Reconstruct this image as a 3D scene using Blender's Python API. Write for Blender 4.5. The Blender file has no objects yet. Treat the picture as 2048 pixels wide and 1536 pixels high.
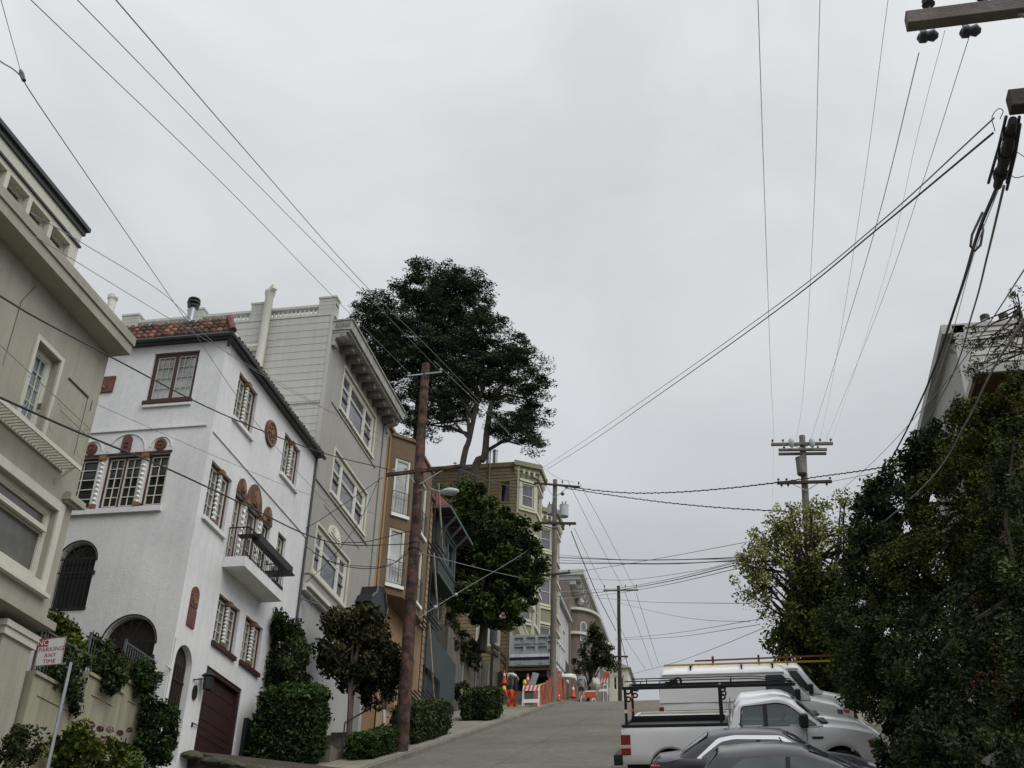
import bpy, math, random
import numpy as np
from mathutils import Vector, Matrix

sc = bpy.context.scene
COL = sc.collection
rad = math.radians
# ------------------------------------------------------------------ camera
YAW, PITCH, ROLL, FPX = rad(-11.79), rad(30.24), rad(1.8), 2313.0
_f = Vector((math.sin(YAW) * math.cos(PITCH), math.cos(YAW) * math.cos(PITCH), math.sin(PITCH)))
_r = Vector((math.cos(YAW), -math.sin(YAW), 0))
_u = _r.cross(_f)
RT = math.cos(ROLL) * _r + math.sin(ROLL) * _u
UP = -math.sin(ROLL) * _r + math.cos(ROLL) * _u
FW = _f
cam_d = bpy.data.cameras.new('camera')
cam = bpy.data.objects.new('camera', cam_d)
COL.objects.link(cam)
cam.matrix_world = Matrix(((RT.x, UP.x, -FW.x, 0), (RT.y, UP.y, -FW.y, 0), (RT.z, UP.z, -FW.z, 0), (0, 0, 0, 1)))
cam_d.sensor_width = 36.0
cam_d.lens = FPX / 2048 * 36.0
cam_d.clip_start = 0.1
cam_d.clip_end = 3000
sc.camera = cam
# ------------------------------------------------------------------ world: overcast sky
SUN_EL, SUN_AZ = rad(46), rad(122)
w = bpy.data.worlds.new('World')
sc.world = w
w.use_nodes = True
nt = w.node_tree
nt.nodes.clear()
N = nt.nodes.new
out = N('ShaderNodeOutputWorld'); bg = N('ShaderNodeBackground'); bg.inputs['Strength'].default_value = 0.1
sky = N('ShaderNodeTexSky'); sky.sky_type = 'NISHITA'; sky.sun_disc = False
sky.sun_elevation = SUN_EL; sky.sun_rotation = SUN_AZ; sky.dust_density = 3.0
tc = N('ShaderNodeTexCoord'); sep = N('ShaderNodeSeparateXYZ'); nt.links.new(tc.outputs['Generated'], sep.inputs[0])
ramp = N('ShaderNodeValToRGB')          # an overcast sky is brighter overhead than at the horizon
cr = ramp.color_ramp
cr.elements[0].position = 0.0; cr.elements[0].color = (0.36, 0.37, 0.395, 1)
cr.elements[1].position = 1.0; cr.elements[1].color = (0.835, 0.865, 0.88, 1)
for p_, c_ in ((0.28, (0.43, 0.442, 0.475)), (0.50, (0.61, 0.625, 0.65)), (0.72, (0.735, 0.76, 0.775))):
    e_ = cr.elements.new(p_); e_.color = (*c_, 1)
nt.links.new(sep.outputs['Z'], ramp.inputs[0])
mp = N('ShaderNodeMapping'); mp.inputs['Scale'].default_value = (2.2, 2.2, 4.0)
nt.links.new(tc.outputs['Generated'], mp.inputs[0])
nz = N('ShaderNodeTexNoise'); nz.inputs['Scale'].default_value = 1.6; nz.inputs['Detail'].default_value = 5; nz.inputs['Roughness'].default_value = 0.5
nz.inputs['Distortion'].default_value = 0.4
nt.links.new(mp.outputs[0], nz.inputs['Vector'])
mr = N('ShaderNodeMapRange'); mr.inputs[1].default_value = 0.3; mr.inputs[2].default_value = 0.72; mr.inputs[3].default_value = 8.7; mr.inputs[4].default_value = 11.0
nt.links.new(nz.outputs['Fac'], mr.inputs[0])
# sky glow round the hidden sun, mostly behind the camera, added to lift the walls
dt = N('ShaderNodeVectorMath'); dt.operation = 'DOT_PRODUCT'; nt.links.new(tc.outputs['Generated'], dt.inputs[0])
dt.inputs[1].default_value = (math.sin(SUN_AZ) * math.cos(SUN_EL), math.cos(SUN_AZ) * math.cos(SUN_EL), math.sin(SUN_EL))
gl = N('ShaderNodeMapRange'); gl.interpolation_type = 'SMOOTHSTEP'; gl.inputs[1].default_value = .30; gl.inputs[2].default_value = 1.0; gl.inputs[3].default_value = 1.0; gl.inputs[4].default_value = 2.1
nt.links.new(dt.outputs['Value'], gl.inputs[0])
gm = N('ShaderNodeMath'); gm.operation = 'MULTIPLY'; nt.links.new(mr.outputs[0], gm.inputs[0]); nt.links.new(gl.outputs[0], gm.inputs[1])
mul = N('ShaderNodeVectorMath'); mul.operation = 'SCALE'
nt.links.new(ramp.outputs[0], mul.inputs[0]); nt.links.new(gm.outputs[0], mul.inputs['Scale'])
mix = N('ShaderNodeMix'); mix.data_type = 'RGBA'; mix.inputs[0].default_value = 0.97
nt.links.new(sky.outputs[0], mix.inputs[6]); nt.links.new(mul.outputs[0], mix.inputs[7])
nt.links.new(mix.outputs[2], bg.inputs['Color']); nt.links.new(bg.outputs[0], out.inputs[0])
# ------------------------------------------------------------------ sun (behind the overcast: weak and very soft)
sd = bpy.data.lights.new('sun', 'SUN'); sd.energy = 0.9; sd.angle = rad(40); sd.color = (1, 0.97, 0.92)
sun = bpy.data.objects.new('sun', sd); COL.objects.link(sun)
sdir = Vector((math.sin(SUN_AZ) * math.cos(SUN_EL), math.cos(SUN_AZ) * math.cos(SUN_EL), math.sin(SUN_EL)))
sun.rotation_euler = sdir.to_track_quat('Z', 'Y').to_euler()
sc.view_settings.view_transform = 'Standard'; sc.view_settings.look = 'None'
sc.view_settings.exposure = 0.11; sc.view_settings.gamma = 1.0
sc.cycles.max_bounces = 5; sc.cycles.diffuse_bounces = 3; sc.cycles.glossy_bounces = 2
sc.cycles.transparent_max_bounces = 4; sc.cycles.use_denoising = True

# ------------------------------------------------------------------ helpers
def at(px, py, x=None, y=None, z=None):
    """the point of the real place seen at a pixel of the 2048x1536 photograph, on a known plane"""
    d = RT * ((px - 1024) / FPX) - UP * ((py - 768) / FPX) + FW
    k = x / d.x if x is not None else y / d.y if y is not None else z / d.z
    return d * k

_sl = [(-60, .03), (0, .05), (7, .32), (64, .32), (80, .03), (400, .0)]
_ys = np.arange(-200, 700, .5)
_g = np.interp(_ys, [a for a, b in _sl], [b for a, b in _sl])
_G = np.concatenate([[0], np.cumsum((_g[1:] + _g[:-1]) * .25)])
_G = _G - np.interp(20, _ys, _G) + (-3.3 + .32 * 20)
def gz(y):
    return float(np.interp(y, _ys, _G))

def frame(ox, oy, dx, dy):
    """wall frame: u along (dx,dy), v up, w outward to the right of the direction"""
    l = math.hypot(dx, dy); dx /= l; dy /= l
    return lambda u, v, w=0.0: (ox + dx * u + dy * w, oy + dy * u - dx * w, v)
def FE(x): return frame(x, 0, 0, 1)      # faces east, u = y
def FS(y): return frame(0, y, 1, 0)      # faces south, u = x
def FWs(x): return lambda u, v, w=0.0: (x - w, u, v)   # faces west, u = y
IDENT = lambda a, b, c=0.0: (a, b, c)

class MB:
    def __init__(s, fr=IDENT):
        s.v = []; s.f = []; s.fr = fr; s.t = []
    def face(s, *pts):
        n = len(s.v); s.v.extend(s.fr(*p) for p in pts); s.f.append(tuple(range(n, n + len(pts))))
    def box(s, a0, a1, b0, b1, c0, c1):
        n = len(s.v)
        for a in (a0, a1):
            for b in (b0, b1):
                for c in (c0, c1): s.v.append(s.fr(a, b, c))
        for q in ((0, 1, 3, 2), (4, 6, 7, 5), (0, 4, 5, 1), (2, 3, 7, 6), (0, 2, 6, 4), (1, 5, 7, 3)):
            s.f.append(tuple(n + i for i in q))
        return s
    def bar(s, p, q, wd, ht=None, up=(0, 0, 1)):
        """square bar between two points"""
        ht = ht or wd
        p = Vector(s.fr(*p)); q = Vector(s.fr(*q)); d = (q - p).normalized()
        a = d.cross(Vector(up))
        if a.length < 1e-4: a = d.cross(Vector((1, 0, 0)))
        a.normalize(); b = a.cross(d)
        n = len(s.v)
        for c in (p, q):
            for i, j in ((-1, -1), (1, -1), (1, 1), (-1, 1)):
                s.v.append(tuple(c + a * (i * wd / 2) + b * (j * ht / 2)))
        for i in range(4): s.f.append((n + i, n + (i + 1) % 4, n + 4 + (i + 1) % 4, n + 4 + i))
        s.f.append((n + 3, n + 2, n + 1, n)); s.f.append((n + 4, n + 5, n + 6, n + 7))
        return s
    def prism(s, poly, c0, c1):
        n = len(s.v); k = len(poly)
        for c in (c0, c1): s.v.extend(s.fr(a, b, c) for a, b in poly)
        s.f.append(tuple(n + i for i in range(k))[::-1]); s.f.append(tuple(n + k + i for i in range(k)))
        for i in range(k): s.f.append((n + i, n + (i + 1) % k, n + k + (i + 1) % k, n + k + i))
        return s
    def tube(s, pts, r, n=7, caps=True):
        P = [Vector(s.fr(*p)) for p in pts]; m = len(P); base = len(s.v)
        rs = r if isinstance(r, (list, tuple)) else [r] * m
        prev = None
        for i in range(m):
            d = (P[min(i + 1, m - 1)] - P[max(i - 1, 0)]).normalized()
            if prev is None:
                a = d.cross(Vector((0, 0, 1)))
                if a.length < 1e-3: a = d.cross(Vector((1, 0, 0)))
            else: a = prev - d * prev.dot(d)
            a.normalize(); prev = a; b = d.cross(a)
            for k in range(n):
                t = 2 * math.pi * k / n
                s.v.append(tuple(P[i] + (a * math.cos(t) + b * math.sin(t)) * rs[i]))
        for i in range(m - 1):
            for k in range(n):
                s.f.append((base + i * n + k, base + i * n + (k + 1) % n, base + (i + 1) * n + (k + 1) % n, base + (i + 1) * n + k))
        if caps:
            s.f.append(tuple(base + k for k in range(n))[::-1]); s.f.append(tuple(base + (m - 1) * n + k for k in range(n)))
        return s
    def lathe(s, c, prof, n=12):
        """profile [(radius, height)] about a vertical axis through c"""
        return s.tube([(c[0], c[1], c[2] + h) for r, h in prof], [r for r, h in prof], n)
    def disc(s, cu, cv, ru, rv, w0, w1, n=20):
        return s.prism([(cu + ru * math.cos(2 * math.pi * i / n), cv + rv * math.sin(2 * math.pi * i / n)) for i in range(n)], w0, w1)
    def ring(s, cu, cv, r0, r1, w0, w1, a0=0, a1=2 * math.pi, n=20, ry=1.0):
        for i in range(n):
            t0 = a0 + (a1 - a0) * i / n; t1 = a0 + (a1 - a0) * (i + 1) / n
            P = [(cu + r * math.cos(t), cv + ry * r * math.sin(t)) for r, t in ((r0, t0), (r1, t0), (r1, t1), (r0, t1))]
            s.prism(P, w0, w1)
        return s
    def loft(s, rings, close=True, caps=True):
        b = len(s.v); k = len(rings[0])
        for R in rings: s.v.extend(s.fr(*p) for p in R)
        for i in range(len(rings) - 1):
            for j in range(k if close else k - 1):
                s.f.append((b + i * k + j, b + i * k + (j + 1) % k, b + (i + 1) * k + (j + 1) % k, b + (i + 1) * k + j))
        if caps and close:
            s.f.append(tuple(b + j for j in range(k))[::-1]); s.f.append(tuple(b + (len(rings) - 1) * k + j for j in range(k)))
        return s
    def build(s, name, mat, parent=None, smooth=False, local=False, bevel=0, tints=None):
        me = bpy.data.meshes.new(name)
        V = np.array(s.v, dtype=np.float64).reshape(-1, 3)
        o = bpy.data.objects.new(name, me); COL.objects.link(o)
        if parent is not None:
            org = Vector(parent.get('_o', (0, 0, 0)))
            o.parent = parent; o['_o'] = tuple(org)
            if not local: V = V - np.array(org)
        elif not local:
            c = (V.min(0) + V.max(0)) / 2; c[2] = V[:, 2].min()
            V = V - c; o.location = c; o['_o'] = tuple(c)
        me.from_pydata(V.tolist(), [], s.f)
        me.materials.append(mat)
        if smooth:
            me.polygons.foreach_set('use_smooth', [True] * len(me.polygons))
            try: me.set_sharp_from_angle(angle=rad(38))
            except Exception: pass
        if tints is not None:
            a = me.attributes.new('tint', 'FLOAT', 'FACE'); a.data.foreach_set('value', tints)
        me.validate(); me.update()
        if bevel:
            m = o.modifiers.new('bevel', 'BEVEL'); m.width = bevel; m.segments = 2; m.limit_method = 'ANGLE'; m.angle_limit = rad(40)
        return o

def tag(o, label, cat, group=None, kind=None):
    o['label'] = label; o['category'] = cat
    if group: o['group'] = group
    if kind: o['kind'] = kind
    return o
def thing(name, label, cat, loc=(0, 0, 0), group=None, rot=None):
    o = bpy.data.objects.new(name, None); COL.objects.link(o)
    o.empty_display_size = .3
    o.location = loc; o['_o'] = tuple(loc)
    if rot is not None: o.rotation_euler = rot
    return tag(o, label, cat, group)
def kids(o): return [c for c in bpy.data.objects if c.parent == o]
def copy_tree(o, parent=None):
    c = o.copy(); COL.objects.link(c)
    if parent is not None: c.parent = parent
    for ch in kids(o): copy_tree(ch, c)
    return c
def structure(name, mb, mat, **k):
    o = mb.build(name, mat, **k); o['kind'] = 'structure'; return o

def text(parent, body, size, mat, M, name='lettering', ext=.003, sx=1.0):
    """real lettering: a font curve turned into a mesh, laid by matrix M (x along the line, y up, z out)"""
    cu = bpy.data.curves.new('t', 'FONT'); cu.body = body; cu.size = size; cu.extrude = ext
    cu.align_x = 'CENTER'; cu.align_y = 'CENTER'
    tmp = bpy.data.objects.new('t', cu); COL.objects.link(tmp)
    me = bpy.data.meshes.new_from_object(tmp.evaluated_get(bpy.context.evaluated_depsgraph_get()))
    bpy.data.objects.remove(tmp); bpy.data.curves.remove(cu)
    me.name = name
    for v in me.vertices: v.co.x *= sx
    me.transform(M); me.materials.clear(); me.materials.append(mat)
    me.transform(Matrix.Translation(-Vector(parent.get('_o', (0, 0, 0)))))
    o = bpy.data.objects.new(name, me); COL.objects.link(o); o.parent = parent
    o['_o'] = parent.get('_o', (0, 0, 0))
    return o

# ------------------------------------------------------------------ materials
def mat(name, col, rough=.85, var=.12, scale=1.5, bump=0., bscale=30., metal=0., streak=0., tint=0., spec=.4, coat=0., col2=None, fine=0., joints=None):
    m = bpy.data.materials.new(name); m.use_nodes = True
    t = m.node_tree; n = t.nodes.new; L = t.links.new
    b = t.nodes['Principled BSDF']
    b.inputs['Roughness'].default_value = rough; b.inputs['Metallic'].default_value = metal
    b.inputs['Specular IOR Level'].default_value = spec; b.inputs['Coat Weight'].default_value = coat
    b.inputs['Coat Roughness'].default_value = .08
    tc = n('ShaderNodeTexCoord'); src = tc.outputs['Object']
    def noise(sc_, det=4, vec=None, rg=.55):
        x = n('ShaderNodeTexNoise'); x.inputs['Scale'].default_value = sc_; x.inputs['Detail'].default_value = det; x.inputs['Roughness'].default_value = rg
        L(vec or src, x.inputs['Vector']); return x.outputs['Fac']
    def rng_(f, lo, hi, a=.3, c=.7):
        x = n('ShaderNodeMapRange'); x.inputs[1].default_value = a; x.inputs[2].default_value = c; x.inputs[3].default_value = lo; x.inputs[4].default_value = hi
        L(f, x.inputs[0]); return x.outputs[0]
    def mulv(a, c):
        x = n('ShaderNodeMath'); x.operation = 'MULTIPLY'; L(a, x.inputs[0]); L(c, x.inputs[1]); return x.outputs[0]
    f = rng_(noise(scale), 1 - var, 1 + var)
    if fine: f = mulv(f, rng_(noise(scale * 14, 3), 1 - fine, 1 + fine))
    if streak:
        mpn = n('ShaderNodeMapping'); mpn.inputs['Scale'].default_value = (5.0, 5.0, .28); L(src, mpn.inputs[0])
        f = mulv(f, rng_(noise(1.0, 5, mpn.outputs[0], .65), 1 - streak, 1.0, .36, .58))
    if tint:
        a = n('ShaderNodeAttribute'); a.attribute_name = 'tint'
        f = mulv(f, rng_(a.outputs['Fac'], 1 - tint, 1 + tint, 0, 1))
    if joints:
        br = n('ShaderNodeTexBrick'); br.offset = joints[3] if len(joints) > 3 else 0.0
        br.inputs['Scale'].default_value = 1.0; br.inputs['Mortar Size'].default_value = joints[2]
        br.inputs['Brick Width'].default_value = joints[0]; br.inputs['Row Height'].default_value = joints[1]
        br.inputs['Color1'].default_value = (1, 1, 1, 1); br.inputs['Color2'].default_value = (.93, .93, .93, 1); br.inputs['Mortar'].default_value = (.45, .45, .45, 1)
        L(src, br.inputs['Vector'])
        bw = n('ShaderNodeRGBToBW'); L(br.outputs['Color'], bw.inputs[0]); f = mulv(f, bw.outputs[0])
    if col2 is not None:
        mx = n('ShaderNodeMix'); mx.data_type = 'RGBA'; mx.inputs[6].default_value = (*col, 1); mx.inputs[7].default_value = (*col2, 1)
        if tint: L(a.outputs['Fac'], mx.inputs[0])
        else: L(rng_(noise(scale * 2.3, 5), 0, 1, .42, .6), mx.inputs[0])
        cs = mx.outputs[2]
    else:
        rgb = n('ShaderNodeRGB'); rgb.outputs[0].default_value = (*col, 1); cs = rgb.outputs[0]
    sv = n('ShaderNodeVectorMath'); sv.operation = 'SCALE'; L(cs, sv.inputs[0]); L(f, sv.inputs['Scale'])
    L(sv.outputs[0], b.inputs['Base Color'])
    if bump:
        bp = n('ShaderNodeBump'); bp.inputs['Strength'].default_value = bump; bp.inputs['Distance'].default_value = .02
        L(noise(bscale, 4), bp.inputs['Height']); L(bp.outputs[0], b.inputs['Normal'])
    return m
def glass(name, col, rough=.06, wave=.25):
    m = mat(name, col, rough, .5, .8, spec=.6, bump=wave, bscale=1.3); return m

M = {}
def D(k, *a, **kw): M[k] = mat(k, *a, **kw)
D('tan_stucco', (.345, .33, .265), .9, .07, .8, .35, 45, streak=.1)
D('tan_trim', (.55, .54, .46), .7, .05, 1, streak=.08)
D('white_stucco', (.68, .68, .675), .9, .09, .5, .4, 30, streak=.07, fine=.04)
D('white_trim', (.72, .72, .68), .6, .06, 2)
D('cream_trim', (.62, .60, .50), .6, .06, 2)
D('red_frame', (.052, .017, .016), .5, .12, 3)
D('terracotta', (.135, .058, .048), .8, .2, 5, .6, 25)
D('terra_gold', (.20, .11, .055), .7, .2, 6)
D('roof_tile', (.068, .046, .04), .9, .25, 3, tint=.3, col2=(.165, .07, .048))
D('gutter', (.035, .04, .038), .45, .1, 3)
D('iron', (.012, .013, .013), .5, .15, 5)
D('iron_grey', (.10, .11, .115), .5, .15, 4)
D('garage_red', (.036, .014, .013), .55, .1, 2, streak=.1)
D('dark_wood', (.018, .012, .009), .6, .2, 4)
D('grey_stucco', (.335, .325, .295), .9, .05, .6, .25, 45, streak=.08)
D('grey_siding', (.43, .425, .39), .7, .05, .7, streak=.1)
D('grey_base', (.42, .42, .41), .9, .05, .6, .25, 45, streak=.12)
D('grey_trim', (.46, .455, .42), .65, .07, 2, streak=.1)
D('stone_trim', (.33, .325, .29), .8, .2, 4, .5, 30, streak=.3)
D('stone_dark', (.16, .155, .135), .85, .25, 4, .5, 30, streak=.3)
D('wood_red', (.055, .022, .02), .85, .2, 3)
D('brown_stucco', (.145, .10, .058), .85, .08, 1, .25, 40, streak=.12)
D('peach_stucco', (.35, .225, .125), .85, .07, 1, .25, 40, streak=.15)
D('green_siding', (.034, .05, .05), .7, .08, 1, streak=.1)
D('green_trim', (.07, .10, .10), .6, .08, 2)
D('green_door', (.018, .03, .03), .6, .1, 2)
D('red_roof', (.15, .038, .03), .8, .15, 2, tint=0)
D('olive_siding', (.23, .185, .105), .75, .06, .8, streak=.12)
D('olive_panel', (.245, .235, .15), .75, .06, 1, streak=.1)
D('victorian_trim', (.56, .545, .44), .65, .06, 2)
D('slate_roof', (.06, .055, .055), .8, .15, 2)
D('brown_brick', (.17, .135, .115), .85, .12, 2, .3, 30, streak=.1)
D('far_grey', (.42, .42, .41), .8, .06, 1, streak=.1)
D('right_siding', (.50, .49, .44), .7, .05, .8, streak=.12)
D('right_trim', (.38, .375, .345), .6, .05, 1)
D('shingle', (.13, .075, .055), .85, .25, 3, .4, 30)
D('pale_pipe', (.56, .55, .48), .55, .08, 2, streak=.1)
D('galv', (.32, .35, .37), .4, .12, 3, metal=.6)
D('concrete', (.33, .325, .30), .9, .1, 1.2, .3, 30, fine=.1, streak=.2)
D('wall_beige', (.34, .32, .225), .9, .08, 1, .4, 40, streak=.25)
D('wall_conc', (.15, .135, .11), .9, .15, .8, .4, 25, streak=.35)
D('road', (.14, .129, .104), .92, .2, .3, .6, 60, fine=.2, streak=0, joints=(3.3, 6.5, .014))
D('sidewalk', (.215, .20, .155), .9, .14, .7, .4, 40, fine=.12, joints=(1.2, 1.2, .02))
D('kerb', (.19, .175, .14), .9, .18, 1, .4, 40, fine=.12, streak=.2)
D('soil', (.05, .04, .025), .95, .3, 3, .8, 20)
D('terrain', (.07, .07, .04), .95, .3, .4, .5, 10)
D('asphalt_dark', (.05, .05, .05), .9, .2, 1)
D('pole_rust', (.10, .05, .035), .9, .45, 1.8, .9, 14, fine=.5, col2=(.026, .02, .018))
D('pole_grey', (.17, .155, .135), .9, .2, 2, .7, 18, streak=.25)
D('pole_dark', (.04, .03, .025), .9, .2, 2, .5, 18)
D('arm_wood', (.055, .04, .032), .9, .25, 3, .5, 20)
D('arm_grey', (.15, .13, .12), .9, .25, 3, .6, 20)
D('insulator', (.05, .055, .06), .3, .1, 4)
D('porcelain', (.5, .5, .5), .3, .05, 4)
D('transformer', (.42, .44, .44), .45, .08, 2, streak=.1)
D('lamp_body', (.40, .42, .42), .4, .06, 2)
D('lamp_glass', (.30, .32, .32), .2, .05, 4)
D('cable', (.02, .02, .022), .6, .1, 3)
D('cable_grey', (.20, .205, .21), .6, .1, 3)
D('cable_pale_haze', (.80, .81, .82), .6, .1, 3)  # paleness put in for haze and sky glare over the wires
D('rubber', (.018, .018, .018), .8, .1, 5)
D('white_paint', (.78, .78, .79), .25, .02, 1, spec=.5, coat=.6)
D('van_paint', (.78, .78, .77), .35, .02, 1, spec=.5, coat=.3)
D('dark_paint', (.032, .030, .04), .3, .03, 1, spec=.4, coat=.5)
D('grey_paint', (.042, .041, .048), .3, .03, 1, spec=.4, coat=.5)
D('chrome', (.75, .75, .76), .12, .02, 1, metal=1.0)
D('black_plastic', (.014, .014, .015), .55, .1, 5)
D('rack_black', (.012, .012, .015), .4, .1, 5)
D('seam', (.12, .12, .12), .7, .05, 3)
D('tail_red', (.22, .012, .014), .2, .08, 6, spec=.6)
D('tail_clear', (.6, .45, .38), .2, .05, 5)
D('orange_lens', (.5, .12, .03), .25, .05, 5)
D('ladder_yellow', (.42, .25, .02), .5, .1, 3)
D('ladder_red', (.17, .06, .05), .5, .12, 3)
D('alu', (.5, .5, .5), .4, .06, 3, metal=.7)
D('rim', (.35, .35, .36), .35, .08, 3, metal=.7)
D('orange', (.58, .085, .028), .6, .1, 4)
D('mesh_orange', (.42, .10, .045), .7, .15, 3)
D('cone_white', (.7, .68, .66), .6, .05, 4)
D('sign_white', (.55, .58, .57), .5, .04, 8, streak=.08)
D('sign_red', (.32, .03, .045), .5, .08, 10)
D('yellow', (.62, .50, .03), .5, .06, 5)
D('truck_grey', (.36, .38, .385), .5, .1, 2, streak=.25)
D('truck_white', (.62, .63, .63), .5, .08, 2, streak=.2)
D('truck_blue', (.014, .02, .075), .5, .1, 3)
D('wood_brown', (.07, .05, .035), .9, .2, 3, .4, 20)
D('wood_pale', (.25, .22, .16), .9, .15, 3)
D('stone', (.075, .07, .055), .95, .3, 2, .7, 12, col2=(.05, .055, .02))
D('skin', (.42, .24, .17), .6, .06, 4)
D('shirt', (.72, .69, .72), .85, .06, 4)
D('jeans', (.03, .045, .065), .9, .15, 6)
D('jacket', (.33, .33, .37), .85, .12, 4)
D('jacket_patch', (.16, .10, .24), .8, .1, 5)
D('shorts', (.04, .045, .05), .9, .1, 5)
D('shoe', (.18, .10, .05), .8, .1, 5)
D('hair', (.05, .03, .02), .8, .15, 8)
D('hat', (.55, .72, .05), .45, .05, 5)
D('bark', (.10, .075, .055), .95, .25, 3, .8, 14)
D('bark_grey', (.06, .05, .043), .95, .25, 2, .8, 10)
D('bark_dark', (.035, .028, .022), .95, .25, 3, .8, 14)
M['glass_dark'] = glass('glass_dark', (.012, .014, .015))
M['glass_grey'] = glass('glass_grey', (.10, .11, .12))
M['glass_curtain'] = glass('glass_curtain', (.36, .37, .37), .15)
M['glass_blue'] = glass('glass_blue', (.13, .19, .22), .1)
M['glass_car'] = glass('glass_car', (.03, .042, .042), .05, .05)
M['glass_car_reflect'] = glass('glass_car_reflect', (.10, .12, .115), .06, .05)  # lighter base colour stands in for reflections on the sedan side windows
M['glass_blind'] = glass('glass_blind', (.10, .10, .085), .15)
def clear_glass(name, tintc, mixf=.10):
    m = bpy.data.materials.new(name); m.use_nodes = True; t = m.node_tree; t.nodes.clear(); n = t.nodes.new; L = t.links.new
    o = n('ShaderNodeOutputMaterial'); mx = n('ShaderNodeMixShader'); tr = n('ShaderNodeBsdfTransparent'); tr.inputs[0].default_value = (*tintc, 1)
    g = n('ShaderNodeBsdfGlossy'); g.inputs['Roughness'].default_value = .03; fr = n('ShaderNodeFresnel'); fr.inputs[0].default_value = 1.5
    ad = n('ShaderNodeMath'); ad.operation = 'ADD'; ad.inputs[1].default_value = mixf - .04; L(fr.outputs[0], ad.inputs[0])
    L(ad.outputs[0], mx.inputs[0]); L(tr.outputs[0], mx.inputs[1]); L(g.outputs[0], mx.inputs[2]); L(mx.outputs[0], o.inputs[0]); return m
M['glass_clear'] = clear_glass('glass_clear', (.62, .70, .68))
def leafmat(k, a, c, rough=.85, spec=.05, t=.5):
    M[k] = mat(k, a, rough, .2, .8, tint=t, col2=c, spec=spec)
leafmat('leaf_cypress', (.032, .046, .03), (.085, .11, .07))
leafmat('leaf_broad', (.027, .046, .016), (.072, .102, .03))
leafmat('leaf_hedge', (.018, .032, .012), (.05, .082, .025))
leafmat('leaf_dark', (.022, .033, .014), (.066, .082, .034))
leafmat('leaf_redgreen', (.022, .032, .013), (.065, .058, .028))
leafmat('leaf_pale', (.12, .13, .03), (.29, .30, .11), .8, .1)
leafmat('leaf_olive', (.03, .04, .012), (.08, .09, .026))
leafmat('leaf_ivy', (.02, .03, .015), (.06, .072, .034))
leafmat('leaf_garden', (.035, .05, .012), (.10, .12, .03))
leafmat('flower_pink', (.28, .17, .17), (.42, .28, .26), .8, .1, .3)
leafmat('flower_dark', (.07, .03, .04), (.15, .07, .08), .8, .1, .3)
leafmat('flower_red', (.07, .008, .008), (.13, .014, .012), .8, .1, .3)

# ------------------------------------------------------------------ building helpers
def arch_pts(a, b, vs, rise, n=14):
    c = (a + b) / 2; r = (b - a) / 2
    return [(c - r * math.cos(math.pi * i / n), vs + rise * math.sin(math.pi * i / n)) for i in range(n + 1)]

def wall(mb, u0, u1, v0, v1, holes=(), depth=.16):
    """front sheet of a wall at w=0 with openings and their reveals; hole = (a,b,c,d[,rise])"""
    us = sorted({u0, u1, *[min(max(h[i], u0), u1) for h in holes for i in (0, 1)]})
    vs = sorted({v0, v1, *[min(max(h[i], v0), v1) for h in holes for i in (2, 3)]})
    for i in range(len(us) - 1):
        for j in range(len(vs) - 1):
            a, b, c, d = us[i], us[i + 1], vs[j], vs[j + 1]
            mu, mv = (a + b) / 2, (c + d) / 2
            if any(h[0] < mu < h[1] and h[2] < mv < h[3] for h in holes): continue
            mb.face((a, c, 0), (b, c, 0), (b, d, 0), (a, d, 0))
    for h in holes:
        a, b, c, d = h[:4]; top = d
        if len(h) > 4:
            top = d - h[4]; P = arch_pts(a, b, top, h[4]); k = len(P)
            for i in range(k - 1):
                p, q = P[i], P[i + 1]
                mb.face((p[0], p[1], 0), (q[0], q[1], 0), (q[0], d, 0), (p[0], d, 0))
                mb.face((p[0], p[1], 0), (q[0], q[1], 0), (q[0], q[1], -depth), (p[0], p[1], -depth))
        else:
            mb.face((a, d, 0), (b, d, 0), (b, d, -depth), (a, d, -depth))
        mb.face((a, c, 0), (a, top, 0), (a, top, -depth), (a, c, -depth))
        mb.face((b, c, 0), (b, top, 0), (b, top, -depth), (b, c, -depth))
        mb.face((a, c, 0), (b, c, 0), (b, c, -depth), (a, c, -depth))

def clap(mb, u0, u1, v0, v1, step, holes=(), lap=.014):
    """lapped siding boards, each course a tilted sheet, cut round the openings"""
    v = v0
    while v < v1 - .01:
        t = min(v + step, v1); spans = [(u0, u1)]
        for h in holes:
            if h[2] < t - .01 and h[3] > v + .01:
                spans = [s2 for s in spans for s2 in ((s[0], min(s[1], h[0])), (max(s[0], h[1]), s[1])) if s2[1] - s2[0] > .01]
        for a, b in spans:
            mb.face((a, v, lap), (b, v, lap), (b, t, .002), (a, t, .002))
            mb.face((a, v, .0), (b, v, .0), (b, v, lap), (a, v, lap))
        v = t

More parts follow.
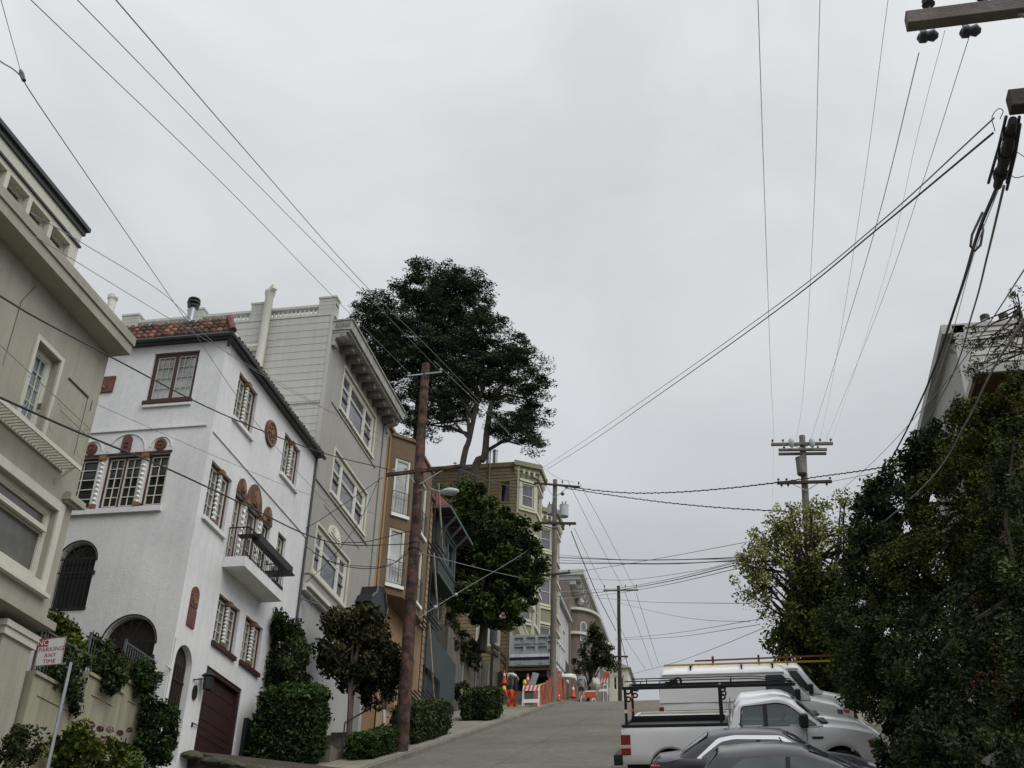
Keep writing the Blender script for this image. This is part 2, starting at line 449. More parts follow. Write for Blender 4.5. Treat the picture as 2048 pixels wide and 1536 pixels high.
def window(parent, fr, hole, frame_m, pane_m, cas=1, cols=2, rows=3, fw=.06, inset=.1, sash_m=None, mun=.018, trans=0., trim=None, trim_m=None, sill=None, sill_m=None, name='window', splits=None, gap=.005):
    a, b, c, d = hole[0] + gap, hole[1] - gap, hole[2] + gap, hole[3] - gap
    w0, w1 = -inset - .05, -inset + .035
    f = MB(fr)
    f.box(a, a + fw, c, d, w0, w1); f.box(b - fw, b, c, d, w0, w1)
    f.box(a + fw, b - fw, c, c + fw, w0, w1); f.box(a + fw, b - fw, d - fw, d, w0, w1)
    edges = [a + fw] + ([s for s in splits] if splits else [a + fw + (b - a - 2 * fw) * i / cas for i in range(1, cas)]) + [b - fw]
    for e in edges[1:-1]: f.box(e - fw * .5, e + fw * .5, c + fw, d - fw, w0, w1 - .004)
    if trim:
        f.box(a - trim, a - gap - .002, c - trim, d + trim, 0.003, .05); f.box(b + gap + .002, b + trim, c - trim, d + trim, .003, .05)
        f.box(a - gap - .002, b + gap + .002, d + gap, d + trim, .003, .05); f.box(a - gap - .002, b + gap + .002, c - trim, c - gap, .003, .05)
    o = f.build(name, frame_m, parent)
    s = MB(fr); sw = .03
    for i in range(len(edges) - 1):
        x0, x1 = edges[i] + (fw * .5 if i else 0) + .003, edges[i + 1] - (fw * .5 if i < len(edges) - 2 else 0) - .003
        parts = [(c + fw + .003, d - fw - .003, rows)]
        if trans: parts = [(c + fw + .003, d - fw - trans, rows), (d - fw - trans + .03, d - fw - .003, 1)]
        for y0, y1, rw in parts:
            z0, z1 = w0 + .02, w1 - .02
            s.box(x0, x0 + sw, y0, y1, z0, z1); s.box(x1 - sw, x1, y0, y1, z0, z1)
            s.box(x0 + sw, x1 - sw, y0, y0 + sw, z0, z1); s.box(x0 + sw, x1 - sw, y1 - sw, y1, z0, z1)
            for k in range(1, cols):
                u = x0 + (x1 - x0) * k / cols; s.box(u - mun / 2, u + mun / 2, y0 + sw, y1 - sw, z0 + .01, z1 - .008)
            for k in range(1, rw):
                v = y0 + (y1 - y0) * k / rw; s.box(x0 + sw, x1 - sw, v - mun / 2, v + mun / 2, z0 + .012, z1 - .01)
    s.build('sash', sash_m or frame_m, o)
    g = MB(fr); g.face((a + .01, c + .01, w0 + .012), (b - .01, c + .01, w0 + .012), (b - .01, d - .01, w0 + .012), (a + .01, d - .01, w0 + .012))
    g.build('pane', pane_m, o)
    if sill:
        q = MB(fr); q.box(a - sill, b + sill, c - .13, c - .02, .004, .09); q.build('sill', sill_m or frame_m, o)
    return o

def twisted(parent, fr, u, v0, v1, w=0.0, r=.065):
    m = MB(fr); n = 9; k = 66; rings = []; r *= .85
    for i in range(k + 1):
        t = i / k; ang = t * 2 * math.pi * 10
        cu = u + .02 * math.cos(ang); cw = w + .02 * math.sin(ang)
        rings.append([(cu + r * math.cos(2 * math.pi * j / n), v0 + .1 + (v1 - v0 - .22) * t, cw + r * math.sin(2 * math.pi * j / n)) for j in range(n)])
    m.loft(rings)
    o = m.build('twisted_column', M['white_trim'], parent, smooth=True)
    c = MB(fr); c.box(u - .1, u + .1, v1 - .12, v1, w - .1, w + .1); c.build('capital', M['terra_gold'], o)
    c = MB(fr); c.box(u - .09, u + .09, v0, v0 + .1, w - .09, w + .09); c.build('plinth', M['terra_gold'], o)
    return o
# ================================================================== SETTING
def strip(name, m, x0, x1, ya, yb, lift=0., dx=None, cross=0., step=1.0, solid=.0):
    mb = MB(); xs = np.linspace(x0, x1, max(2, int((x1 - x0) / (dx or 3)) + 2)); ys = np.arange(ya, yb + .01, step)
    for i in range(len(ys) - 1):
        for j in range(len(xs) - 1):
            q = [(xs[j], ys[i]), (xs[j + 1], ys[i]), (xs[j + 1], ys[i + 1]), (xs[j], ys[i + 1])]
            mb.face(*[(x, y, gz(y) + lift + cross * abs(x - (x1 if cross > 0 and x1 < 0 else x0))) for x, y in q])
    if solid:
        for i in range(len(ys) - 1):
            for x in (x0, x1):
                mb.face((x, ys[i], gz(ys[i]) + lift), (x, ys[i + 1], gz(ys[i + 1]) + lift), (x, ys[i + 1], gz(ys[i + 1]) - solid), (x, ys[i], gz(ys[i]) - solid))
    return structure(name, mb, m)
mb = MB()
xs = [-400, -200, -100, -60, -30, -13.7, 3, 8, 14, 24, 40, 70, 120, 250, 400]; ys = [-150, -60, -20] + list(range(-8, 100, 2)) + [110, 130, 170, 240, 400, 600]
def terr(x, y):
    z = gz(y) - .12
    if x > 8: z += min(4.5, (x - 8) * .35)
    if y > 130: z -= (y - 130) * .05
    return z
for i in range(len(ys) - 1):
    for j in range(len(xs) - 1):
        mb.face(*[(x, y, terr(x, y)) for x, y in ((xs[j], ys[i]), (xs[j + 1], ys[i]), (xs[j + 1], ys[i + 1]), (xs[j], ys[i + 1]))])
structure('terrain', mb, M['terrain'])
strip('road', M['road'], -10, 3.0, -30, 160, .0)
strip('kerb', M['kerb'], -10.16, -10.0, 4, 150, .14, solid=.1)
strip('kerb', M['kerb'], 3.0, 3.16, 4, 150, .14, solid=.1)
strip('sidewalk', M['sidewalk'], -13.72, -10.165, 4, 150, .146, cross=.02)
strip('sidewalk', M['sidewalk'], 3.165, 6.7, 4, 150, .146)
# sloping driveway apron of the red garage
mb = MB()
y0, y1 = 27.5, 29.9
for a, b in ((y0, y1),):
    mb.face((-13.68, a, 6.42), (-13.68, b, 6.86), (-10.2, b, gz(b) + .17), (-10.2, a, gz(a) + .17))
    mb.face((-13.68, a, 6.42), (-10.2, a, gz(a) + .17), (-10.2, a, gz(a) - .1), (-13.68, a, gz(a) - .1))
    mb.face((-13.68, b, 6.86), (-10.2, b, gz(b) + .17), (-10.2, b, gz(b) - .1), (-13.68, b, gz(b) - .1))
structure('driveway', mb, M['soil'])

def mass(mb, x0, x1, y0, y1, z0, z1, sides):
    if 'w' in sides: mb.face((x0, y0, z0), (x0, y1, z0), (x0, y1, z1), (x0, y0, z1))
    if 'e' in sides: mb.face((x1, y0, z0), (x1, y1, z0), (x1, y1, z1), (x1, y0, z1))
    if 's' in sides: mb.face((x0, y0, z0), (x1, y0, z0), (x1, y0, z1), (x0, y0, z1))
    if 'n' in sides: mb.face((x0, y1, z0), (x1, y1, z0), (x1, y1, z1), (x0, y1, z1))
    if 'r' in sides: mb.face((x0, y0, z1), (x1, y0, z1), (x1, y1, z1), (x0, y1, z1))
    if 'b' in sides: mb.face((x0, y0, z0), (x1, y0, z0), (x1, y1, z0), (x0, y1, z0))
def multi(parts, name, m, parent, **k):
    """one mesh from several MBs"""
    a = MB()
    for p in parts:
        n = len(a.v); a.v.extend(p.v); a.f.extend(tuple(i + n for i in f) for f in p.f)
    return a.build(name, m, parent, **k)
XF = -13.7
# ================================================================== TAN HOUSE (lowest on the left)
H = thing('stucco_house', 'tan stucco house at the left edge with deep eave and barred balcony', 'house', (XF - 4, 14, gz(14)))
E_ = FE(XF)
fd = (17.82, 18.68, 10.5, 12.5); bw = (15.4, 19.84, 8.02, 9.56)
m1 = MB(E_); wall(m1, 7.5, 20.35, 7.2, 13.9, [fd, bw], .3)
m2 = MB(); mass(m2, -26, XF, 7.5, 20.35, 7.2, 13.9, 'nwsb')
m3 = MB(); mass(m3, -26, -15.2, 7.5, 20.3, 1.0, 7.2, 'en')
multi([m1, m2, m3], 'wall', M['tan_stucco'], H)
c = MB(); c.box(XF + .003, XF + .16, 7.5, 20.5, 7.2, 7.36); c.box(-15, XF + .003, 20.353, 20.5, 7.2, 7.36)
c.build('belt_course', M['tan_stucco'], H)
c = MB(); c.box(-15.0, -13.15, 7.3, 20.43, 13.9, 14.0); c.box(-13.25, -13.15, 7.3, 20.43, 14.003, 14.12); c.box(-15.0, -13.25, 20.33, 20.43, 14.003, 14.12)
c.box(XF + .003, -13.19, 7.3, 20.40, 13.66, 13.897)
o = c.build('cornice', M['tan_stucco'], H)
# column and recess below
c = MB(); c.box(-14.5, XF - .1, 19.25, 20.25, gz(19) - .5, 6.75); o = c.build('column', M['tan_stucco'], H)
q = MB(); q.box(-14.56, XF - .04, 19.19, 20.31, 6.752, 6.9); q.box(-14.6, XF, 19.15, 20.345, 6.903, 7.02); q.build('capital', M['tan_trim'], o)
# set-back top storey
XP = -14.5
P0 = at(172, 467, x=XP); ptop = P0.z
EP = FE(XP)
hp = []
_yr = [at(140.8, 488.8, x=XP), at(108, 447.8, x=XP), at(101, 443.7, x=XP)]; _ww = _yr[0].y - _yr[1].y; _st = _yr[0].y - _yr[2].y
for k in range(6): hp.append((_yr[0].y - _st * k - _ww, _yr[0].y - _st * k, 14.2, _yr[0].z))
m1 = MB(EP); wall(m1, 8, P0.y - .12, 13.9, ptop, hp, .3); m2 = MB(); mass(m2, -24, XP, 8, P0.y - .12, 13.9, ptop, 'nwsr')
pw = multi([m1, m2], 'top_storey', M['tan_trim'], H)
for h in hp: window(H, EP, h, M['tan_trim'], M['glass_blind'], 1, 1, 1, fw=.04, inset=.2)
c = MB(); c.box(-24.1, XP + .12, 7.9, P0.y, ptop, ptop + .1); c.box(-24.1, XP + .05, 7.9, P0.y - .06, ptop - .14, ptop - .003); c.box(XP + .003, XP + .05, 8, P0.y - .1, ptop - .52, ptop - .47)
c.build('roof_edge', M['gutter'], H)
# French door with iron balcony
o = window(H, E_, fd, M['tan_trim'], M['glass_blue'], 1, 3, 5, fw=.13, inset=.2, trim=.1)
q = MB(E_); q.box(18.56, 18.6, 11.3, 11.42, -.16, -.08); q.build('handle', M['iron_grey'], o)
b = MB(E_)
for k in range(31): b.box(16.0 + k * .118, 16.045 + k * .118, 10.40, 10.44, .012, .42)
b.box(15.95, 19.66, 10.36, 10.45, .42, .46); b.box(15.95, 19.66, 10.36, 10.40, .01, .05)
bo = b.build('balcony', M['tan_trim'], H)
b = MB(E_)
for k in range(24): b.tube([(16 + k * .158, 10.45, .44), (16 + k * .158, 11.35, .44)], .004, 4)
b.tube([(15.95, 11.35, .44), (19.66, 11.35, .44), (19.66, 11.35, .02)], .011, 6)
b.tube([(19.66, 10.45, .44), (19.66, 11.35, .44)], .011, 6)
for k in range(4): b.tube([(16.2 + k * 1.1 + .18 * math.cos(t / 10 * 2 * math.pi), 10.95 + .34 * math.sin(t / 10 * 2 * math.pi), .44) for t in range(11)], .006, 4)
b.build('railing', M['tan_stucco'], bo)
for y in (16.4, 19.5):
    b = MB(E_); b.bar((y, 10.38, .4), (y, 10.05, .01), .025); b.tube([(y, 10.38 - .05 * k, .34 - .06 * k - .03 * math.sin(k * 1.5)) for k in range(6)], .01, 5); b.build('bracket', M['tan_trim'], bo)
# big shop-like window
o = window(H, E_, bw, M['tan_trim'], M['glass_blind'], 1, 2, 1, fw=.12, inset=.16, trans=.42, trim=.2, mun=.05)
q = MB(E_); q.box(15.2, 20.1, 7.74, 7.82, .004, .14); q.box(15.3, 19.7, 9.02, 9.12, -.13, -.03); q.build('sill', M['tan_trim'], o)
q = MB(E_); q.box(19.9, 20.5, 9.86, 10.0, .004, .2); q.box(19.95, 20.36, 9.8, 10.06, .004, .12); q.build('scupper_box', M['tan_stucco'], H)
q = MB(E_); q.tube([(20.12, 12.1, .012), (20.12, 12.35, .012)], .008); q.box(19.1, 19.95, 12.32, 12.345, .003, .03); q.tube([(19.93, 12.33, .012), (19.93, 10.9, .012)], .006, 5)
q.tube([(17.3, 13.5, .012), (17.0, 12.9, .012), (17.0, 11.4, .012)], .006, 5)
q.build('wall_conduit', M['gutter'], H)

# ================================================================== STEPPED GARDEN WALL
G = thing('garden_wall', 'beige stucco retaining wall stepping up between tan and white houses', 'wall', (XF, 22.8, gz(22)))
segs = [(20.38, 22.3, 6.3), (22.3, 23.85, 6.84), (23.85, 25.3, 7.13)]
for a, b, t in segs:
    c = MB(); c.box(-13.95, XF, a + .002, b - .002, gz(a) - .6, t); o = c.build('wall_panel', M['wall_beige'], G)
    q = MB(); q.box(-14.0, XF + .05, a + .004, b - .004, t + .002, t + .07); q.box(XF + .003, XF + .02, a + .25, b - .35, t - .36, t - .335); q.build('coping', M['wall_beige'], o)
sm = MB(); sm.box(-20, -13.953, 20.4, 25.7, gz(20) - .5, 6.2); sm.build('garden_bed', M['soil'], G)
for a, b, t in [(20.5, 22.2, 7.3), (22.3, 23.7, 7.72), (23.8, 25.25, 8.05)]:
    f = MB(FE(-13.85)); bz = t - .95
    f.box(a, b, t - .03, t, -.015, .015); f.box(a, b, bz, bz + .03, -.015, .015)
    for k in range(int((b - a) / .11)): f.box(a + .05 + k * .11, a + .066 + k * .11, bz + .03, t - .03, -.008, .008)
    f.box(a - .02, a + .03, bz - .3, t + .06, -.025, .025)
    o = f.build('iron_fence', M['iron_grey'])
    tag(o, {7.3: 'lowest panel of grey iron garden fence, behind the no parking sign', 7.72: 'middle panel of grey iron garden fence beside arched white opening', 8.05: 'upper panel of grey iron garden fence, nearest the arched door'}[t], 'fence', 'iron fence panels on the garden wall')

# ================================================================== WHITE MEDITERRANEAN HOUSE
Y0, Y1 = 25.75, 33.35
H = thing('stucco_house', 'white Mediterranean stucco house with red tile eaves and maroon garage', 'house', (XF - 4, 29.5, gz(29)))
S_ = FS(Y0)
eh = dict(up1=(26.83, 28.2, 15.62, 17.08), up2=(30.57, 31.95, 15.66, 17.05), w3=(26.1, 27.45, 12.22, 13.85), d1=(27.81, 28.41, 11.7, 13.69), d2=(28.52, 29.58, 11.7, 13.69), d3=(29.77, 30.47, 11.7, 13.7),
          w4=(31.1, 31.78, 12.3, 13.86), wa=(27.81, 29.24, 9.36, 10.67), wb=(29.68, 30.96, 9.4, 10.7), gar=(27.77, 30.11, 6.2, 8.68), door=(25.98, 26.93, 6.0, 8.78, .48))
shs = dict(u=(-15.87, -14.49, 15.64, 17.22), t1=(-17.85, -16.86, 12.42, 13.97), t2=(-16.63, -15.58, 12.42, 13.97), t3=(-15.4, -14.78, 12.42, 13.97), aw=(-17.37, -16.31, 9.57, 11.46, .53), a2=(-15.64, -14.2, 7.2, 9.36, .72))
m1 = MB(E_); wall(m1, Y0, Y1, 4.5, 18.0, list(eh.values()), .2)
m2 = MB(S_); wall(m2, -26, XF, 5.5, 18.0, list(shs.values()), .2)
m3 = MB(); mass(m3, -26, XF, Y0, Y1, 4.5, 18.0, 'wn'); m3.face((-26, Y0, 17.99), (XF - .5, Y0, 17.99), (XF - .5, Y1, 17.99), (-26, Y1, 17.99))
multi([m1, m2, m3], 'wall', M['white_stucco'], H)
RW = dict(frame_m=M['red_frame'], sash_m=M['cream_trim'])
for k in ('up1', 'up2', 'w3', 'wa', 'wb'):
    h = eh[k]
    window(H, E_, h, pane_m=M['glass_grey'], cas=2, cols=2, rows=4, fw=.09, inset=.12, sill=.06, sill_m=M['white_stucco'] if k not in ('wa', 'wb') else M['red_frame'], **RW)
    twisted(H, E_, (h[0] + h[1]) / 2, h[2] + .02, h[3] - .02, -.03)
for k in ('d1', 'd2', 'd3', 'w4'):
    h = eh[k]; window(H, E_, h, pane_m=M['glass_grey'], cas=2 if k == 'd2' else 1, cols=2 if k != 'd2' else 1, rows=5, fw=.07, inset=.12, sill=.03 if k == 'w4' else None, **RW)
for u in (28.465, 29.675): twisted(H, E_, u, 11.72, 13.72, .03)
# lunettes over the balcony doors
for u, r, hh in ((28.11, .31, .5), (29.05, .55, .73), (30.12, .34, .5)):
    m = MB(E_); m.prism([(u - r, 13.705)] + arch_pts(u - r, u + r, 13.72, hh, 16) + [(u + r, 13.705)], .004, .05)
    o = m.build('lunette', M['terracotta'], H)
    m = MB(E_); m.prism([(u - r * .3, 13.8)] + arch_pts(u - r * .32, u + r * .32, 13.9, hh * .5, 8) + [(u + r * .3, 13.8)], .052, .1); m.disc(u, 13.72 + hh * .42, r * .3, r * .34, .1, .125, 10); m.build('relief', M['terra_gold'], o)
m = MB(E_); m.disc(29.45, 16.4, .42, .42, .004, .05, 28); o = m.build('medallion', M['terracotta'], H)
m = MB(E_); m.ring(29.45, 16.4, .33, .4, .052, .08, n=24)
for k in range(8):
    t = k * math.pi / 4; m.disc(29.45 + .2 * math.cos(t), 16.4 + .2 * math.sin(t), .055, .055, .052, .085, 8)
m.disc(29.45, 16.4, .11, .11, .052, .1, 12); m.build('relief', M['terra_gold'], o)
m = MB(E_); m.prism([(26.2, 9.26), (26.62, 9.26), (26.62, 9.74), (26.2, 9.74)], .004, .04); m.prism([(26.2, 9.78)] + arch_pts(26.2, 26.62, 10.12, .2, 10) + [(26.62, 9.78)], .004, .04)
o = m.build('plaque', M['terracotta'], H)
m = MB(E_); m.ring(26.41, 10.0, .1, .14, .042, .06, n=12); m.disc(26.41, 9.98, .06, .1, .042, .065, 8); m.build('relief', M['terra_gold'], o)
# balcony
b = MB(E_); b.prism([(27.68, 11.37), (30.55, 11.37), (30.55, 11.66), (27.68, 11.66)], .004, .65); bo = b.build('balcony', M['white_stucco'], H)
b = MB(E_); b.box(27.72, 30.5, 12.52, 12.55, .6, .63); b.box(27.72, 27.75, 12.52, 12.55, .01, .6); b.box(30.47, 30.5, 12.52, 12.55, .01, .6); b.box(27.72, 30.5, 11.74, 11.76, .6, .63)
for k in range(24): b.tube([(27.74 + k * .119, 11.66, .615), (27.74 + k * .119, 12.53, .615)], .009, 5)
for k in range(5):
    for y in (27.735, 30.485): b.tube([(y, 11.66, .03 + k * .13), (y, 12.53, .03 + k * .13)], .008, 5)
b.build('railing', M['iron'], bo)
b = MB(E_); b.box(27.95, 30.55, 12.2, 12.42, .64, .86); b.box(27.7, 27.95, 12.28, 12.32, .3, .8); b.box(30.3, 30.75, 12.22, 12.26, .1, .86); b.build('planter_box', M['iron'], bo)
b = MB(E_); b.ring(29.9, 11.95, .05, .07, .6, .62, n=10); [b.ring(28.3 + k * .45, 12.05, .06, .075, .6, .62, n=10) for k in range(5)]; b.build('iron_scroll', M['iron'], bo)
# garage, door, lantern
g = MB(E_); h = eh['gar']
for k in range(6):
    g.box(h[0] + .12, h[1] - .12, h[2] + k * .4, h[2] + k * .4 + .385, -.19, -.155)
g.box(h[0] + .004, h[0] + .12, h[2], h[3] - .004, -.19, -.03); g.box(h[1] - .12, h[1] - .004, h[2], h[3] - .004, -.19, -.03); g.box(h[0] + .12, h[1] - .12, h[3] - .12, h[3] - .004, -.19, -.03)
o = g.build('garage_door', M['garage_red'], H); g = MB(E_); g.box(27.4, 29.9, 7.08, 7.1, .03, .05); g.box(27.4, 27.42, 6.98, 7.1, .004, .05); g.build('rail', M['iron'], o)
g = MB(E_); h = eh['door']; g.prism([(h[0] + .01, h[2])] + [(p[0], p[1] - .01) for p in arch_pts(h[0] + .01, h[1] - .01, 8.3, .47)] + [(h[1] - .01, h[2])], -.2, -.16)
for k in range(6): g.box(h[0] + .1 + k * .14, h[0] + .115 + k * .14, 6.3, 8.3, -.158, -.14)
g.box(h[0] + .02, h[1] - .02, 7.9, 7.95, -.158, -.13); o = g.build('arched_door', M['dark_wood'], H)
g = MB(E_); g.box(h[1] - .16, h[1] - .12, 7.1, 7.25, -.15, -.09); g.build('handle', M['iron_grey'], o)
g = MB(E_); g.bar((27.1, 8.1, .01), (27.44, 8.22, .2), .03)
o = g.build('wall_lantern', M['iron'], H); g = MB(); lx = XF + .22
g.lathe((lx, 27.52, 7.92), [(.02, 0), (.12, .04), (.14, .36), (.2, .38), (.06, .5), (.02, .54)], 8); g.build('lantern_body', M['iron'], o)
g = MB(E_); g.disc(27.27, 7.82, .12, .19, .004, .04, 18); g.build('oval_plaque', M['iron'], H)
g = MB(E_); g.box(30.5, 30.95, 6.9, 8.0, .004, .12); g.build('meter_box', M['iron'], H)
g = MB(E_); g.tube([(25.82, 6.5, .03), (25.82, 8.8, .03)], .03, 6); g.tube([(25.5, 8.0, .03), (25.82, 8.0, .03)], .02, 6); g.build('pipe', M['white_stucco'], H)
# string course, east and south
c = MB(E_); c.box(25.84, 33.3, 14.56, 14.6, .003, .035); c.build('string_course', M['white_stucco'], H)
c = MB(S_); c.box(-25, -13.85, 14.72, 14.77, .003, .05); c.build('string_course', M['white_stucco'], H)
# south wall windows
h = shs['u']; window(H, S_, h, pane_m=M['glass_curtain'], cas=2, cols=3, rows=4, fw=.1, inset=.1, sill=.05, mun=.014, frame_m=M['red_frame'], sash_m=M['grey_trim'])
q = MB(S_); q.box(-15.9, -14.45, 15.42, 15.5, .004, .07); q.build('sill', M['white_stucco'], H)
for k, cs in (('t1', 1), ('t2', 2), ('t3', 1)): window(H, S_, shs[k], pane_m=M['glass_dark'], cas=cs, cols=2, rows=5, fw=.05, inset=.12, mun=.022, frame_m=M['red_frame'], sash_m=M['cream_trim'])
for u in (-16.745, -15.49): twisted(H, S_, u, 12.42, 13.97, -.02)
q = MB(S_); q.box(-18, -14.72, 12.22, 12.36, .004, .1); q.build('sill', M['white_stucco'], H)
q = MB(S_); q.box(-17.9, -14.74, 13.975, 14.03, .004, .04); q.build('lintel', M['red_frame'], H)
for u in (-17.17, -15.11):
    m = MB(S_); m.disc(u, 14.22, .17, .18, .004, .05, 20); o = m.build('medallion', M['terracotta'], H)
    m = MB(S_); m.ring(u, 14.22, .1, .13, .052, .07, n=14); m.disc(u, 14.22, .05, .05, .052, .08, 8); m.build('relief', M['terracotta'], o)
    m = MB(S_); m.ring(u, 14.16, .3, .325, .003, .03, 0, math.pi, 18); m.build('blind_arch', M['white_stucco'], H)
m = MB(S_); m.ring(-16.12, 14.1, .54, .565, .003, .03, 0, math.pi, 20, .95); m.build('blind_arch', M['white_stucco'], H)
m = MB(S_); m.prism([(-16.27, 14.06)] + arch_pts(-16.27, -15.99, 14.44, .14, 10) + [(-15.99, 14.06)], .004, .06); o = m.build('plaque', M['terracotta'], H)
m = MB(S_); m.box(-16.19, -16.07, 14.3, 14.34, .062, .08); m.box(-16.19, -16.07, 14.18, 14.22, .062, .08); m.build('relief', M['red_frame'], o)
m = MB(S_); m.prism([(-17.5, 16.03), (-16.95, 16.03), (-16.93, 16.54), (-17.5, 16.54)], .004, .06); o = m.build('plaque', M['terracotta'], H)
m = MB(S_); m.tube([(-17.3 + .02 * k, 16.2 + .06 * math.sin(k), .07) for k in range(10)], .02, 5); m.build('relief', M['terra_gold'], o)
# arched grille window and arched porch
for nm, h, rise in (('arched_window', shs['aw'], .53), ('arched_opening', shs['a2'], .72)):
    g = MB(S_); sp = h[3] - rise
    g.prism([(h[0] + .01, h[2])] + [(p[0], p[1] - .01) for p in arch_pts(h[0] + .01, h[1] - .01, sp, rise - .01)] + [(h[1] - .01, h[2])], -.2, -.17)
    o = g.build(nm, M['glass_dark'] if nm == 'arched_window' else M['dark_wood'], H)
    g = MB(S_)
    for k in range(1, 9):
        u = h[0] + (h[1] - h[0]) * k / 9; g.tube([(u, h[2], .03), (u, sp + .1, .03)], .011, 5)
    for v in (h[2] + .04, sp - .35, sp + .02): g.box(h[0], h[1] + .03, v, v + .03, .01, .04)
    for k in range(7):
        t = math.pi * (k + .5) / 7; c = (h[0] + h[1]) / 2; r = (h[1] - h[0]) / 2
        g.tube([(c, sp, .03), (c - r * .95 * math.cos(t), sp + rise * .95 * math.sin(t), .03)], .009, 5)
    g.box(h[1] - .02, h[1] + .06, sp - .4, sp - .3, .005, .05)
    g.build('iron_grille', M['iron'], o)
    g = MB(S_); c = (h[0] + h[1]) / 2; g.ring(c, sp, (h[1] - h[0]) / 2 + .02, (h[1] - h[0]) / 2 + .05, .003, .03, 0, math.pi, 18, rise / ((h[1] - h[0]) / 2)); g.build('arch_moulding', M['iron'] , o)
# tile eaves: south and east skirts with a hip at the corner
rng = random.Random(3)
tt = []; tl = MB()
def tiles(fr, u0, u1, mitre):
    rows = 4; pitch = .21; zb, zt = 17.6, 18.3 if mitre > 0 else 18.0; wb, wt = .22, -.14 if mitre > 0 else -.7
    n = int((u1 - u0) / pitch)
    for r in range(rows):
        for k in range(n):
            u = u0 + (k + .5) * pitch + rng.uniform(-.016, .016); f0, f1 = r / rows, (r + 1.12) / rows
            va, vb = zb + (zt - zb) * f0 + .03 + rng.uniform(-.02, .015), zb + (zt - zb) * f1; wa_, wb_ = wb + (wt - wb) * f0, wb + (wt - wb) * f1
            if mitre > 0 and u > u1 - .28 + wb_: continue      # stop at the hip line
            if mitre < 0 and u < u0 + .28 - wb_: continue
            nn = len(tl.f); cs = rng.random() ** 1.5; P = []
            for fv, fw_, rr in ((va, wa_, .115), (vb, wb_, .085)):
                P.append([(u + rr * math.cos(math.pi * j / 5), fv + .75 * rr * math.sin(math.pi * j / 5), fw_ + .3 * rr * math.sin(math.pi * j / 5)) for j in range(6)])
            b0 = len(tl.v); tl.v.extend(fr(*p) for p in P[0] + P[1])
            for j in range(5): tl.f.append((b0 + j, b0 + j + 1, b0 + 7 + j, b0 + 6 + j))
            tl.f.append(tuple(b0 + j for j in range(6)))
            tt.extend([cs] * (len(tl.f) - nn))
tiles(E_, Y0 - .28, Y1 + .15, -1); tl.build('tile_eave', M['roof_tile'], H, tints=tt); tl = MB(); tt = []
tiles(S_, -26, XF + .28, 1); ro = tl.build('tile_roof', M['roof_tile'], H, tints=tt)
m = MB()
for p, q in (((-26, Y0 - .18), (XF + .18, Y0 - .18)), ((XF + .18, Y0 - .18), (XF + .18, Y1 + .15))):
    e_ = q[1] > 27; zt_ = 17.96 if e_ else 18.28; k_ = .72 if e_ else .16
    i0, i1 = (p[0] if p[0] < -20 else XF - k_, Y0 + k_), (XF - k_, Y1 + .15 if e_ else Y0 + k_)
    m.face((*p, 17.6), (*q, 17.6), (*i1, zt_), (*i0, zt_))
    if not e_: m.face((*i0, zt_), (*i1, zt_), (i1[0], i1[1] + .1, 17.9), (i0[0], i0[1] + .1, 17.9))
m.build('roof_deck', M['terracotta'], ro)
m = MB()
for k in range(5):
    f0 = k / 5; x = XF + .24 - .38 * f0; y = Y0 - .24 + .38 * f0; z = 17.64 + .7 * f0
    m.tube([(x, y, z), (x - .09, y + .09, z + .19)], [.11, .085], 7)
m.build('hip_tiles', M['terracotta'], ro)
g = MB(); g.tube([(-26, Y0 - .25, 17.54), (XF + .25, Y0 - .25, 17.54), (XF + .25, Y1 + .15, 17.54)], .065, 7); g.box(-26, XF + .02, Y0 - .2, Y0 - .003, 17.47, 17.53); g.box(XF + .003, XF + .2, Y0 - .2, Y1, 17.47, 17.53)
g.build('gutter', M['gutter'], H)
g = MB(); g.tube([(XF + .05, Y1 - .04, 17.6), (XF + .05, Y1 - .04, 9)], .04, 6); g.build('downpipe', M['gutter'], H); g = MB(); g.tube([(XF + .2, Y0 - .2, 17.5), (XF + .06, Y0 - .03, 17.25)], .045, 6); g.build('gutter_elbow', M['gutter'], H)
g = MB(); g.lathe((-15.3, 26.3, 17.9), [(.095, 0), (.095, 1.22)], 12); o = g.build('flue', M['galv'], H, smooth=True); g = MB(); g.lathe((-15.3, 26.3, 19.13), [(.17, 0), (.18, .05), (.1, .06), (.1, .13), (.2, .135), (.2, .17), (.11, .18), (.11, .24), (.19, .245), (.17, .29), (.05, .31)], 14); g.build('cowl', M['gutter'], o)

# ================================================================== GREY HOUSE
Y0, Y1 = 33.4, 40.7
H = thing('stucco_house', 'grey house with lapped side wall, deep bracketed cornice and rooftop balustrade', 'house', (XF - 4, 37, gz(37)))
S_ = FS(Y0)
ws = [(34.95, 38.95, 20.38, 22.08), (34.95, 38.85, 17.04, 18.65), (34.15, 37.6, 13.74, 15.42)]
m1 = MB(E_); wall(m1, Y0, Y1, 12.9, 23.05, ws, .2); m3 = MB(); mass(m3, -26, XF, Y0, Y1, 5, 23.05, 'wnr')
multi([m1, m3], 'wall', M['grey_stucco'], H)
m1 = MB(E_); wall(m1, Y0, Y1, 5, 12.9, [(39.2, 40.4, 9.6, 12.2)], .5); m1.build('base_wall', M['grey_base'], H)
m1 = MB(S_); m1.face((-26, 5, 0), (XF, 5, 0), (XF, 23.4, 0), (-26, 23.4, 0)); sw = (-17.1, -16.3, 21.0, 22.2)
clap(m1, -26, XF - .12, 15, 23.38, .3, [sw]); m1.build('side_wall', M['grey_siding'], H)
m1 = MB(S_); m1.box(XF - .12, XF, 10, 23.4, .003, .035); m1.box(-15.3, -13.85, 19.71, 19.75, .024, .06); m1.build('corner_board', M['grey_siding'], H)
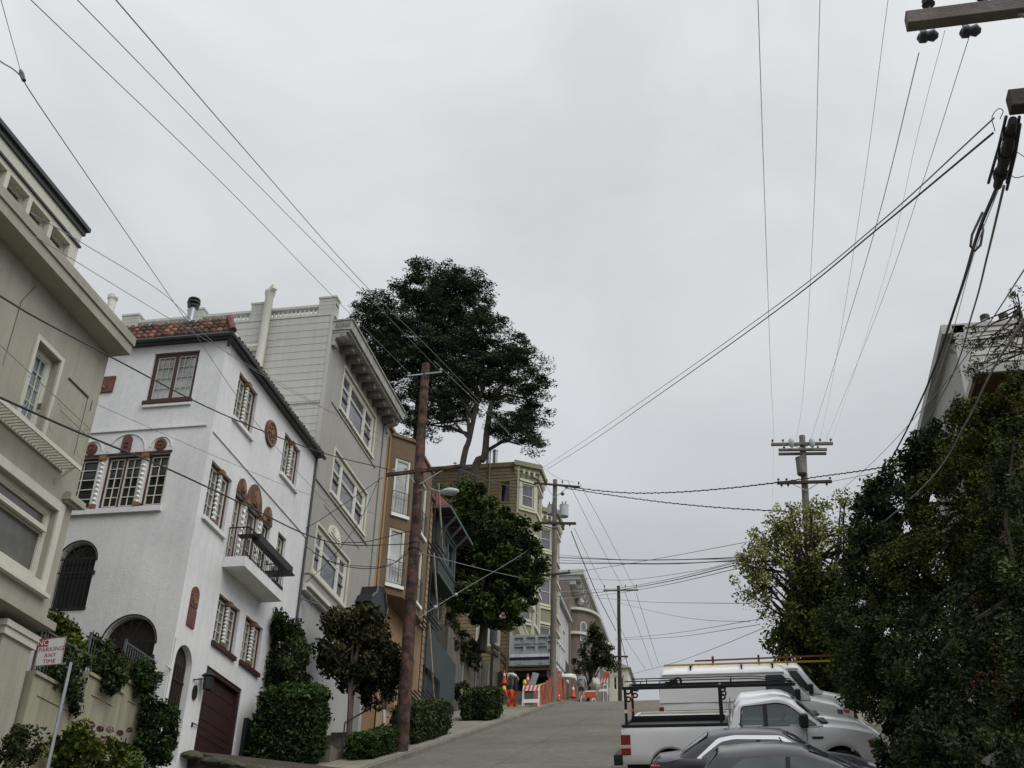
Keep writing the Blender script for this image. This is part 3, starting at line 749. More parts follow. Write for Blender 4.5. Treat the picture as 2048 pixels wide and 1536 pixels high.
window(H, FS(Y0 - .14), sw, M['cream_trim'], M['glass_curtain'], 1, 1, 1, fw=.07, inset=.1, trim=.08)
for h, sp in ((ws[0], (36.05, 37.85)), (ws[1], (36.05, 37.75)), (ws[2], (35.0, 36.75))):
    o = window(H, E_, h, M['cream_trim'], M['glass_grey'], 1, 1, 1, fw=.16, inset=.08, splits=sp, trans=.5, trim=.07, sill=.1, sash_m=M['white_trim'])
    for a, b in ((h[0], sp[0]), (sp[1], h[1])):
        q = MB(E_); q.box(a + .18, b - .14, h[2] + .62, h[2] + .68, -.12, -.06); q.build('meeting_rail', M['seam'], o)
for q in ((33.5, 39.4, 16.78, 16.86, .003, .05), (34.1, 39.5, 20.1, 20.16, .003, .04), (34.6, 38.6, 16.3, 16.33, .003, .02)): m = MB(E_); m.box(*q); m.build('string_course', M['grey_stucco'], H)
m = MB(E_); m.prism([(35.2, 15.52)] + arch_pts(35.2, 36.45, 15.56, .45, 14) + [(36.45, 15.52)], .004, .07); o = m.build('shell_lunette', M['cream_trim'], H)
m = MB(E_)
for k in range(7):
    t = math.pi * (k + .5) / 7; m.bar((35.82, 15.58, .08), (35.82 - .5 * math.cos(t), 15.58 + .36 * math.sin(t), .08), .03)
m.build('relief', M['white_trim'], o)
m = MB(E_); m.box(33.42, 37.2, 12.92, 13.06, .004, .3); m.box(33.42, 37.2, 12.8, 12.918, .004, .18); m.build('belt_shelf', M['cream_trim'], H)
# entrance hood
m = MB(E_)
prof = [(38.7, 14.3), (38.95, 14.62), (39.2, 14.75), (39.35, 15.1), (39.85, 15.22), (40.3, 15.12), (40.45, 14.8), (40.7, 14.66), (40.68, 14.3)]
m.prism(prof, .004, .6); m.box(38.8, 40.6, 14.1, 14.298, .1, .55); o = m.build('entrance_hood', M['iron'], H)
m = MB(E_); m.tube([(38.72, 14.45, .64)] + [(a, b + .04, .64) for a, b in prof[1:-1]] + [(40.66, 14.45, .64)], .035, 6); m.build('hood_moulding', M['iron_grey'], o)
m = MB(E_); m.box(39.25, 40.35, 9.6, 12.15, -.5, -.45); m.build('front_door', M['dark_wood'], H)
# cornice
m = MB(); m.box(XF + .003, -12.98, 33.36, 40.45, 22.7, 23.07); m.box(XF + .003, -13.06, 33.4, 40.41, 22.6, 22.697); m.box(XF + .003, -12.93, 33.32, 40.5, 23.073, 23.13)
co = m.build('cornice', M['stone_trim'], H)
for k in range(9):
    y = 34.3 + k * .68; m = MB(E_); m.prism([(y, 22.36), (y + .2, 22.36), (y + .2, 22.595), (y, 22.595)], .004, .5); m.build('modillion', M['stone_dark'], co)
for y in (33.42, 40.1):
    m = MB(FS(y)); pts = [(XF + .004, 22.1), (XF + .14, 22.1), (XF + .16, 22.22), (XF + .1, 22.3), (XF + .16, 22.42), (XF + .34, 22.4), (XF + .5, 22.46), (XF + .54, 22.58), (XF + .5, 22.597), (XF + .004, 22.597)]
    m.prism(pts, -.3, 0); o = m.build('corbel', M['stone_trim'], co)
    m = MB(FS(y)); m.ring(XF + .36, 22.5, .05, .09, .003, .03, n=12); m.disc(XF + .36, 22.5, .03, .03, .003, .04, 8); m.build('scroll', M['stone_trim'], o)
m = MB(FS(33.36)); [m.tube([(XF + .15 + .12 * k + .05 * math.cos(t * .9), 22.88 + .07 * math.sin(t * .9), .01) for t in range(8)], .018, 4) for k in range(5)]; m.build('frieze_relief', M['stone_trim'], co)
# roof balustrade on the south edge
ba = MB(S_); ba.box(-22.3, XF, 23.4, 23.5, -.32, .03); ba.box(-22.3, XF, 23.82, 23.92, -.3, .0)
bo = ba.build('balustrade', M['grey_trim'], H)
piers = [(-22.28, -21.6), (-19.6, -18.95), (-17.02, -16.39), (-14.35, XF)]
for a, b in piers:
    q = MB(S_); q.box(a, b, 23.503, 24.14, -.36, .03); q.box(a - .03, b + .03, 24.143, 24.22, -.39, .06)
    for k in range(3): q.box(a - .006, b + .006, 23.68 + k * .16, 23.69 + k * .16, -.366, .036)
    q.build('pier', M['grey_siding'], bo)
for i in range(3):
    a, b = piers[i][1], piers[i + 1][0]; n = int((b - a) / .17)
    for k in range(n):
        q = MB(); u = a + (k + .5) * (b - a) / n
        q.lathe((u, Y0 + .15, 23.5), [(.05, 0), (.06, .04), (.035, .08), (.065, .18), (.04, .27), (.055, .32)], 7)
        q.build('baluster', M['white_trim'], bo, smooth=True)
m = MB(); m.lathe((-16.28, 33.2, 20.6), [(.155, 0), (.155, 3.75), (.19, 3.8), (.2, 3.95)], 12); m.bar((-16.28, 33.2, 24.55), (-16.02, 33.0, 24.62), .2); m.build('vent_pipe', M['pale_pipe'], H, smooth=True)
m = MB(); m.lathe((-22.7, 33.1, 21), [(.15, 0), (.15, 3.75), (.2, 3.8), (.2, 3.95)], 12); m.bar((-22.7, 33.1, 24.8), (-22.5, 33.0, 24.88), .16); m.build('vent_pipe', M['pale_pipe'], H, smooth=True)
m = MB(E_); m.tube([(40.1, 22.3, .05), (40.1, 13, .05)], .05, 6); m.build('downpipe', M['grey_stucco'], H)
m = MB(E_); m.bar((33.55, 13.4, .02), (33.55, 13.4, .2), .05); m.bar((33.5, 12.55, .01), (33.9, 12.5, .45), .04); m.ring(33.75, 12.5, .1, .13, .3, .33, n=12); m.build('sign_bracket', M['iron_grey'], H)

# ================================================================== BROWN HOUSE WITH BAY
H = thing('bay_house', 'brown stucco house with angled bay over peach lower storey', 'house', (XF - 4, 44, gz(44)))
m1 = MB(E_); wall(m1, 40.72, 48.4, 15.6, 22.6, [], .2); m2 = MB(); mass(m2, -26, XF, 40.72, 48.4, 6, 22.6, 'wnrs'); multi([m1, m2], 'wall', M['peach_stucco'], H)
lh = [(41.4, 42.3, 11.4, 14.6), (43.4, 44.5, 10.6, 14.4), (46.0, 47.0, 12.2, 14.6)]
m1 = MB(E_); wall(m1, 40.72, 48.4, 6, 15.6, lh, .35); m1.build('lower_wall', M['peach_stucco'], H)
for h in lh[::2]: window(H, E_, h, M['brown_stucco'], M['glass_dark'], 1, 1, 2, fw=.09, inset=.2)
h = lh[1]; m = MB(E_); m.box(h[0] + .01, h[1] - .01, h[2], h[3] - .01, -.34, -.28)
for k in range(3): m.box(h[0] + .15, h[1] - .15, h[2] + .3 + k * 1.2, h[2] + 1.2 + k * 1.2, -.278, -.25)
m.build('front_door', M['dark_wood'], H)
m = MB(E_); m.box(40.75, 45.6, 9.5, 11.15, .004, .5); m.build('stoop_wall', M['peach_stucco'], H)
B = [(-13.7, 41.2), (-12.9, 42.05), (-12.9, 45.05), (-13.7, 45.9)]
faces = []
bz0, bz1 = 15.6, 22.45
frs = []
for i in range(3):
    (xa, ya), (xb, yb) = B[i], B[i + 1]; frs.append((frame(xa, ya, xb - xa, yb - ya), math.hypot(xb - xa, yb - ya)))
parts = []
HB = [(.31, 1.06, 19.05, 21.55), (.31, 1.06, 16.05, 18.42)]
HF = [(.6, 2.4, 19.1, 21.5), (.6, 2.4, 16.1, 18.4)]
for i, (fr, L_) in enumerate(frs):
    m = MB(fr); wall(m, 0, L_, bz0, bz1, HB if i != 1 else HF, .14); parts.append(m)
m = MB(); m.face(*[(x, y, bz0) for x, y in B]); m.face(*[(x, y, bz1) for x, y in B]); parts.append(m)
bay = multi(parts, 'bay', M['brown_stucco'], H)
m = MB(); m.prism([(x + (.07 if 0 < i < 3 else .02), y + (-.07 if i < 2 else .07)) for i, (x, y) in enumerate(B)], bz1 + .002, bz1 + .14); m.build('bay_cap', M['brown_stucco'], bay)
for i, (fr, L_) in enumerate(frs):
    for h in (HB if i != 1 else HF):
        o = window(bay, fr, h, M['cream_trim'], M['glass_curtain'] if i != 1 else M['glass_grey'], 1 if i != 1 else 2, 1, 1, fw=.08, inset=.08)
        m = MB(fr); r0, r1 = h[2] + .03, h[2] + .95
        m.tube([(h[0] - .03, r1, .06), (h[1] + .03, r1, .06)], .014, 5); m.tube([(h[0] - .03, r1 - .3, .06), (h[1] + .03, r1 - .3, .06)], .01, 5); m.tube([(h[0] - .03, r0, .06), (h[1] + .03, r0, .06)], .014, 5)
        n = int((h[1] - h[0]) / .11)
        for k in range(n + 1): m.tube([(h[0] + k * (h[1] - h[0]) / n, r0, .06), (h[0] + k * (h[1] - h[0]) / n, r1, .06)], .008, 4)
        for u in (h[0], h[1]): m.tube([(u, r1, .002), (u, r1, .06)], .01, 4)
        m.build('window_railing', M['iron'], bay)
        m = MB(fr); m.box(h[0] - .05, h[1] + .05, h[2] - .16, h[2] - .03, .003, .1); m.build('sill', M['white_trim'], bay)
m = MB(E_); m.tube([(40.95, 22.3, .06), (40.95, 9.5, .06)], .045, 6); m.build('downpipe', M['peach_stucco'], H)
m = MB(E_); m.box(40.78, 48.35, 22.6, 22.75, -.3, .12); m.build('roof_edge', M['brown_stucco'], H)
m = MB(); 
for y in (46.55, 47.3): m.tube([(-13.3, y, 13.2), (-13.3, y, 22.7)], .025, 6)
for k in range(30): m.tube([(-13.3, 46.55, 13.4 + k * .31), (-13.3, 47.3, 13.4 + k * .31)], .016, 5)
o = m.build('fire_escape', M['iron'], H)
for z in (13.0, 16.2, 19.6):
    m = MB()
    for t in range(6): m.box(-13.68 + t * .17, -13.62 + t * .17, 45.95, 47.9, z, z + .04)
    for t in range(9): m.tube([(-12.78, 46 + t * .23, z + .05), (-12.78, 46 + t * .23, z + .95)], .012, 4)
    m.tube([(-12.78, 46, z + .95), (-12.78, 47.9, z + .95)], .016, 5); m.build('landing', M['iron'], o)
    m = MB(); m.bar((-12.95, 46.3, z + 3.0), (-12.95, 47.85, z + .1), .05, .16); m.build('stair_stringer', M['wood_pale'], o)
m = MB()
for y in (45.2, 46.4, 47.8):
    m.tube([(-13.5, y, 22.7), (-13.5, y, 23.7)], .02, 5)
m.tube([(-13.5, 45.2, 23.65), (-13.5, 47.8, 23.65)], .018, 5); m.tube([(-13.5, 45.2, 23.2), (-13.5, 47.8, 23.2)], .012, 5)
m.build('roof_railing', M['iron'], H)

# ================================================================== GREEN HOUSE WITH RED ROOF
H = thing('cottage', 'dark green house with red roof and projecting corner window bay', 'house', (XF - 4, 51, gz(51)))
XG = -14.3
lowh = (48.3, 51.5, 12.2, 14.9)
m1 = MB(E_); wall(m1, 48.45, 54.3, 10, 16.6, [lowh], .25); m2 = MB(); mass(m2, -25, XF, 48.45, 54.3, 10, 16.6, 'snwr')
m3 = MB(FE(XG)); gh = (50.0, 51.6, 16.9, 18.6); wall(m3, 48.45, 52.6, 16.6, 22.6, [gh], .15); m4 = MB(); mass(m4, -25, XG, 48.45, 52.6, 16.6, 22.6, 'snwr')
multi([m1, m2, m3, m4], 'wall', M['green_siding'], H)
m = MB(E_)
for k in range(4): m.box(lowh[0] + .01, lowh[1] - .01, lowh[2] + k * .67, lowh[2] + k * .67 + .655, -.24, -.2)
m.build('garage_door', M['green_door'], H)
window(H, FE(XG), gh, M['green_trim'], M['glass_dark'], 2, 1, 1, fw=.09, inset=.08, trim=.1)
bx, by0, by1, z0, z1 = -13.45, 48.9, 52.2, 19.3, 22.3
fr1, fr2 = FE(bx), FS(by0)
wh = (49.7, 51.8, 20.25, 21.75)
m1 = MB(fr1); wall(m1, by0, by1, z0, z1, [wh], .12); m2 = MB(fr2); wall(m2, XG, bx, z0, z1, [], .1); m3 = MB(); mass(m3, XG, bx, by0, by1, z0, z1, 'nb')
bay = multi([m1, m2, m3], 'bay', M['green_siding'], H)
window(bay, fr1, wh, M['green_trim'], M['glass_dark'], 2, 1, 1, fw=.12, inset=.06, trim=.12)
m = MB(fr1); m.box(by0, by1, 20.0, 20.06, .003, .05); m.box(by0, by1, z0, z0 + .1, .003, .04); m.box(50.1, 51.2, 20.3, 21.2, -.1, -.09); m.build('trim_band', M['green_trim'], bay)
# low hipped roof with deep bracketed eaves
ex, ey0, ey1, ez = -12.85, 48.2, 53.0, 22.35
m = MB(); rz = 25.6
A = [(ex, ey0, ez), (ex, ey1, ez), (-25, ey1, ez), (-25, ey0, ez)]; R0, R1 = (-15.6, 50.4, rz), (-24, 50.6, rz)
m.face(A[0], A[1], R0); m.face(A[3], A[0], R0, R1); m.face(A[1], A[2], R1, R0); m.face(A[2], A[3], R1)
for i in range(4):
    p, q = A[i], A[(i + 1) % 4]; m.face(p, q, (q[0], q[1], q[2] - .1), (p[0], p[1], p[2] - .1))
ro = m.build('roof', M['red_roof'], H); m = MB(); m.face(*[(x, y, z - .1) for x, y, z in A]); m.build('soffit', M['wood_red'], ro)
for y in (49.2, 50.4, 51.6):
    m = MB(); m.bar((bx + .01, y, 21.5), (ex + .08, y, 22.2), .09); m.bar((bx + .01, y, 22.2), (ex + .05, y, 22.2), .08); m.build('eave_bracket', M['green_trim'], ro)
m = MB(); m.box(ex, ex + .05, ey0, ey1, ez - .12, ez + .02); m.box(-20, ex, ey0 - .05, ey0 - .003, ez - .12, ez + .02); m.build('fascia', M['green_trim'], ro)

# ================================================================== RETAINING WALL, STAIR RAIL
W = thing('retaining_wall', 'dark stained concrete retaining wall with ivy uphill of the green house', 'wall', (-14.3, 60, gz(60)))
m = MB()
ys_ = [54.35, 57, 60, 63, 66, 68.7]; tz = [18.6, 18.9, 19.1, 19.4, 19.9, 20.3]
for i in range(5):
    m.face((-14.2, ys_[i], gz(ys_[i]) - .5), (-14.2, ys_[i + 1], gz(ys_[i + 1]) - .5), (-14.2, ys_[i + 1], tz[i + 1]), (-14.2, ys_[i], tz[i]))
    m.face((-14.2, ys_[i], tz[i]), (-14.2, ys_[i + 1], tz[i + 1]), (-26, ys_[i + 1], tz[i + 1]), (-26, ys_[i], tz[i]))
m.face((-14.2, 54.35, gz(54) - .5), (-26, 54.35, gz(54) - .5), (-26, 54.35, tz[0]), (-14.2, 54.35, tz[0]))
m.build('wall_face', M['wall_conc'], W)
m = MB()
for y in (57.5, 60.5, 63.5): m.box(-14.19, -14.12, y, y + .12, gz(y), 19.0)
m.build('weep_strip', M['concrete'], W)
F = thing('stair_railing', 'weathered wooden posts and sloping rails of a hillside stair above retaining wall', 'railing', (-13.6, 62, gz(62)))
for i, (px, py, Y) in enumerate(((985, 1290, 62), (1011, 1318, 62.6))):
    p = at(px, py, y=Y); m = MB(); m.box(p.x - .07, p.x + .07, p.y - .07, p.y + .07, gz(Y), p.z); m.build('post', M['wood_brown'], F)
for (a, b) in (((982, 1284, 61.9), (1014, 1318, 62.7)), ((984, 1300, 61.9), (1013, 1330, 62.7)), ((935, 1268, 60), (962, 1300, 61)), ((938, 1285, 60), (962, 1316, 61)), ((962, 1300, 61), (983, 1306, 61.9))):
    p, q = at(*a[:2], y=a[2]), at(*b[:2], y=b[2]); m = MB(); m.bar(p, q, .12, .16); m.build('rail', M['wood_brown'], F)
for px, py, Y in ((940, 1272, 60.1), (960, 1298, 61)):
    p = at(px, py, y=Y); m = MB(); m.box(p.x - .06, p.x + .06, p.y - .06, p.y + .06, p.z - 1.6, p.z + .05); m.build('post', M['wood_pale'], F)
p, q = at(993, 1303, y=62.2), at(999, 1345, y=62.3); m = MB(); m.box(p.x - .25, p.x + .2, 62.2, 62.23, q.z, p.z); m.build('board', M['concrete'], F)
# ================================================================== OLIVE VICTORIAN (top of the hill)
Y0, Y1 = 69.0, 83.0
H = thing('victorian_house', 'tall olive wooden Victorian house with stacked bay windows behind big tree', 'house', (XF - 4, 75, gz(75)))
S_ = FS(Y0); zr = 34.9
sh = [(-15.0, -14.35, 32.0, 33.5), (-16.1, -14.75, 22.3, 24.6), (-18.6, -17.6, 27.0, 29.0)]
m1 = MB(S_); wall(m1, -26, XF, 16, zr, sh, .15); m2 = MB(); mass(m2, -26, XF, Y0, Y1, 16, zr, 'wnre'); multi([m1, m2], 'wall', M['olive_siding'], H)
m1 = MB(S_); clap(m1, -26, XF - .12, 17, zr - .3, .24, sh, .03); m1.build('siding', M['olive_siding'], H)
m1 = MB(S_); m1.box(XF - .12, XF, 17, zr, .003, .045); m1.build('corner_board', M['victorian_trim'], H)
m1 = MB(S_); m1.box(-26, XF, zr - .3, zr + .02, .003, .08); m1.tube([(-16.1 + .35, zr, .1), (-15.75, 24, .1)], .05, 6); m1.build('parapet_trim', M['olive_siding'], H)
window(H, S_, sh[0], M['olive_siding'], M['glass_dark'], 1, 1, 1, fw=.06, inset=.1, trim=.08)
window(H, S_, sh[1], M['cream_trim'], M['glass_grey'], 2, 1, 2, fw=.08, inset=.1, trim=.12)
window(H, S_, sh[2], M['cream_trim'], M['glass_grey'], 1, 1, 2, fw=.08, inset=.1, trim=.1)
for x in (-16.0, -15.53):
    m = MB(); m.lathe((x, 69.5, zr - .1), [(.17, 0), (.17, 1.25), (.2, 1.28), (.2, 1.36)], 12); m.build('flue', M['galv'], H, smooth=True)
def bay_stack(H, ya, proj, flat, zb, zt, floors, cham=.9, hood=True):
    """three-sided bay running up the facade, windows and panels on every floor"""
    P = [(XF, ya), (XF + proj, ya + cham), (XF + proj, ya + cham + flat), (XF, ya + 2 * cham + flat)]
    parts = []; frs = []
    for i in range(3):
        (xa, y_a), (xb, y_b) = P[i], P[i + 1]; L_ = math.hypot(xb - xa, y_b - y_a); fr = frame(xa, y_a, xb - xa, y_b - y_a)
        k = .2 if i != 1 else .35
        hs = [(k, L_ - k, a, b) for a, b in floors]
        m = MB(fr); wall(m, 0, L_, zb, zt, hs, .12); parts.append(m); frs.append((fr, L_, hs))
    m = MB(); m.face(*[(x, y, zb) for x, y in P]); m.face(*[(x, y, zt) for x, y in P]); parts.append(m)
    bay = multi(parts, 'bay', M['olive_panel'], H)
    for i, (fr, L_, hs) in enumerate(frs):
        for h in hs:
            window(bay, fr, h, M['victorian_trim'], M['glass_grey'], 1, 1, 2, fw=.07, inset=.06, trim=.1, mun=.05)
        for a, b in floors:
            m = MB(fr); m.box(-.02, L_ + .02, a - .32, a - .18, .003, .1); m.box(-.02, L_ + .02, b + .14, b + .3, .003, .14)
            m.box(0, .09, a - .18, b + .14, .003, .05); m.box(L_ - .09, L_, a - .18, b + .14, .003, .05)
            m.build('moulding', M['victorian_trim'], bay)
    return P
fl = [(31.75, 33.4), (27.6, 29.6), (24.0, 26.0), (20.9, 22.6)]
PA = bay_stack(H, 69.05, 1.0, 2.1, 20.0, 34.0, fl)
PB = bay_stack(H, 76.5, 1.0, 2.6, 20.4, 34.0, fl)
m = MB(); e = .38
def grow(P, e): return [(P[0][0] - .3, P[0][1] - e), (P[1][0] + e, P[1][1] - e * .5), (P[2][0] + e, P[2][1] + e * .5), (P[3][0] - .3, P[3][1] + e)]
for P in (PA, PB):
    m.prism(grow(P, e), 34.62, 34.96); m.prism(grow(P, e * .55), 34.3, 34.617); m.prism(grow(P, .12), 34.002, 34.297)
m.box(XF - .3, XF + .35, 73, 76.4, 34.63, 34.95); m.box(XF - .3, XF + .35, 81.2, 83.2, 34.63, 34.95)
co = m.build('cornice', M['olive_panel'], H)
for P in (PA, PB):
    for i in range(3):
        (xa, ya), (xb, yb) = P[i], P[i + 1]; fr = frame(xa, ya, xb - xa, yb - ya); L_ = math.hypot(xb - xa, yb - ya)
        for k in range(int(L_ / .4)):
            q = MB(fr); q.box(.12 + k * .4, .24 + k * .4, 34.0, 34.3, .14, .32); q.build('bracket', M['victorian_trim'], co)
# porch and outside steps by the lower corner
m = MB(S_); m.prism([(-14.0, 24.2), (-12.4, 24.2), (-13.2, 24.95)], .2, 1.4); m.box(-13.95, -13.8, 20.5, 24.19, .3, .45); m.box(-12.6, -12.45, 20.5, 24.19, .3, .45); m.build('porch', M['victorian_trim'], H)
m = MB(S_); m.bar((-13.65, 24.0, .5), (-12.7, 21.8, .5), .1, .3); m.bar((-13.65, 24.7, .5), (-12.7, 22.5, .5), .07, .1); m.build('stair_railing', M['victorian_trim'], H)

# ================================================================== FAR HOUSES AT THE CREST
H = thing('grey_rowhouse', 'narrow pale grey row house squeezed beyond the olive Victorian', 'house', (XF - 4, 88, gz(88)))
m1 = MB(E_); hs = [(86.0, 87.2, 28.0, 29.6), (88.2, 89.4, 28.0, 29.6), (86.0, 87.2, 24.5, 26.2), (88.2, 89.4, 24.5, 26.2)]
wall(m1, 84.5, 91.5, 17, 31.2, hs, .15); m2 = MB(); mass(m2, -26, XF, 84.5, 91.5, 17, 31.2, 'snwr'); multi([m1, m2], 'wall', M['far_grey'], H)
for h in hs: window(H, E_, h, M['white_trim'], M['glass_dark'], 1, 1, 2, fw=.08, inset=.08, trim=.08)
m = MB(); m.box(XF - .2, XF + .3, 84.4, 91.6, 31.2, 31.45); m.build('cornice', M['far_grey'], H)
H = thing('apartment_building', 'brown apartment building with arched bow front and long pale cornice at the crest', 'building', (XF - 4, 104, gz(104)))
m1 = MB(E_); m1.face((92, 16, 0), (115, 16, 0), (115, 35.0, 0), (92, 35.0, 0)); m2 = MB(); mass(m2, -28, XF, 92, 115, 16, 35.0, 'snwr'); multi([m1, m2], 'wall', M['brown_brick'], H)
m = MB(); m.box(-28, -12.5, 97.9 - 6, 113.3, 35.55, 36.0); m.box(-28, -12.8, 92.1, 113.1, 35.2, 35.547); m.box(-28, -13.2, 92.2, 113, 34.8, 35.197); co = m.build('cornice', M['far_grey'], H)
for k in range(16):
    q = MB(); q.box(XF + .003, -12.85, 93 + k * 1.25, 93.3 + k * 1.25, 34.75, 35.19); q.build('bracket', M['far_grey'], co)
def bow(H, yc, r, z0, z1, mw):
    fr = frame(XF, yc, 0, 1); n = 18
    P = [(r * .75 * math.sin(math.pi * i / n), -r * math.cos(math.pi * i / n)) for i in range(n + 1)]
    m = MB(); m.prism([(XF + a, yc + b) for a, b in P], z0, z1); o = m.build('bow_window', M['brown_brick'], H, smooth=True)
    for z in (z0 + .1, z0 + 1.1, z1 - 2.3, z1 - .2): m = MB(); m.prism([(XF + a * 1.12, yc + b * 1.1) for a, b in P], z, z + .22); m.build('band', M['victorian_trim'], o)
    for z in mw:
        for i in (2, 5, 8, 11, 14):
            (a0, b0), (a1, b1) = P[i], P[i + 2]
            f2 = frame(XF + a0, yc + b0, a1 - a0, b1 - b0); L_ = math.hypot(a1 - a0, b1 - b0)
            q = MB(f2); q.prism([(.06, z)] + arch_pts(.06, L_ - .06, z + 1.3, .4, 8) + [(L_ - .06, z)], .02, .07); w_ = q.build('window', M['victorian_trim'], o)
            q = MB(f2); q.prism([(.14, z + .08)] + arch_pts(.14, L_ - .14, z + 1.28, .32, 8) + [(L_ - .14, z + .08)], .072, .085); q.build('pane', M['glass_grey'], w_)
bow(H, 95.6, 2.6, 22.5, 33.0, (24.0, 27.4, 30.2)); bow(H, 103.5, 2.6, 22.5, 33.0, (24.0, 27.4, 30.2))
p = at(1156, 1203, x=XF + .2); m = MB(); m.lathe((p.x + .2, p.y, p.z - .3), [(.05, 0), (.3, .15), (.34, .35), (.25, .55), (.05, .65)], 10); m.build('globe_lamp', M['porcelain'], H, smooth=True)
p = at(1215, 1338, y=112)
H = thing('corner_shop', 'small cream house with dark window bands far off behind the crest pole', 'house', (p.x + 1, 118, gz(118)))
xx0, xx1 = at(1207, 1340, y=112).x, at(1256, 1340, y=112).x; zt = p.z
m = MB(FS(112)); hs = [(xx0 + .9, xx1 - .4, zt - 2.1, zt - .7)]
wall(m, xx0, xx1, 15, zt, hs, .2); m2 = MB(); mass(m2, xx0, xx1, 112, 120, 15, zt, 'wen'); multi([m, m2], 'wall', M['cream_trim'], H)
window(H, FS(112), hs[0], M['cream_trim'], M['glass_dark'], 3, 1, 2, fw=.1, inset=.1)
m = MB(FS(112)); m.prism([(xx0 - .2, zt + .002), (xx1 + .3, zt + .002), ((xx0 + xx1) / 2, zt + .75)], -8.3, .3); m.build('roof', M['far_grey'], H)

# ================================================================== RIGHT-HAND HOUSES ABOVE THE HEDGES
XR = 6.7
H = thing('siding_house', 'pale lapped siding house with three roof vents at right edge', 'house', (XR + 4, 33, gz(33)))
YS = 29.9; zr = 18.65
m1 = MB(FS(YS)); m1.face((XR, 5, 0), (20, 5, 0), (20, zr, 0), (XR, zr, 0)); m2 = MB(); mass(m2, XR, 20, YS, 36.7, 5, zr, 'ner')
m3 = MB(FWs(XR)); wh = [(31.0, 31.7, 14.0, 17.0), (32.6, 33.4, 13.6, 16.6), (34.6, 35.4, 13.6, 16.6)]
wall(m3, YS, 36.7, 5, zr, wh, .15); multi([m1, m2, m3], 'wall', M['right_trim'], H)
m1 = MB(FS(YS)); clap(m1, XR + .35, 20, 8, zr - .1, .26, lap=.04); m1.build('siding', M['right_siding'], H)
m1 = MB(FS(YS)); m1.box(XR, XR + .35, 6, zr - .003, .003, .05); m1.build('corner_board', M['right_trim'], H)
for h in wh: window(H, FWs(XR), h, M['right_trim'], M['glass_dark'], 1, 1, 2, fw=.08, inset=.1, trim=.1)
m1 = MB(); m1.box(XR - .3, XR + .3, YS - .05, 36.9, zr - .25, zr + .05); m1.box(XR + .303, 20, YS - .05, YS + .2, zr - .08, zr + .05); m1.build('parapet_cap', M['right_trim'], H)
for px in (1975, 2013, 2043):
    p = at(px, 643, y=30.3); m = MB(); m.lathe((p.x, 30.5, zr - .1), [(.1, 0), (.1, .62)], 10); o = m.build('vent_pipe', M['pale_pipe'], H, smooth=True)
    m = MB(); m.lathe((p.x, 30.5, zr + .515), [(.135, 0), (.14, .14), (.02, .2)], 10); m.build('cap', M['iron'], o)
H = thing('shingle_house', 'brown shingle roof of a low house buried in greenery at right', 'house', (XR + 3, 27, gz(27)))
m = MB(); mass(m, 6.6, 14, 25.6, 29.6, 4, 14.4, 'wsne'); m.build('wall', M['shingle'], H)
m = MB(); ez = 14.45; A = [(6.0, 25.2, ez), (14.5, 25.2, ez), (14.5, 29.8, ez), (6.0, 29.8, ez)]; R0, R1 = (6.9, 27.5, 15.9), (14.3, 27.5, 15.9)
m.face(A[0], A[1], R1, R0); m.face(A[2], A[3], R0, R1); m.face(A[3], A[0], R0); m.face(A[1], A[2], R1); m.face(*A)
r = m.build('roof', M['shingle'], H)
m = MB(); m.box(5.95, 6.03, 25.15, 29.85, ez - .12, ez + .08); m.box(6.03, 14.5, 25.12, 25.19, ez - .12, ez + .08); m.build('fascia', M['right_trim'], r)

# ================================================================== UTILITY POLES
def pole(label, base, top, r0, r1, m, group=None):
    P = thing('utility_pole', label, 'pole', base, group)
    mb = MB(); k = 14; n = 10; rg = random.Random(int(base[1])); B_, T_ = Vector(base) - Vector((0, 0, .4)), Vector(top)
    pts = [tuple(B_ + (T_ - B_) * i / k + Vector((rg.uniform(-.012, .012), rg.uniform(-.012, .012), 0))) for i in range(k + 1)]
    mb.tube(pts, [(r0 + (r1 - r0) * i / k) * rg.uniform(.97, 1.03) for i in range(k + 1)], n)
    mb.build('pole_shaft', m, P, smooth=True); return P
def arm(P, a, b, sz, m, ins=(), insz=.16, brace=None, name='crossarm', insm='insulator'):
    mb = MB(); mb.bar(a, b, sz[0], sz[1]); o = mb.build(name, m, P, bevel=.008)
    A, B_ = Vector(a), Vector(b)
    for t in ins:
        p = A.lerp(B_, abs(t)); q = MB(); s = 1 if t >= 0 else -1; h = sz[1] / 2
        q.lathe((p.x, p.y, p.z + (h if s > 0 else -h - insz)), [(.012, 0), (.014, insz * .45), (.06, insz * .5), (.045, insz * .65), (.055, insz * .75), (.03, insz * .95), (.01, insz)], 9)
        q.build('insulator', M[insm], o, smooth=True)
    if brace:
        for t, pz in brace:
            p = A.lerp(B_, t); c = A.lerp(B_, .5) if len(brace) > 1 or True else None; q = MB()
            c = Vector(pz); q.bar(p - Vector((0, 0, sz[1] / 2)), c, .03, .03); q.build('brace', M['galv'], o)
    return o
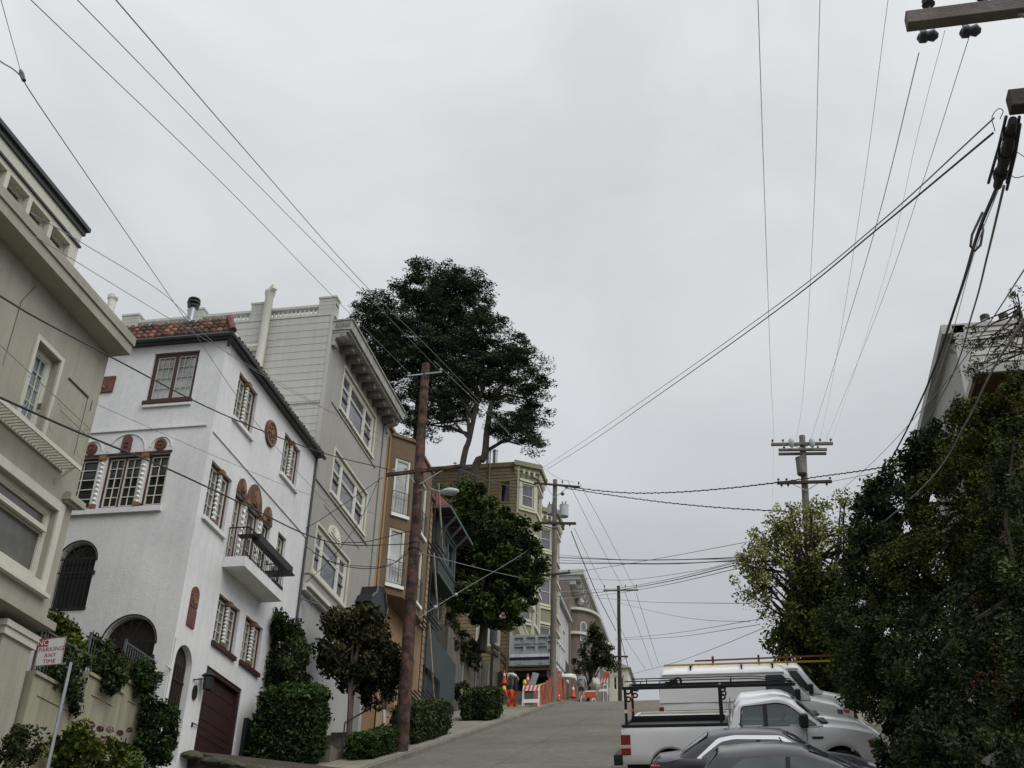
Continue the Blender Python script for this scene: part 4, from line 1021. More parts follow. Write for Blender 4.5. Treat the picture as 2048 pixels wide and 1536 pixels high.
# rust coloured pole with the street lamp
bx_, by_ = -10.42, 35.0
T = at(852, 728, y=34.3)
PR = pole('rust stained wooden utility pole carrying the street lamp, in front of brown bay house', (bx_, by_, gz(by_) + .15), tuple(T), .22, .14, M['pole_rust'])
def on(P0, P1, py_, xk=None):      # the pole's own point at a pixel row
    best = min((abs((lambda q: (768 - FPX * q.dot(UP) / q.dot(FW)))(Vector(P0).lerp(Vector(P1), i / 400)) - py_), i) for i in range(401)); return Vector(P0).lerp(Vector(P1), best[1] / 400)
c = on((bx_, by_, gz(by_)), T, 944); a, b = at(772, 950, y=c.y - .1), at(925, 932, y=c.y - .1)
ar1 = arm(PR, a, b, (.1, .12), M['pole_rust'], (.1, .9, .25), .14, [(.3, (c.x, c.y - .1, c.z - .55)), (.75, (c.x, c.y - .1, c.z - .55))], insm='porcelain')
c = on((bx_, by_, gz(by_)), T, 752); arm(PR, at(815, 752, y=c.y - .12), at(884, 744, y=c.y - .12), (.05, .05), M['galv'], (.04, .96), .12, name='bracket_arm', insm='porcelain')
c2 = on((bx_, by_, gz(by_)), T, 985)
m = MB(); L0 = Vector((c2.x + .1, c2.y - .1, c2.z)); L1 = at(880, 984, y=c2.y - .9); m.tube([tuple(L0), tuple(L0.lerp(L1, .5) + Vector((0, 0, .12))), tuple(L1)], .03, 7); lo = m.build('lamp_arm', M['galv'], PR)
m = MB(); L2 = at(916, 982, y=c2.y - 1.2); d = (L2 - L1)
R_ = [(.04, .05), (.12, .075), (.17, .11), (.18, .12), (.13, .1), (.03, .05)]; rings = []
dn = d.normalized(); sd_ = dn.cross(Vector((0, 0, 1))).normalized(); un = sd_.cross(dn)
for i, (ry, rz) in enumerate(R_):
    o_ = L1 + d * (i / 5) * 1.02; rings.append([tuple(o_ + sd_ * ry * math.cos(t * math.pi / 6) + un * rz * math.sin(t * math.pi / 6)) for t in range(12)])
m.loft(rings); lh_ = m.build('lamp_head', M['lamp_body'], lo, smooth=True)
m = MB(); rings = []
for i, (ry, rz) in enumerate([(.1, .05), (.14, .09), (.14, .1), (.08, .05)]):
    o_ = L1 + d * (.38 + .17 * i) - un * .05; rings.append([tuple(o_ + sd_ * ry * math.cos(t * math.pi / 6) + un * rz * math.sin(t * math.pi / 6)) for t in range(12)])
m.loft(rings); m.build('lamp_lens', M['lamp_glass'], lo, smooth=True)
m = MB(); c = on((bx_, by_, gz(by_)), T, 1083)
for z in (-.3, -.1, .12, .3): m.lathe((c.x, c.y, c.z + z), [(.2, 0), (.2, .05)], 12)
m.build('cable_band', M['iron'], PR)
# transformer pole
bx2, by2 = -10.3, 63.0
T2 = at(1110, 960, y=by2)
PT = pole('grey wooden pole with two transformers in front of olive Victorian', (bx2, by2, gz(by2) + .15), tuple(T2), .2, .13, M['pole_grey'])
arm(PT, at(1068, 966, y=by2 - .2), at(1160, 974, y=by2 - .2), (.1, .11), M['arm_wood'], (.28, .62, .97), .3, [(.25, (T2.x, by2 - .18, T2.z - 1.3)), (.75, (T2.x, by2 - .18, T2.z - 1.3))])
arm(PT, at(1070, 1046, y=by2 - .22), at(1152, 1047, y=by2 - .22), (.12, .14), M['arm_wood'], (-.7, -.85), .15, [(.3, (T2.x - .02, by2 - .2, T2.z - 3.2)), (.75, (T2.x - .02, by2 - .2, T2.z - 3.2))])
arm(PT, at(1078, 1152, y=by2 - .2), at(1141, 1145, y=by2 - .2), (.1, .11), M['arm_wood'], (.95,), .14)
for px, py, rr, hh in ((1128, 1022, .27, .82), (1102, 1020, .22, .66)):
    p = at(px, py, y=by2 + (.05 if px > 1110 else .35)); q = MB(); q.lathe((p.x, p.y, p.z - hh / 2), [(rr * .6, 0), (rr, .04), (rr, hh * .9), (rr * 1.04, hh * .91), (rr * 1.04, hh * .95), (rr * .5, hh)], 16); o = q.build('transformer', M['transformer'], PT, smooth=True)
    q = MB()
    for dx in (-.1, .1): q.lathe((p.x + dx, p.y, p.z + hh / 2 - .02), [(.035, 0), (.05, .08), (.03, .16), (.04, .22), (.01, .26)], 8)
    q.build('bushing', M['insulator'], o)
    q = MB(); q.bar((p.x, p.y, p.z), (T2.x, by2, p.z), .06, .1); q.build('bracket', M['galv'], o)
p = at(1125, 987, y=by2 - .2); q = MB(); q.lathe((p.x, p.y, p.z - .14), [(.02, 0), (.11, .06), (.12, .14), (.05, .2), (.01, .28)], 9); q.build('cutout', M['insulator'], PT)
# pole at the crest
bx3, by3 = -9.75, 93.0
T3 = at(1237, 1172, y=by3)
PC = pole('slim dark wooden pole standing at the crest of the street', (bx3, by3, gz(by3)), tuple(T3), .18, .13, M['pole_dark'])
arm(PC, at(1207, 1181, y=by3 - .2), at(1277, 1180, y=by3 - .2), (.11, .13), M['arm_grey'], (.03, .63, .94), .45)
arm(PC, at(1220, 1313, y=by3 - .2), at(1256, 1313, y=by3 - .2), (.11, .12), M['arm_wood'], (-.9,), .14, [(.9, (bx3, by3 - .15, at(1237, 1328, y=by3).z))])
# right-hand pole behind the pale tree
bx4, by4 = at(1615, 1250, y=48).x, 48.0
T4 = at(1604, 872, y=by4)
PQ = pole('grey wooden pole with three crossarms rising behind pale green tree', (bx4, by4, gz(by4) + .14), tuple(T4), .2, .14, M['pole_grey'])
arm(PQ, at(1542, 889, y=by4 - .22), at(1666, 887, y=by4 - .22), (.11, .13), M['arm_grey'], (.03, .2, .8, .97), .2, [(.35, (T4.x, by4 - .2, T4.z - .75)), (.6, (T4.x, by4 - .2, T4.z - .75))])
for px in (1583, 1624):
    p = at(px, 886, y=by4 - .32); q = MB(); q.lathe((p.x, p.y, p.z - .22), [(.05, 0), (.1, .08), (.14, .2), (.13, .36), (.05, .46)], 10); q.build('strain_insulator', M['transformer'], PQ, smooth=True)
arm(PQ, at(1557, 900, y=by4 - .2), at(1654, 899, y=by4 - .2), (.11, .11), M['arm_grey'], (.12, .82), .12)
arm(PQ, at(1557, 908, y=by4 + .2), at(1653, 907, y=by4 + .2), (.11, .11), M['arm_grey'], ())
c = at(1605, 933, y=by4 - .25); q = MB(); q.lathe((c.x - .05, c.y, c.z - .42), [(.16, 0), (.22, .05), (.22, .78), (.235, .79), (.235, .84), (.1, .88)], 14); q.build('transformer', M['pole_grey'], PQ, smooth=True)
c = at(1609, 965, y=by4); arm(PQ, at(1554, 966, y=by4 - .25), at(1664, 963, y=by4 - .25), (.11, .13), M['arm_wood'], (.03, .18, .97, -.08, -.2, -.9), .16, [(.28, (c.x + .03, by4 - .22, c.z - .5)), (.75, (c.x + .03, by4 - .22, c.z - .5))])
# near right pole: only its arms reach into the picture
NX, NY = 3.42, 8.0
za = at(1812, 42, y=NY).z
PN = pole('nearest utility pole at upper right corner with heavy crossarms', (NX, NY, gz(NY) + .14), (NX, NY, za + 1.4), .2, .15, M['pole_grey'])
A1 = at(1812, 43, y=NY - .22); A2 = Vector((2 * NX - A1.x, NY - .22, A1.z + .02))
arm(PN, tuple(A1), tuple(A2), (.12, .15), M['arm_grey'], (.07, .22, .78, .93), .2, [(.3, (NX, NY - .2, za - .75)), (.7, (NX, NY - .2, za - .75))])
for px, py in ((1856, 72), (1941, 62)):
    p = at(px, py, y=NY + .05); q = MB(); q.tube([(p.x - .085, p.y, p.z + .01), (p.x - .07, p.y, p.z), (p.x - .02, p.y, p.z), (p.x, p.y, p.z), (p.x + .05, p.y, p.z), (p.x + .09, p.y, p.z - .01)], [.03, .058, .062, .045, .06, .022], 10); q.tube([(p.x - .05, p.y, p.z + .13), (p.x - .05, p.y, p.z + .02)], .014, 5); q.build('strain_insulator', M['insulator'], PN, smooth=True)
B1 = at(2017, 205, y=NY - .2); arm(PN, tuple(B1), (2 * NX - B1.x, NY - .2, B1.z), (.13, .18), M['arm_wood'], (.95,), .12)
# splice closure slung under the cable beside that pole
sp = [at(2026, 240, y=8.6), at(2014, 300, y=9.2), at(1995, 372, y=10.0)]
q = MB(); q.tube([tuple(p) for p in sp], [.04, .062, .045], 9)
for dx_, dz_ in ((.06, .03), (-.05, .05), (.05, -.06)): q.tube([tuple(p + Vector((dx_ * (1 + .3 * i), 0, dz_))) for i, p in enumerate(sp)], .016, 5)
SPL = q.build('splice_closure', M['black_plastic'], None, smooth=True)
tag(SPL, 'black splice closure hanging on the cable bundle below the near crossarm', 'cable box')
for i in range(3):
    p = sp[0].lerp(sp[2], .2 + i * .3); q = MB(); q.tube([tuple(p + (sp[2] - sp[0]).normalized() * t) for t in (-.05, .05)], [.07, .07], 9); q.build('clamp', M['cable'], SPL)

# ================================================================== WIRES
def cat(pts, n=8):
    P = [Vector(p) for p in pts]; out = []
    if len(P) == 2: return P
    P = [P[0] * 2 - P[1]] + P + [P[-1] * 2 - P[-2]]
    for i in range(1, len(P) - 2):
        for k in range(n):
            t = k / n; a, b, c, d = P[i - 1:i + 3]
            out.append(.5 * ((2 * b) + (c - a) * t + (2 * a - 5 * b + 4 * c - d) * t * t + (3 * b - a - 3 * c + d) * t ** 3))
    out.append(P[-2]); return out
def wire(label, pts, px_w, m='cable', name='utility_wire', group=None, twist=0):
    """pts: (pixel x, pixel y, distance along the street); thickness in photo pixels at its middle"""
    P = cat([at(a, b, y=Y) for a, b, Y in pts]); mid = P[len(P) // 2]
    r = max(.0025, .5 * px_w * (.46 if m == 'cable_pale_haze' else .66 if px_w < 3 else .85) * mid.length / FPX)
    edge = lambda q: q[1] <= 0 or q[0] <= 2 or q[0] >= 2046
    if edge(pts[0]): P = [P[0] + (P[0] - P[1]).normalized() * 22] + P      # the span goes on to a pole out of the picture
    mb = MB(); mb.tube([tuple(p) for p in P], r, 6)
    if twist:
        Q = []
        for i in range(len(P) - 1):
            for k in range(4): Q.append(P[i].lerp(P[i + 1], k / 4))
        mb.tube([tuple(p + Vector((0, 0, r * 1.6 * math.sin(i * 1.3)))) for i, p in enumerate(Q)], r * .8, 5)
    o = mb.build(name, M[m], smooth=True)
    return tag(o, label, 'cable' if name == 'service_cable' else 'wire', group)
GP = 'wires over the left houses'
wire('thin wire from top left corner to left insulator of the rust pole top', [(62, 0, 9), (450, 372, 17), (665, 592, 26), (822, 750, 34)], 1.7, 'cable_grey', group=GP)
wire('thin middle wire of the three slanting down to the rust pole top', [(155, 0, 9), (512, 366, 17), (745, 602, 26), (880, 742, 34.1)], 1.7, 'cable_grey', group=GP)
wire('thin wire passing the rust pole and running on to the transformer pole', [(232, 0, 9), (512, 325, 17), (720, 560, 27), (883, 722, 36), (1090, 938, 56), (1150, 966, 62.8)], 1.7, 'cable_grey', group=GP)
wire('guy wire with a black strain insulator crossing left house roofs', [(0, 122, 6), (46, 158, 7), (105, 250, 9), (355, 615, 18), (530, 868, 26), (720, 1078, 34), (815, 1165, 35)], 1.8, 'cable_grey', group=GP)
q = MB(); q.tube([tuple(at(41, 140, y=7)), tuple(at(43, 147, y=7)), tuple(at(48, 161, y=7))], [.012, .026, .02], 8); tag(q.build('strain_insulator', M['insulator']), 'small black insulator where two guy wires meet at upper left', 'insulator')
wire('short pale guy wire above the black strain insulator at upper left', [(2, 0, 5), (40, 138, 7)], 1.8, 'cable_grey', group=GP)
wire('thick black cable crossing tan house cornice and white house front to the rust pole', [(0, 592, 12), (81, 640, 14), (220, 713, 18), (440, 826, 24), (637, 903, 30), (778, 939, 34.8)], 3.2, group=GP)
wire('thick black cable crossing the tan balcony and white house corner to the rust pole', [(0, 795, 12), (165, 868, 15), (345, 942, 20), (500, 1015, 26), (615, 1070, 30), (700, 1090, 32.5), (818, 1088, 34.9)], 3.2, group=GP)
wire('thin service wire from tan house wall down to balcony corner', [(0, 745, 17), (35, 742, 20), (105, 806, 19), (177, 874, 20.2)], 1.6, group=GP)
wire('thin wire fanning from tan house wall across white house front', [(36, 742, 20), (180, 803, 21), (420, 908, 25), (620, 990, 32), (760, 1030, 34.8)], 1.4, 'cable_grey', group=GP)
wire('thin upper wire from tan penthouse across tile roof to the rust pole', [(60, 425, 12), (178, 494, 15), (334, 593, 20), (446, 700, 24), (605, 796, 29), (660, 822, 31), (840, 905, 34.9)], 1.5, 'cable_grey', group=GP)
wire('thin lower wire from tan penthouse across grey siding', [(60, 468, 12), (118, 502, 14), (334, 634, 20), (527, 747, 27), (640, 812, 30), (838, 930, 34.9)], 1.4, 'cable_grey', group=GP)
wire('drooping black cable from grey house window height to the rust pole', [(625, 1105, 33), (680, 1130, 33.6), (745, 1137, 34.2), (790, 1125, 34.6), (822, 1100, 34.8)], 2.6, name='service_cable')
wire('second drooping cable beside it, ending at white house corner', [(610, 1092, 33.2), (660, 1122, 33.4), (720, 1132, 34), (780, 1130, 34.5), (818, 1098, 34.8)], 2.0, name='service_cable')
wire('service cable climbing from white house corner to crossarm of the rust pole', [(612, 1056, 33.2), (640, 1040, 33.4), (700, 1000, 33.9), (765, 955, 34.6)], 2.2, name='service_cable')
wire('service cable from grey house shelf steeply up to crossarm end', [(600, 1175, 33.4), (660, 1120, 33.7), (720, 1040, 34.2), (757, 960, 34.6)], 1.8, name='service_cable')
wire('horizontal cable stub from the rust pole to grey house front', [(683, 1085, 33.9), (735, 1083, 34.4), (818, 1062, 34.9)], 2.6, name='service_cable')
wire('pale insulated line from foot of rust pole up across the big tree', [(838, 1236, 35), (872, 1213, 39), (950, 1165, 47), (1010, 1130, 52), (1072, 1090, 60)], 1.4, 'cable_grey')
for a in ((871, 1214, 39), (912, 1189, 43)):
    p = at(*a[:2], y=a[2]); q = MB(); q.lathe((p.x, p.y, p.z - .06), [(.03, 0), (.07, .04), (.07, .09), (.03, .12)], 8); tag(q.build('line_insulator', M['porcelain']), 'white line insulator nearer the rust pole on pale line' if a[0] < 900 else 'white line insulator higher up on pale line against the tree', 'insulator')
wire('cable from the rust pole crossarm sagging to transformer pole arm', [(918, 938, 34.9), (1000, 968, 46), (1060, 975, 58), (1090, 968, 62.7)], 2.4)
wire('low wire from rust pole through tree leaves to transformer pole', [(840, 1105, 35), (940, 1132, 45), (1040, 1155, 57), (1095, 1160, 62.8)], 1.8, 'cable_grey')
wire('wire from the rust pole to the roof corner of olive Victorian', [(868, 722, 34.3), (1000, 850, 47), (1086, 935, 69)], 1.5, 'cable_grey')
GR = 'cables spanning the street'
wire('upper of the two long cables crossing the sky from near pole to transformer pole', [(1988, 236, 8.2), (1755, 449, 12), (1560, 606, 18), (1330, 770, 30), (1170, 880, 48), (1088, 934, 62.5)], 2.0, 'cable_grey', group=GR)
wire('lower darker cable of the long pair crossing the sky', [(1986, 266, 8.3), (1755, 458, 12), (1560, 616, 18), (1330, 781, 30), (1180, 885, 48), (1095, 938, 62.5)], 2.7, 'cable', group=GR)
wire('twisted cable spanning the street from transformer pole to grey right pole', [(1118, 972, 62.7), (1240, 985, 60), (1340, 985, 57), (1450, 977, 52), (1556, 965, 47.7)], 2.6, 'cable', group=GR, twist=1)
wire('twisted cable going on from right pole to the ivy covered hedge', [(1556, 965, 47.7), (1640, 953, 44), (1720, 942, 38), (1812, 926, 28)], 2.8, 'cable', group=GR, twist=1)
wire('second twisted cable below it dipping behind the pale tree', [(1130, 976, 62.7), (1240, 993, 60), (1340, 1006, 57), (1450, 1016, 53), (1590, 1024, 47.8)], 2.4, 'cable', group=GR, twist=1)
wire('thin line right of grey right pole rising to the hedge top', [(1664, 963, 47.7), (1720, 952, 40), (1800, 935, 29)], 1.8, 'cable_grey', group=GR)
for i, (a, b, pw, lb) in enumerate(((1112, 1120, 1.4, 'highest thin'), (1117, 1116, 2.6, 'black upper'), (1122, 1124, 1.4, 'thin middle'), (1128, 1121, 2.4, 'black lower'))):
    wire(lb + ' cable of the level bunch between Victorian bays and pale tree', [(1118, a - 2, 64), (1240, (a + b) / 2 + 3, 61), (1350, (a + b) / 2 + 3, 55), (1500, b - 2, 44)], pw, 'cable' if pw > 2 else 'cable_grey', group=GR)
wire('thin line rising from the low transformer pole arm to pale tree', [(1141, 1146, 62.8), (1300, 1120, 55), (1500, 1083, 44)], 1.5, 'cable_grey', group=GR)
for i, (a, b, lb) in enumerate(((1176, 1128, 'top'), (1180, 1133, 'middle'), (1186, 1141, 'bottom'))):
    wire(lb + ' cable of the bunch rising from crest pole to pale tree', [(1105 if i else 1118, a + (14 if i else 8), 64), (1237, a, 92.6), (1340, a - 18, 70), (1500, b - 10, 44)], 1.9 if i == 1 else 1.4, 'cable' if i == 1 else 'cable_grey', group=GR)
for pts, lb in (([(1130, 1153, 64), (1250, 1160, 70), (1400, 1140, 55), (1500, 1112, 44)], 'thin sagging line just above the crest pole arm'), ([(1190, 1195, 90), (1300, 1204, 75), (1500, 1207, 44)], 'thin level line a little below crest pole arm'),
                ([(1235, 1205, 92), (1330, 1228, 75), (1410, 1240, 60), (1500, 1243, 44)], 'thin drooping line from crest pole toward right tree'), ([(1230, 1278, 92), (1350, 1266, 70), (1520, 1238, 44)], 'upper of two faint lines low over the crest'),
                ([(1230, 1280, 92), (1350, 1274, 70), (1520, 1249, 44)], 'lower of two faint lines low over the crest'), ([(1255, 1350, 96), (1340, 1328, 70), (1420, 1300, 55), (1530, 1255, 44)], 'faint line rising from behind van roof to the pale tree')):
    wire(lb, pts, 1.3, 'cable_grey', group=GR)
GS = 'wires running up the street overhead'
wire('heavy span wire from near crossarm down to the right pole top', [(1838, 105, 8.3), (1758, 430, 12.5), (1690, 660, 20), (1622, 878, 47.7)], 3.2, 'cable_pale_haze', group=GS)
wire('span wire from second near insulator down to the right pole arm', [(1938, 75, 8.3), (1840, 380, 12.5), (1745, 650, 21), (1650, 884, 47.7)], 2.4, 'cable_pale_haze', group=GS)
wire('fine span wire between the two heavier wires at upper right', [(1890, 60, 8.3), (1835, 270, 12), (1755, 600, 21), (1664, 880, 47.7)], 1.5, 'cable_pale_haze', group=GS)
wire('faint wire left of near crossarm running to the right pole', [(1776, 0, 8), (1720, 420, 13), (1665, 760, 26), (1640, 880, 47.7)], 1.4, 'cable_pale_haze', group=GS)
wire('faint nearly vertical wire ending at left end of right pole arm', [(1640, 0, 8), (1625, 480, 14), (1605, 800, 30), (1592, 880, 47.7)], 1.5, 'cable_pale_haze', group=GS)
wire('leftmost faint vertical wire in the open sky', [(1516, 0, 8), (1530, 420, 13), (1542, 760, 27), (1547, 886, 47.7), (1544, 1030, 75)], 1.5, 'cable_pale_haze', group=GS)
wire('thick black cable dropping from the splice closure to behind the pale tree', [(1996, 370, 10), (1955, 470, 12), (1915, 600, 16), (1850, 782, 24), (1775, 930, 34), (1712, 1018, 47)], 5.5, 'cable', group=GS)
q = MB(); c0 = at(1957, 455, y=11.9); q.tube([tuple(at(a, b, y=11.9)) for a, b in ((1965, 425), (1944, 470), (1941, 492), (1950, 502), (1961, 490), (1966, 462), (1964, 440))], .017, 6); tag(q.build('cable_loop', M['cable'], smooth=True), 'drip loop of black cable hanging below the splice closure', 'cable')
wire('grey double cable right of the thick black one', [(2008, 372, 10), (1975, 510, 13), (1945, 625, 17), (1895, 770, 24), (1800, 930, 38)], 4.0, 'cable_grey', group=GS)
wire('pale cable between black cable and grey double cable', [(1998, 376, 10), (1946, 515, 13), (1900, 680, 19), (1850, 815, 26), (1795, 920, 38)], 3.0, 'cable_pale_haze', group=GS)
wire('long grey guy cable slanting over the siding house and hedge', [(2048, 540, 9), (1965, 665, 13), (1870, 790, 20), (1750, 920, 36), (1660, 1000, 47)], 2.2, 'cable_grey', group=GS)
wire('lower grey cable slanting across the hedge to the right pole', [(2048, 640, 9), (1985, 740, 12), (1930, 850, 16), (1860, 960, 21), (1750, 1060, 33)], 4.5, 'cable_grey', group=GS)
for pts, lb in (([(2046, 312, 9.4), (2022, 296, 9.3), (2012, 290, 9.2)], 'short looped lead curling right of splice closure'), ([(2048, 352, 9.6), (2030, 355, 9.6), (2012, 342, 9.6)], 'lower short lead curling right of splice closure'), ([(1990, 262, 8.5), (1984, 235, 8.4), (1996, 218, 8.3), (2006, 222, 8.3), (2000, 238, 8.4)], 'small wire loop tied below the near lower crossarm')):
    wire(lb, pts, 2.5, 'cable', name='cable_loop')
GC = 'wires running down to the crest pole'
for pts, lb, pw in (([(1142, 1062, 62.8), (1165, 1120, 68), (1195, 1190, 78), (1232, 1262, 92.5)], 'thick dark cable from transformer pole down to crest pole', 2.6), ([(1148, 1055, 62.8), (1185, 1130, 72), (1212, 1180, 92.5)], 'thin wire from lower transformer arm to crest pole left insulator', 1.3),
                    ([(1135, 960, 62.8), (1185, 1060, 72), (1248, 1180, 92.5)], 'left thin wire from top transformer arm to crest pole', 1.3), ([(1160, 968, 62.8), (1210, 1060, 72), (1271, 1180, 92.5)], 'right thin wire from top transformer arm to crest pole', 1.3),
                    ([(1212, 1185, 92.5), (1250, 1275, 105), (1292, 1340, 125)], 'left wire running from crest pole over the hill', 1.2), ([(1250, 1185, 92.5), (1285, 1280, 105), (1305, 1335, 125)], 'middle wire running from crest pole over the hill', 1.2), ([(1272, 1185, 92.5), (1305, 1290, 108), (1318, 1330, 125)], 'right wire running from crest pole over the hill', 1.2),
                    ([(1240, 1268, 92.8), (1250, 1310, 100), (1268, 1375, 112)], 'dark cable from crest pole shaft down to street level', 2.0)):
    wire(lb, pts, pw, 'cable' if pw > 2 else 'cable_grey', group=GC)
# ================================================================== VEGETATION
def leaf_mesh(name, C_, size, m, parent, tint, rg, aspect=.5, flat=0., smooth=False):
    """many small leaf faces; C_ (n,3) world points"""
    n = len(C_); a = rg.normal(size=(n, 3)); a[:, 2] *= (1 - flat); a /= np.linalg.norm(a, axis=1)[:, None]
    b = rg.normal(size=(n, 3)); b[:, 2] *= (1 - flat * .9); b -= a * (a * b).sum(1)[:, None]; b /= np.linalg.norm(b, axis=1)[:, None]
    s = (size * rg.uniform(.65, 1.35, n))[:, None]; w_ = s * aspect
    c = np.cross(a, b)
    V = np.stack([C_ - a * s, C_ + b * w_ + c * s * .12, C_ + a * s, C_ - b * w_ + c * s * .12], 1).reshape(-1, 3)
    V = V - np.array(parent.get('_o', (0, 0, 0)))
    me = bpy.data.meshes.new(name); me.vertices.add(4 * n); me.vertices.foreach_set('co', V.ravel())
    me.loops.add(4 * n); me.loops.foreach_set('vertex_index', np.arange(4 * n)); me.polygons.add(n)
    me.polygons.foreach_set('loop_start', np.arange(0, 4 * n, 4))
    me.update(calc_edges=True)
    at_ = me.attributes.new('tint', 'FLOAT', 'FACE'); at_.data.foreach_set('value', np.clip(tint, 0, 1))
    me.materials.append(m); o = bpy.data.objects.new(name, me); COL.objects.link(o); o.parent = parent; o['_o'] = parent.get('_o', (0, 0, 0)); return o
def clumps(rg, ells, k, shell=.45):
    """k clump centres inside a union of ellipsoids, biased outwards"""
    vol = np.array([e[3] * e[4] * e[5] for e in ells]) ** .75; pick = rg.choice(len(ells), k, p=vol / vol.sum()); out = []
    for i in pick:
        e = ells[i]; d = rg.normal(size=3); d /= np.linalg.norm(d); r = rg.uniform(shell ** 3, 1) ** (1 / 3)
        out.append([e[0] + d[0] * e[3] * r, e[1] + d[1] * e[4] * r, e[2] + d[2] * e[5] * r])
    return np.array(out)
def fill(rg, cc, rc, per, flat=1.0, tj=.2):
    k = len(cc); d = rg.normal(size=(k, per, 3)); d /= np.linalg.norm(d, axis=2)[:, :, None]
    r = rg.uniform(0, 1, (k, per)) ** .5; rr = (rc * rg.uniform(.6, 1.3, k))[:, None] * r
    P = cc[:, None, :] + d * rr[:, :, None] * np.array([1, 1, flat]); t = (rg.beta(1.6, 2.0, k))[:, None] + rg.normal(0, tj, (k, per))
    return P.reshape(-1, 3), t.ravel()
def plant(name, label, cat_, base, ells, k, per, rc, size, lm, seed, trunk=None, bark='bark', limbs=10, group=None, aspect=.5, flat=.0, cflat=1.0, shell=.45, r0=.12, fork=.55, stems=1, tj=.2):
    rg = np.random.default_rng(seed); P = thing(name, label, cat_, base, group)
    cc = clumps(rg, ells, k, shell); pts, t = fill(rg, cc, rc, per, cflat, tj)
    leaf_mesh('crown', pts, size, M[lm], P, t, rg, aspect, flat)
    mb = MB(); B_ = Vector(base); ctr = Vector(np.mean([e[:3] for e in ells], axis=0)); 
    tp = [Vector(p) for p in trunk] if trunk else [B_ - Vector((0, 0, .2)), B_.lerp(ctr, .5) + Vector((rg.uniform(-.1, .1), 0, 0)), B_.lerp(ctr, 1.05)]
    for s_ in range(stems):
        off = Vector((rg.uniform(-.25, .25), rg.uniform(-.2, .2), 0)) if stems > 1 else Vector((0, 0, 0))
        q = cat([tuple(p + off * (i * .8 + .25)) for i, p in enumerate(tp)], 5); n_ = len(q)
        mb.tube([tuple(p) for p in q], [r0 / (stems ** .5) * (1 - .75 * i / n_) for i in range(n_)], 7)
    for c in cc[rg.choice(k, min(limbs, k), replace=False)]:
        f = rg.uniform(fork, .95); j = f * (len(q) - 1); a = q[int(j)].lerp(q[min(int(j) + 1, len(q) - 1)], j % 1); c = Vector(c)
        md = a.lerp(c, .5) + Vector((rg.uniform(-.15, .15), rg.uniform(-.15, .15), rg.uniform(-.05, .25))) * (c - a).length * .35
        mb.tube([tuple(a), tuple(md), tuple(c)], [r0 * .38, r0 * .26, r0 * .09], 5)
    mb.build('trunk', M[bark], P, smooth=True); return P
def pe(px, py, Y, rx, rz, ry):
    """ellipsoid round the point seen at a pixel, at distance Y; radii rx, rz in photo pixels, ry in metres"""
    p = at(px, py, y=Y); s = p.dot(FW) / FPX; return (p.x, p.y, p.z, rx * s, ry, rz * s)
def hedge(name, label, x0, x1, y0, y1, h, seed, n, lm='leaf_hedge', size=.055, rnd=.25, lift=.15, group=None):
    """clipped hedge following the slope of the pavement"""
    rg = np.random.default_rng(seed); cx, cy = (x0 + x1) / 2, (y0 + y1) / 2; P = thing(name, label, 'hedge', (cx, cy, gz(cy) + lift), group)
    u = rg.uniform(-1, 1, (n, 3)); ax = rg.integers(0, 3, n); sg = np.where(rg.random(n) < .5, -1, 1); u[np.arange(n), ax] = sg
    l = (np.abs(u) ** 5).sum(1) ** .2; u /= l[:, None]; u *= rg.uniform(.86, 1.03, n)[:, None] * (1 + .09 * np.sin(u[:, :1] * 5 + seed) * np.cos(u[:, 1:2] * 6) + .05 * np.sin(u[:, 2:] * 9 + u[:, :1] * 7)); u *= np.where(rg.random(n) < .07, rg.uniform(1.02, 1.16, n), 1)[:, None]
    pts = np.stack([cx + u[:, 0] * (x1 - x0) / 2, cy + u[:, 1] * (y1 - y0) / 2, (u[:, 2] * .5 + .5) * h], 1)
    pts[:, 2] += np.array([gz(y) for y in pts[:, 1]]) + lift
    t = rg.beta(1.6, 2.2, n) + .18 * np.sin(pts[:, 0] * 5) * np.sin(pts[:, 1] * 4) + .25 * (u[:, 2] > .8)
    leaf_mesh('crown', pts, size, M[lm], P, t, rg, .55)
    m = MB(); k = 12; 
    for i in range(k):
        a, b = y0 + (y1 - y0) * (i / k * .82 + .09), y0 + (y1 - y0) * ((i + 1) / k * .82 + .09)
        m.box(cx - (x1 - x0) * .40, cx + (x1 - x0) * .40, a, b, gz(cy) - .2 + (a - cy) * .32 + lift, gz(a) + lift + h * .86)
    o = m.build('branch_core', M[lm], P); return P
# Monterey cypress on the garden slope behind the green house
Yc = 64.0
ells = [pe(868, 578, Yc, 70, 46, 3.0), pe(800, 640, Yc, 88, 60, 3.6), pe(905, 630, Yc, 85, 60, 3.6), pe(760, 660, Yc, 55, 60, 2.6), pe(800, 740, Yc, 85, 62, 3.2), pe(900, 720, Yc, 95, 65, 3.4), pe(985, 690, Yc, 68, 58, 2.8),
        pe(1030, 735, Yc, 58, 46, 2.4), pe(1058, 800, Yc, 50, 46, 2.0), pe(1050, 868, Yc, 52, 40, 1.8), pe(1068, 760, Yc, 36, 36, 1.6), pe(1030, 850, Yc, 50, 26, 1.6), pe(1060, 885, Yc, 34, 18, 1.2), pe(860, 835, Yc, 60, 26, 1.8), pe(1010, 848, Yc, 35, 22, 1.5), pe(845, 808, Yc, 62, 42, 2.2), pe(915, 800, Yc, 52, 36, 2.0), pe(840, 858, Yc, 34, 20, 1.4), pe(975, 800, Yc, 30, 16, 1.5), pe(925, 590, Yc, 60, 44, 2.8), pe(870, 690, Yc, 100, 60, 3.2), pe(940, 765, Yc, 90, 36, 2.6), pe(760, 740, Yc, 50, 60, 2.4)]
P0 = at(905, 985, y=Yc); P0.z = gz(Yc) + 1
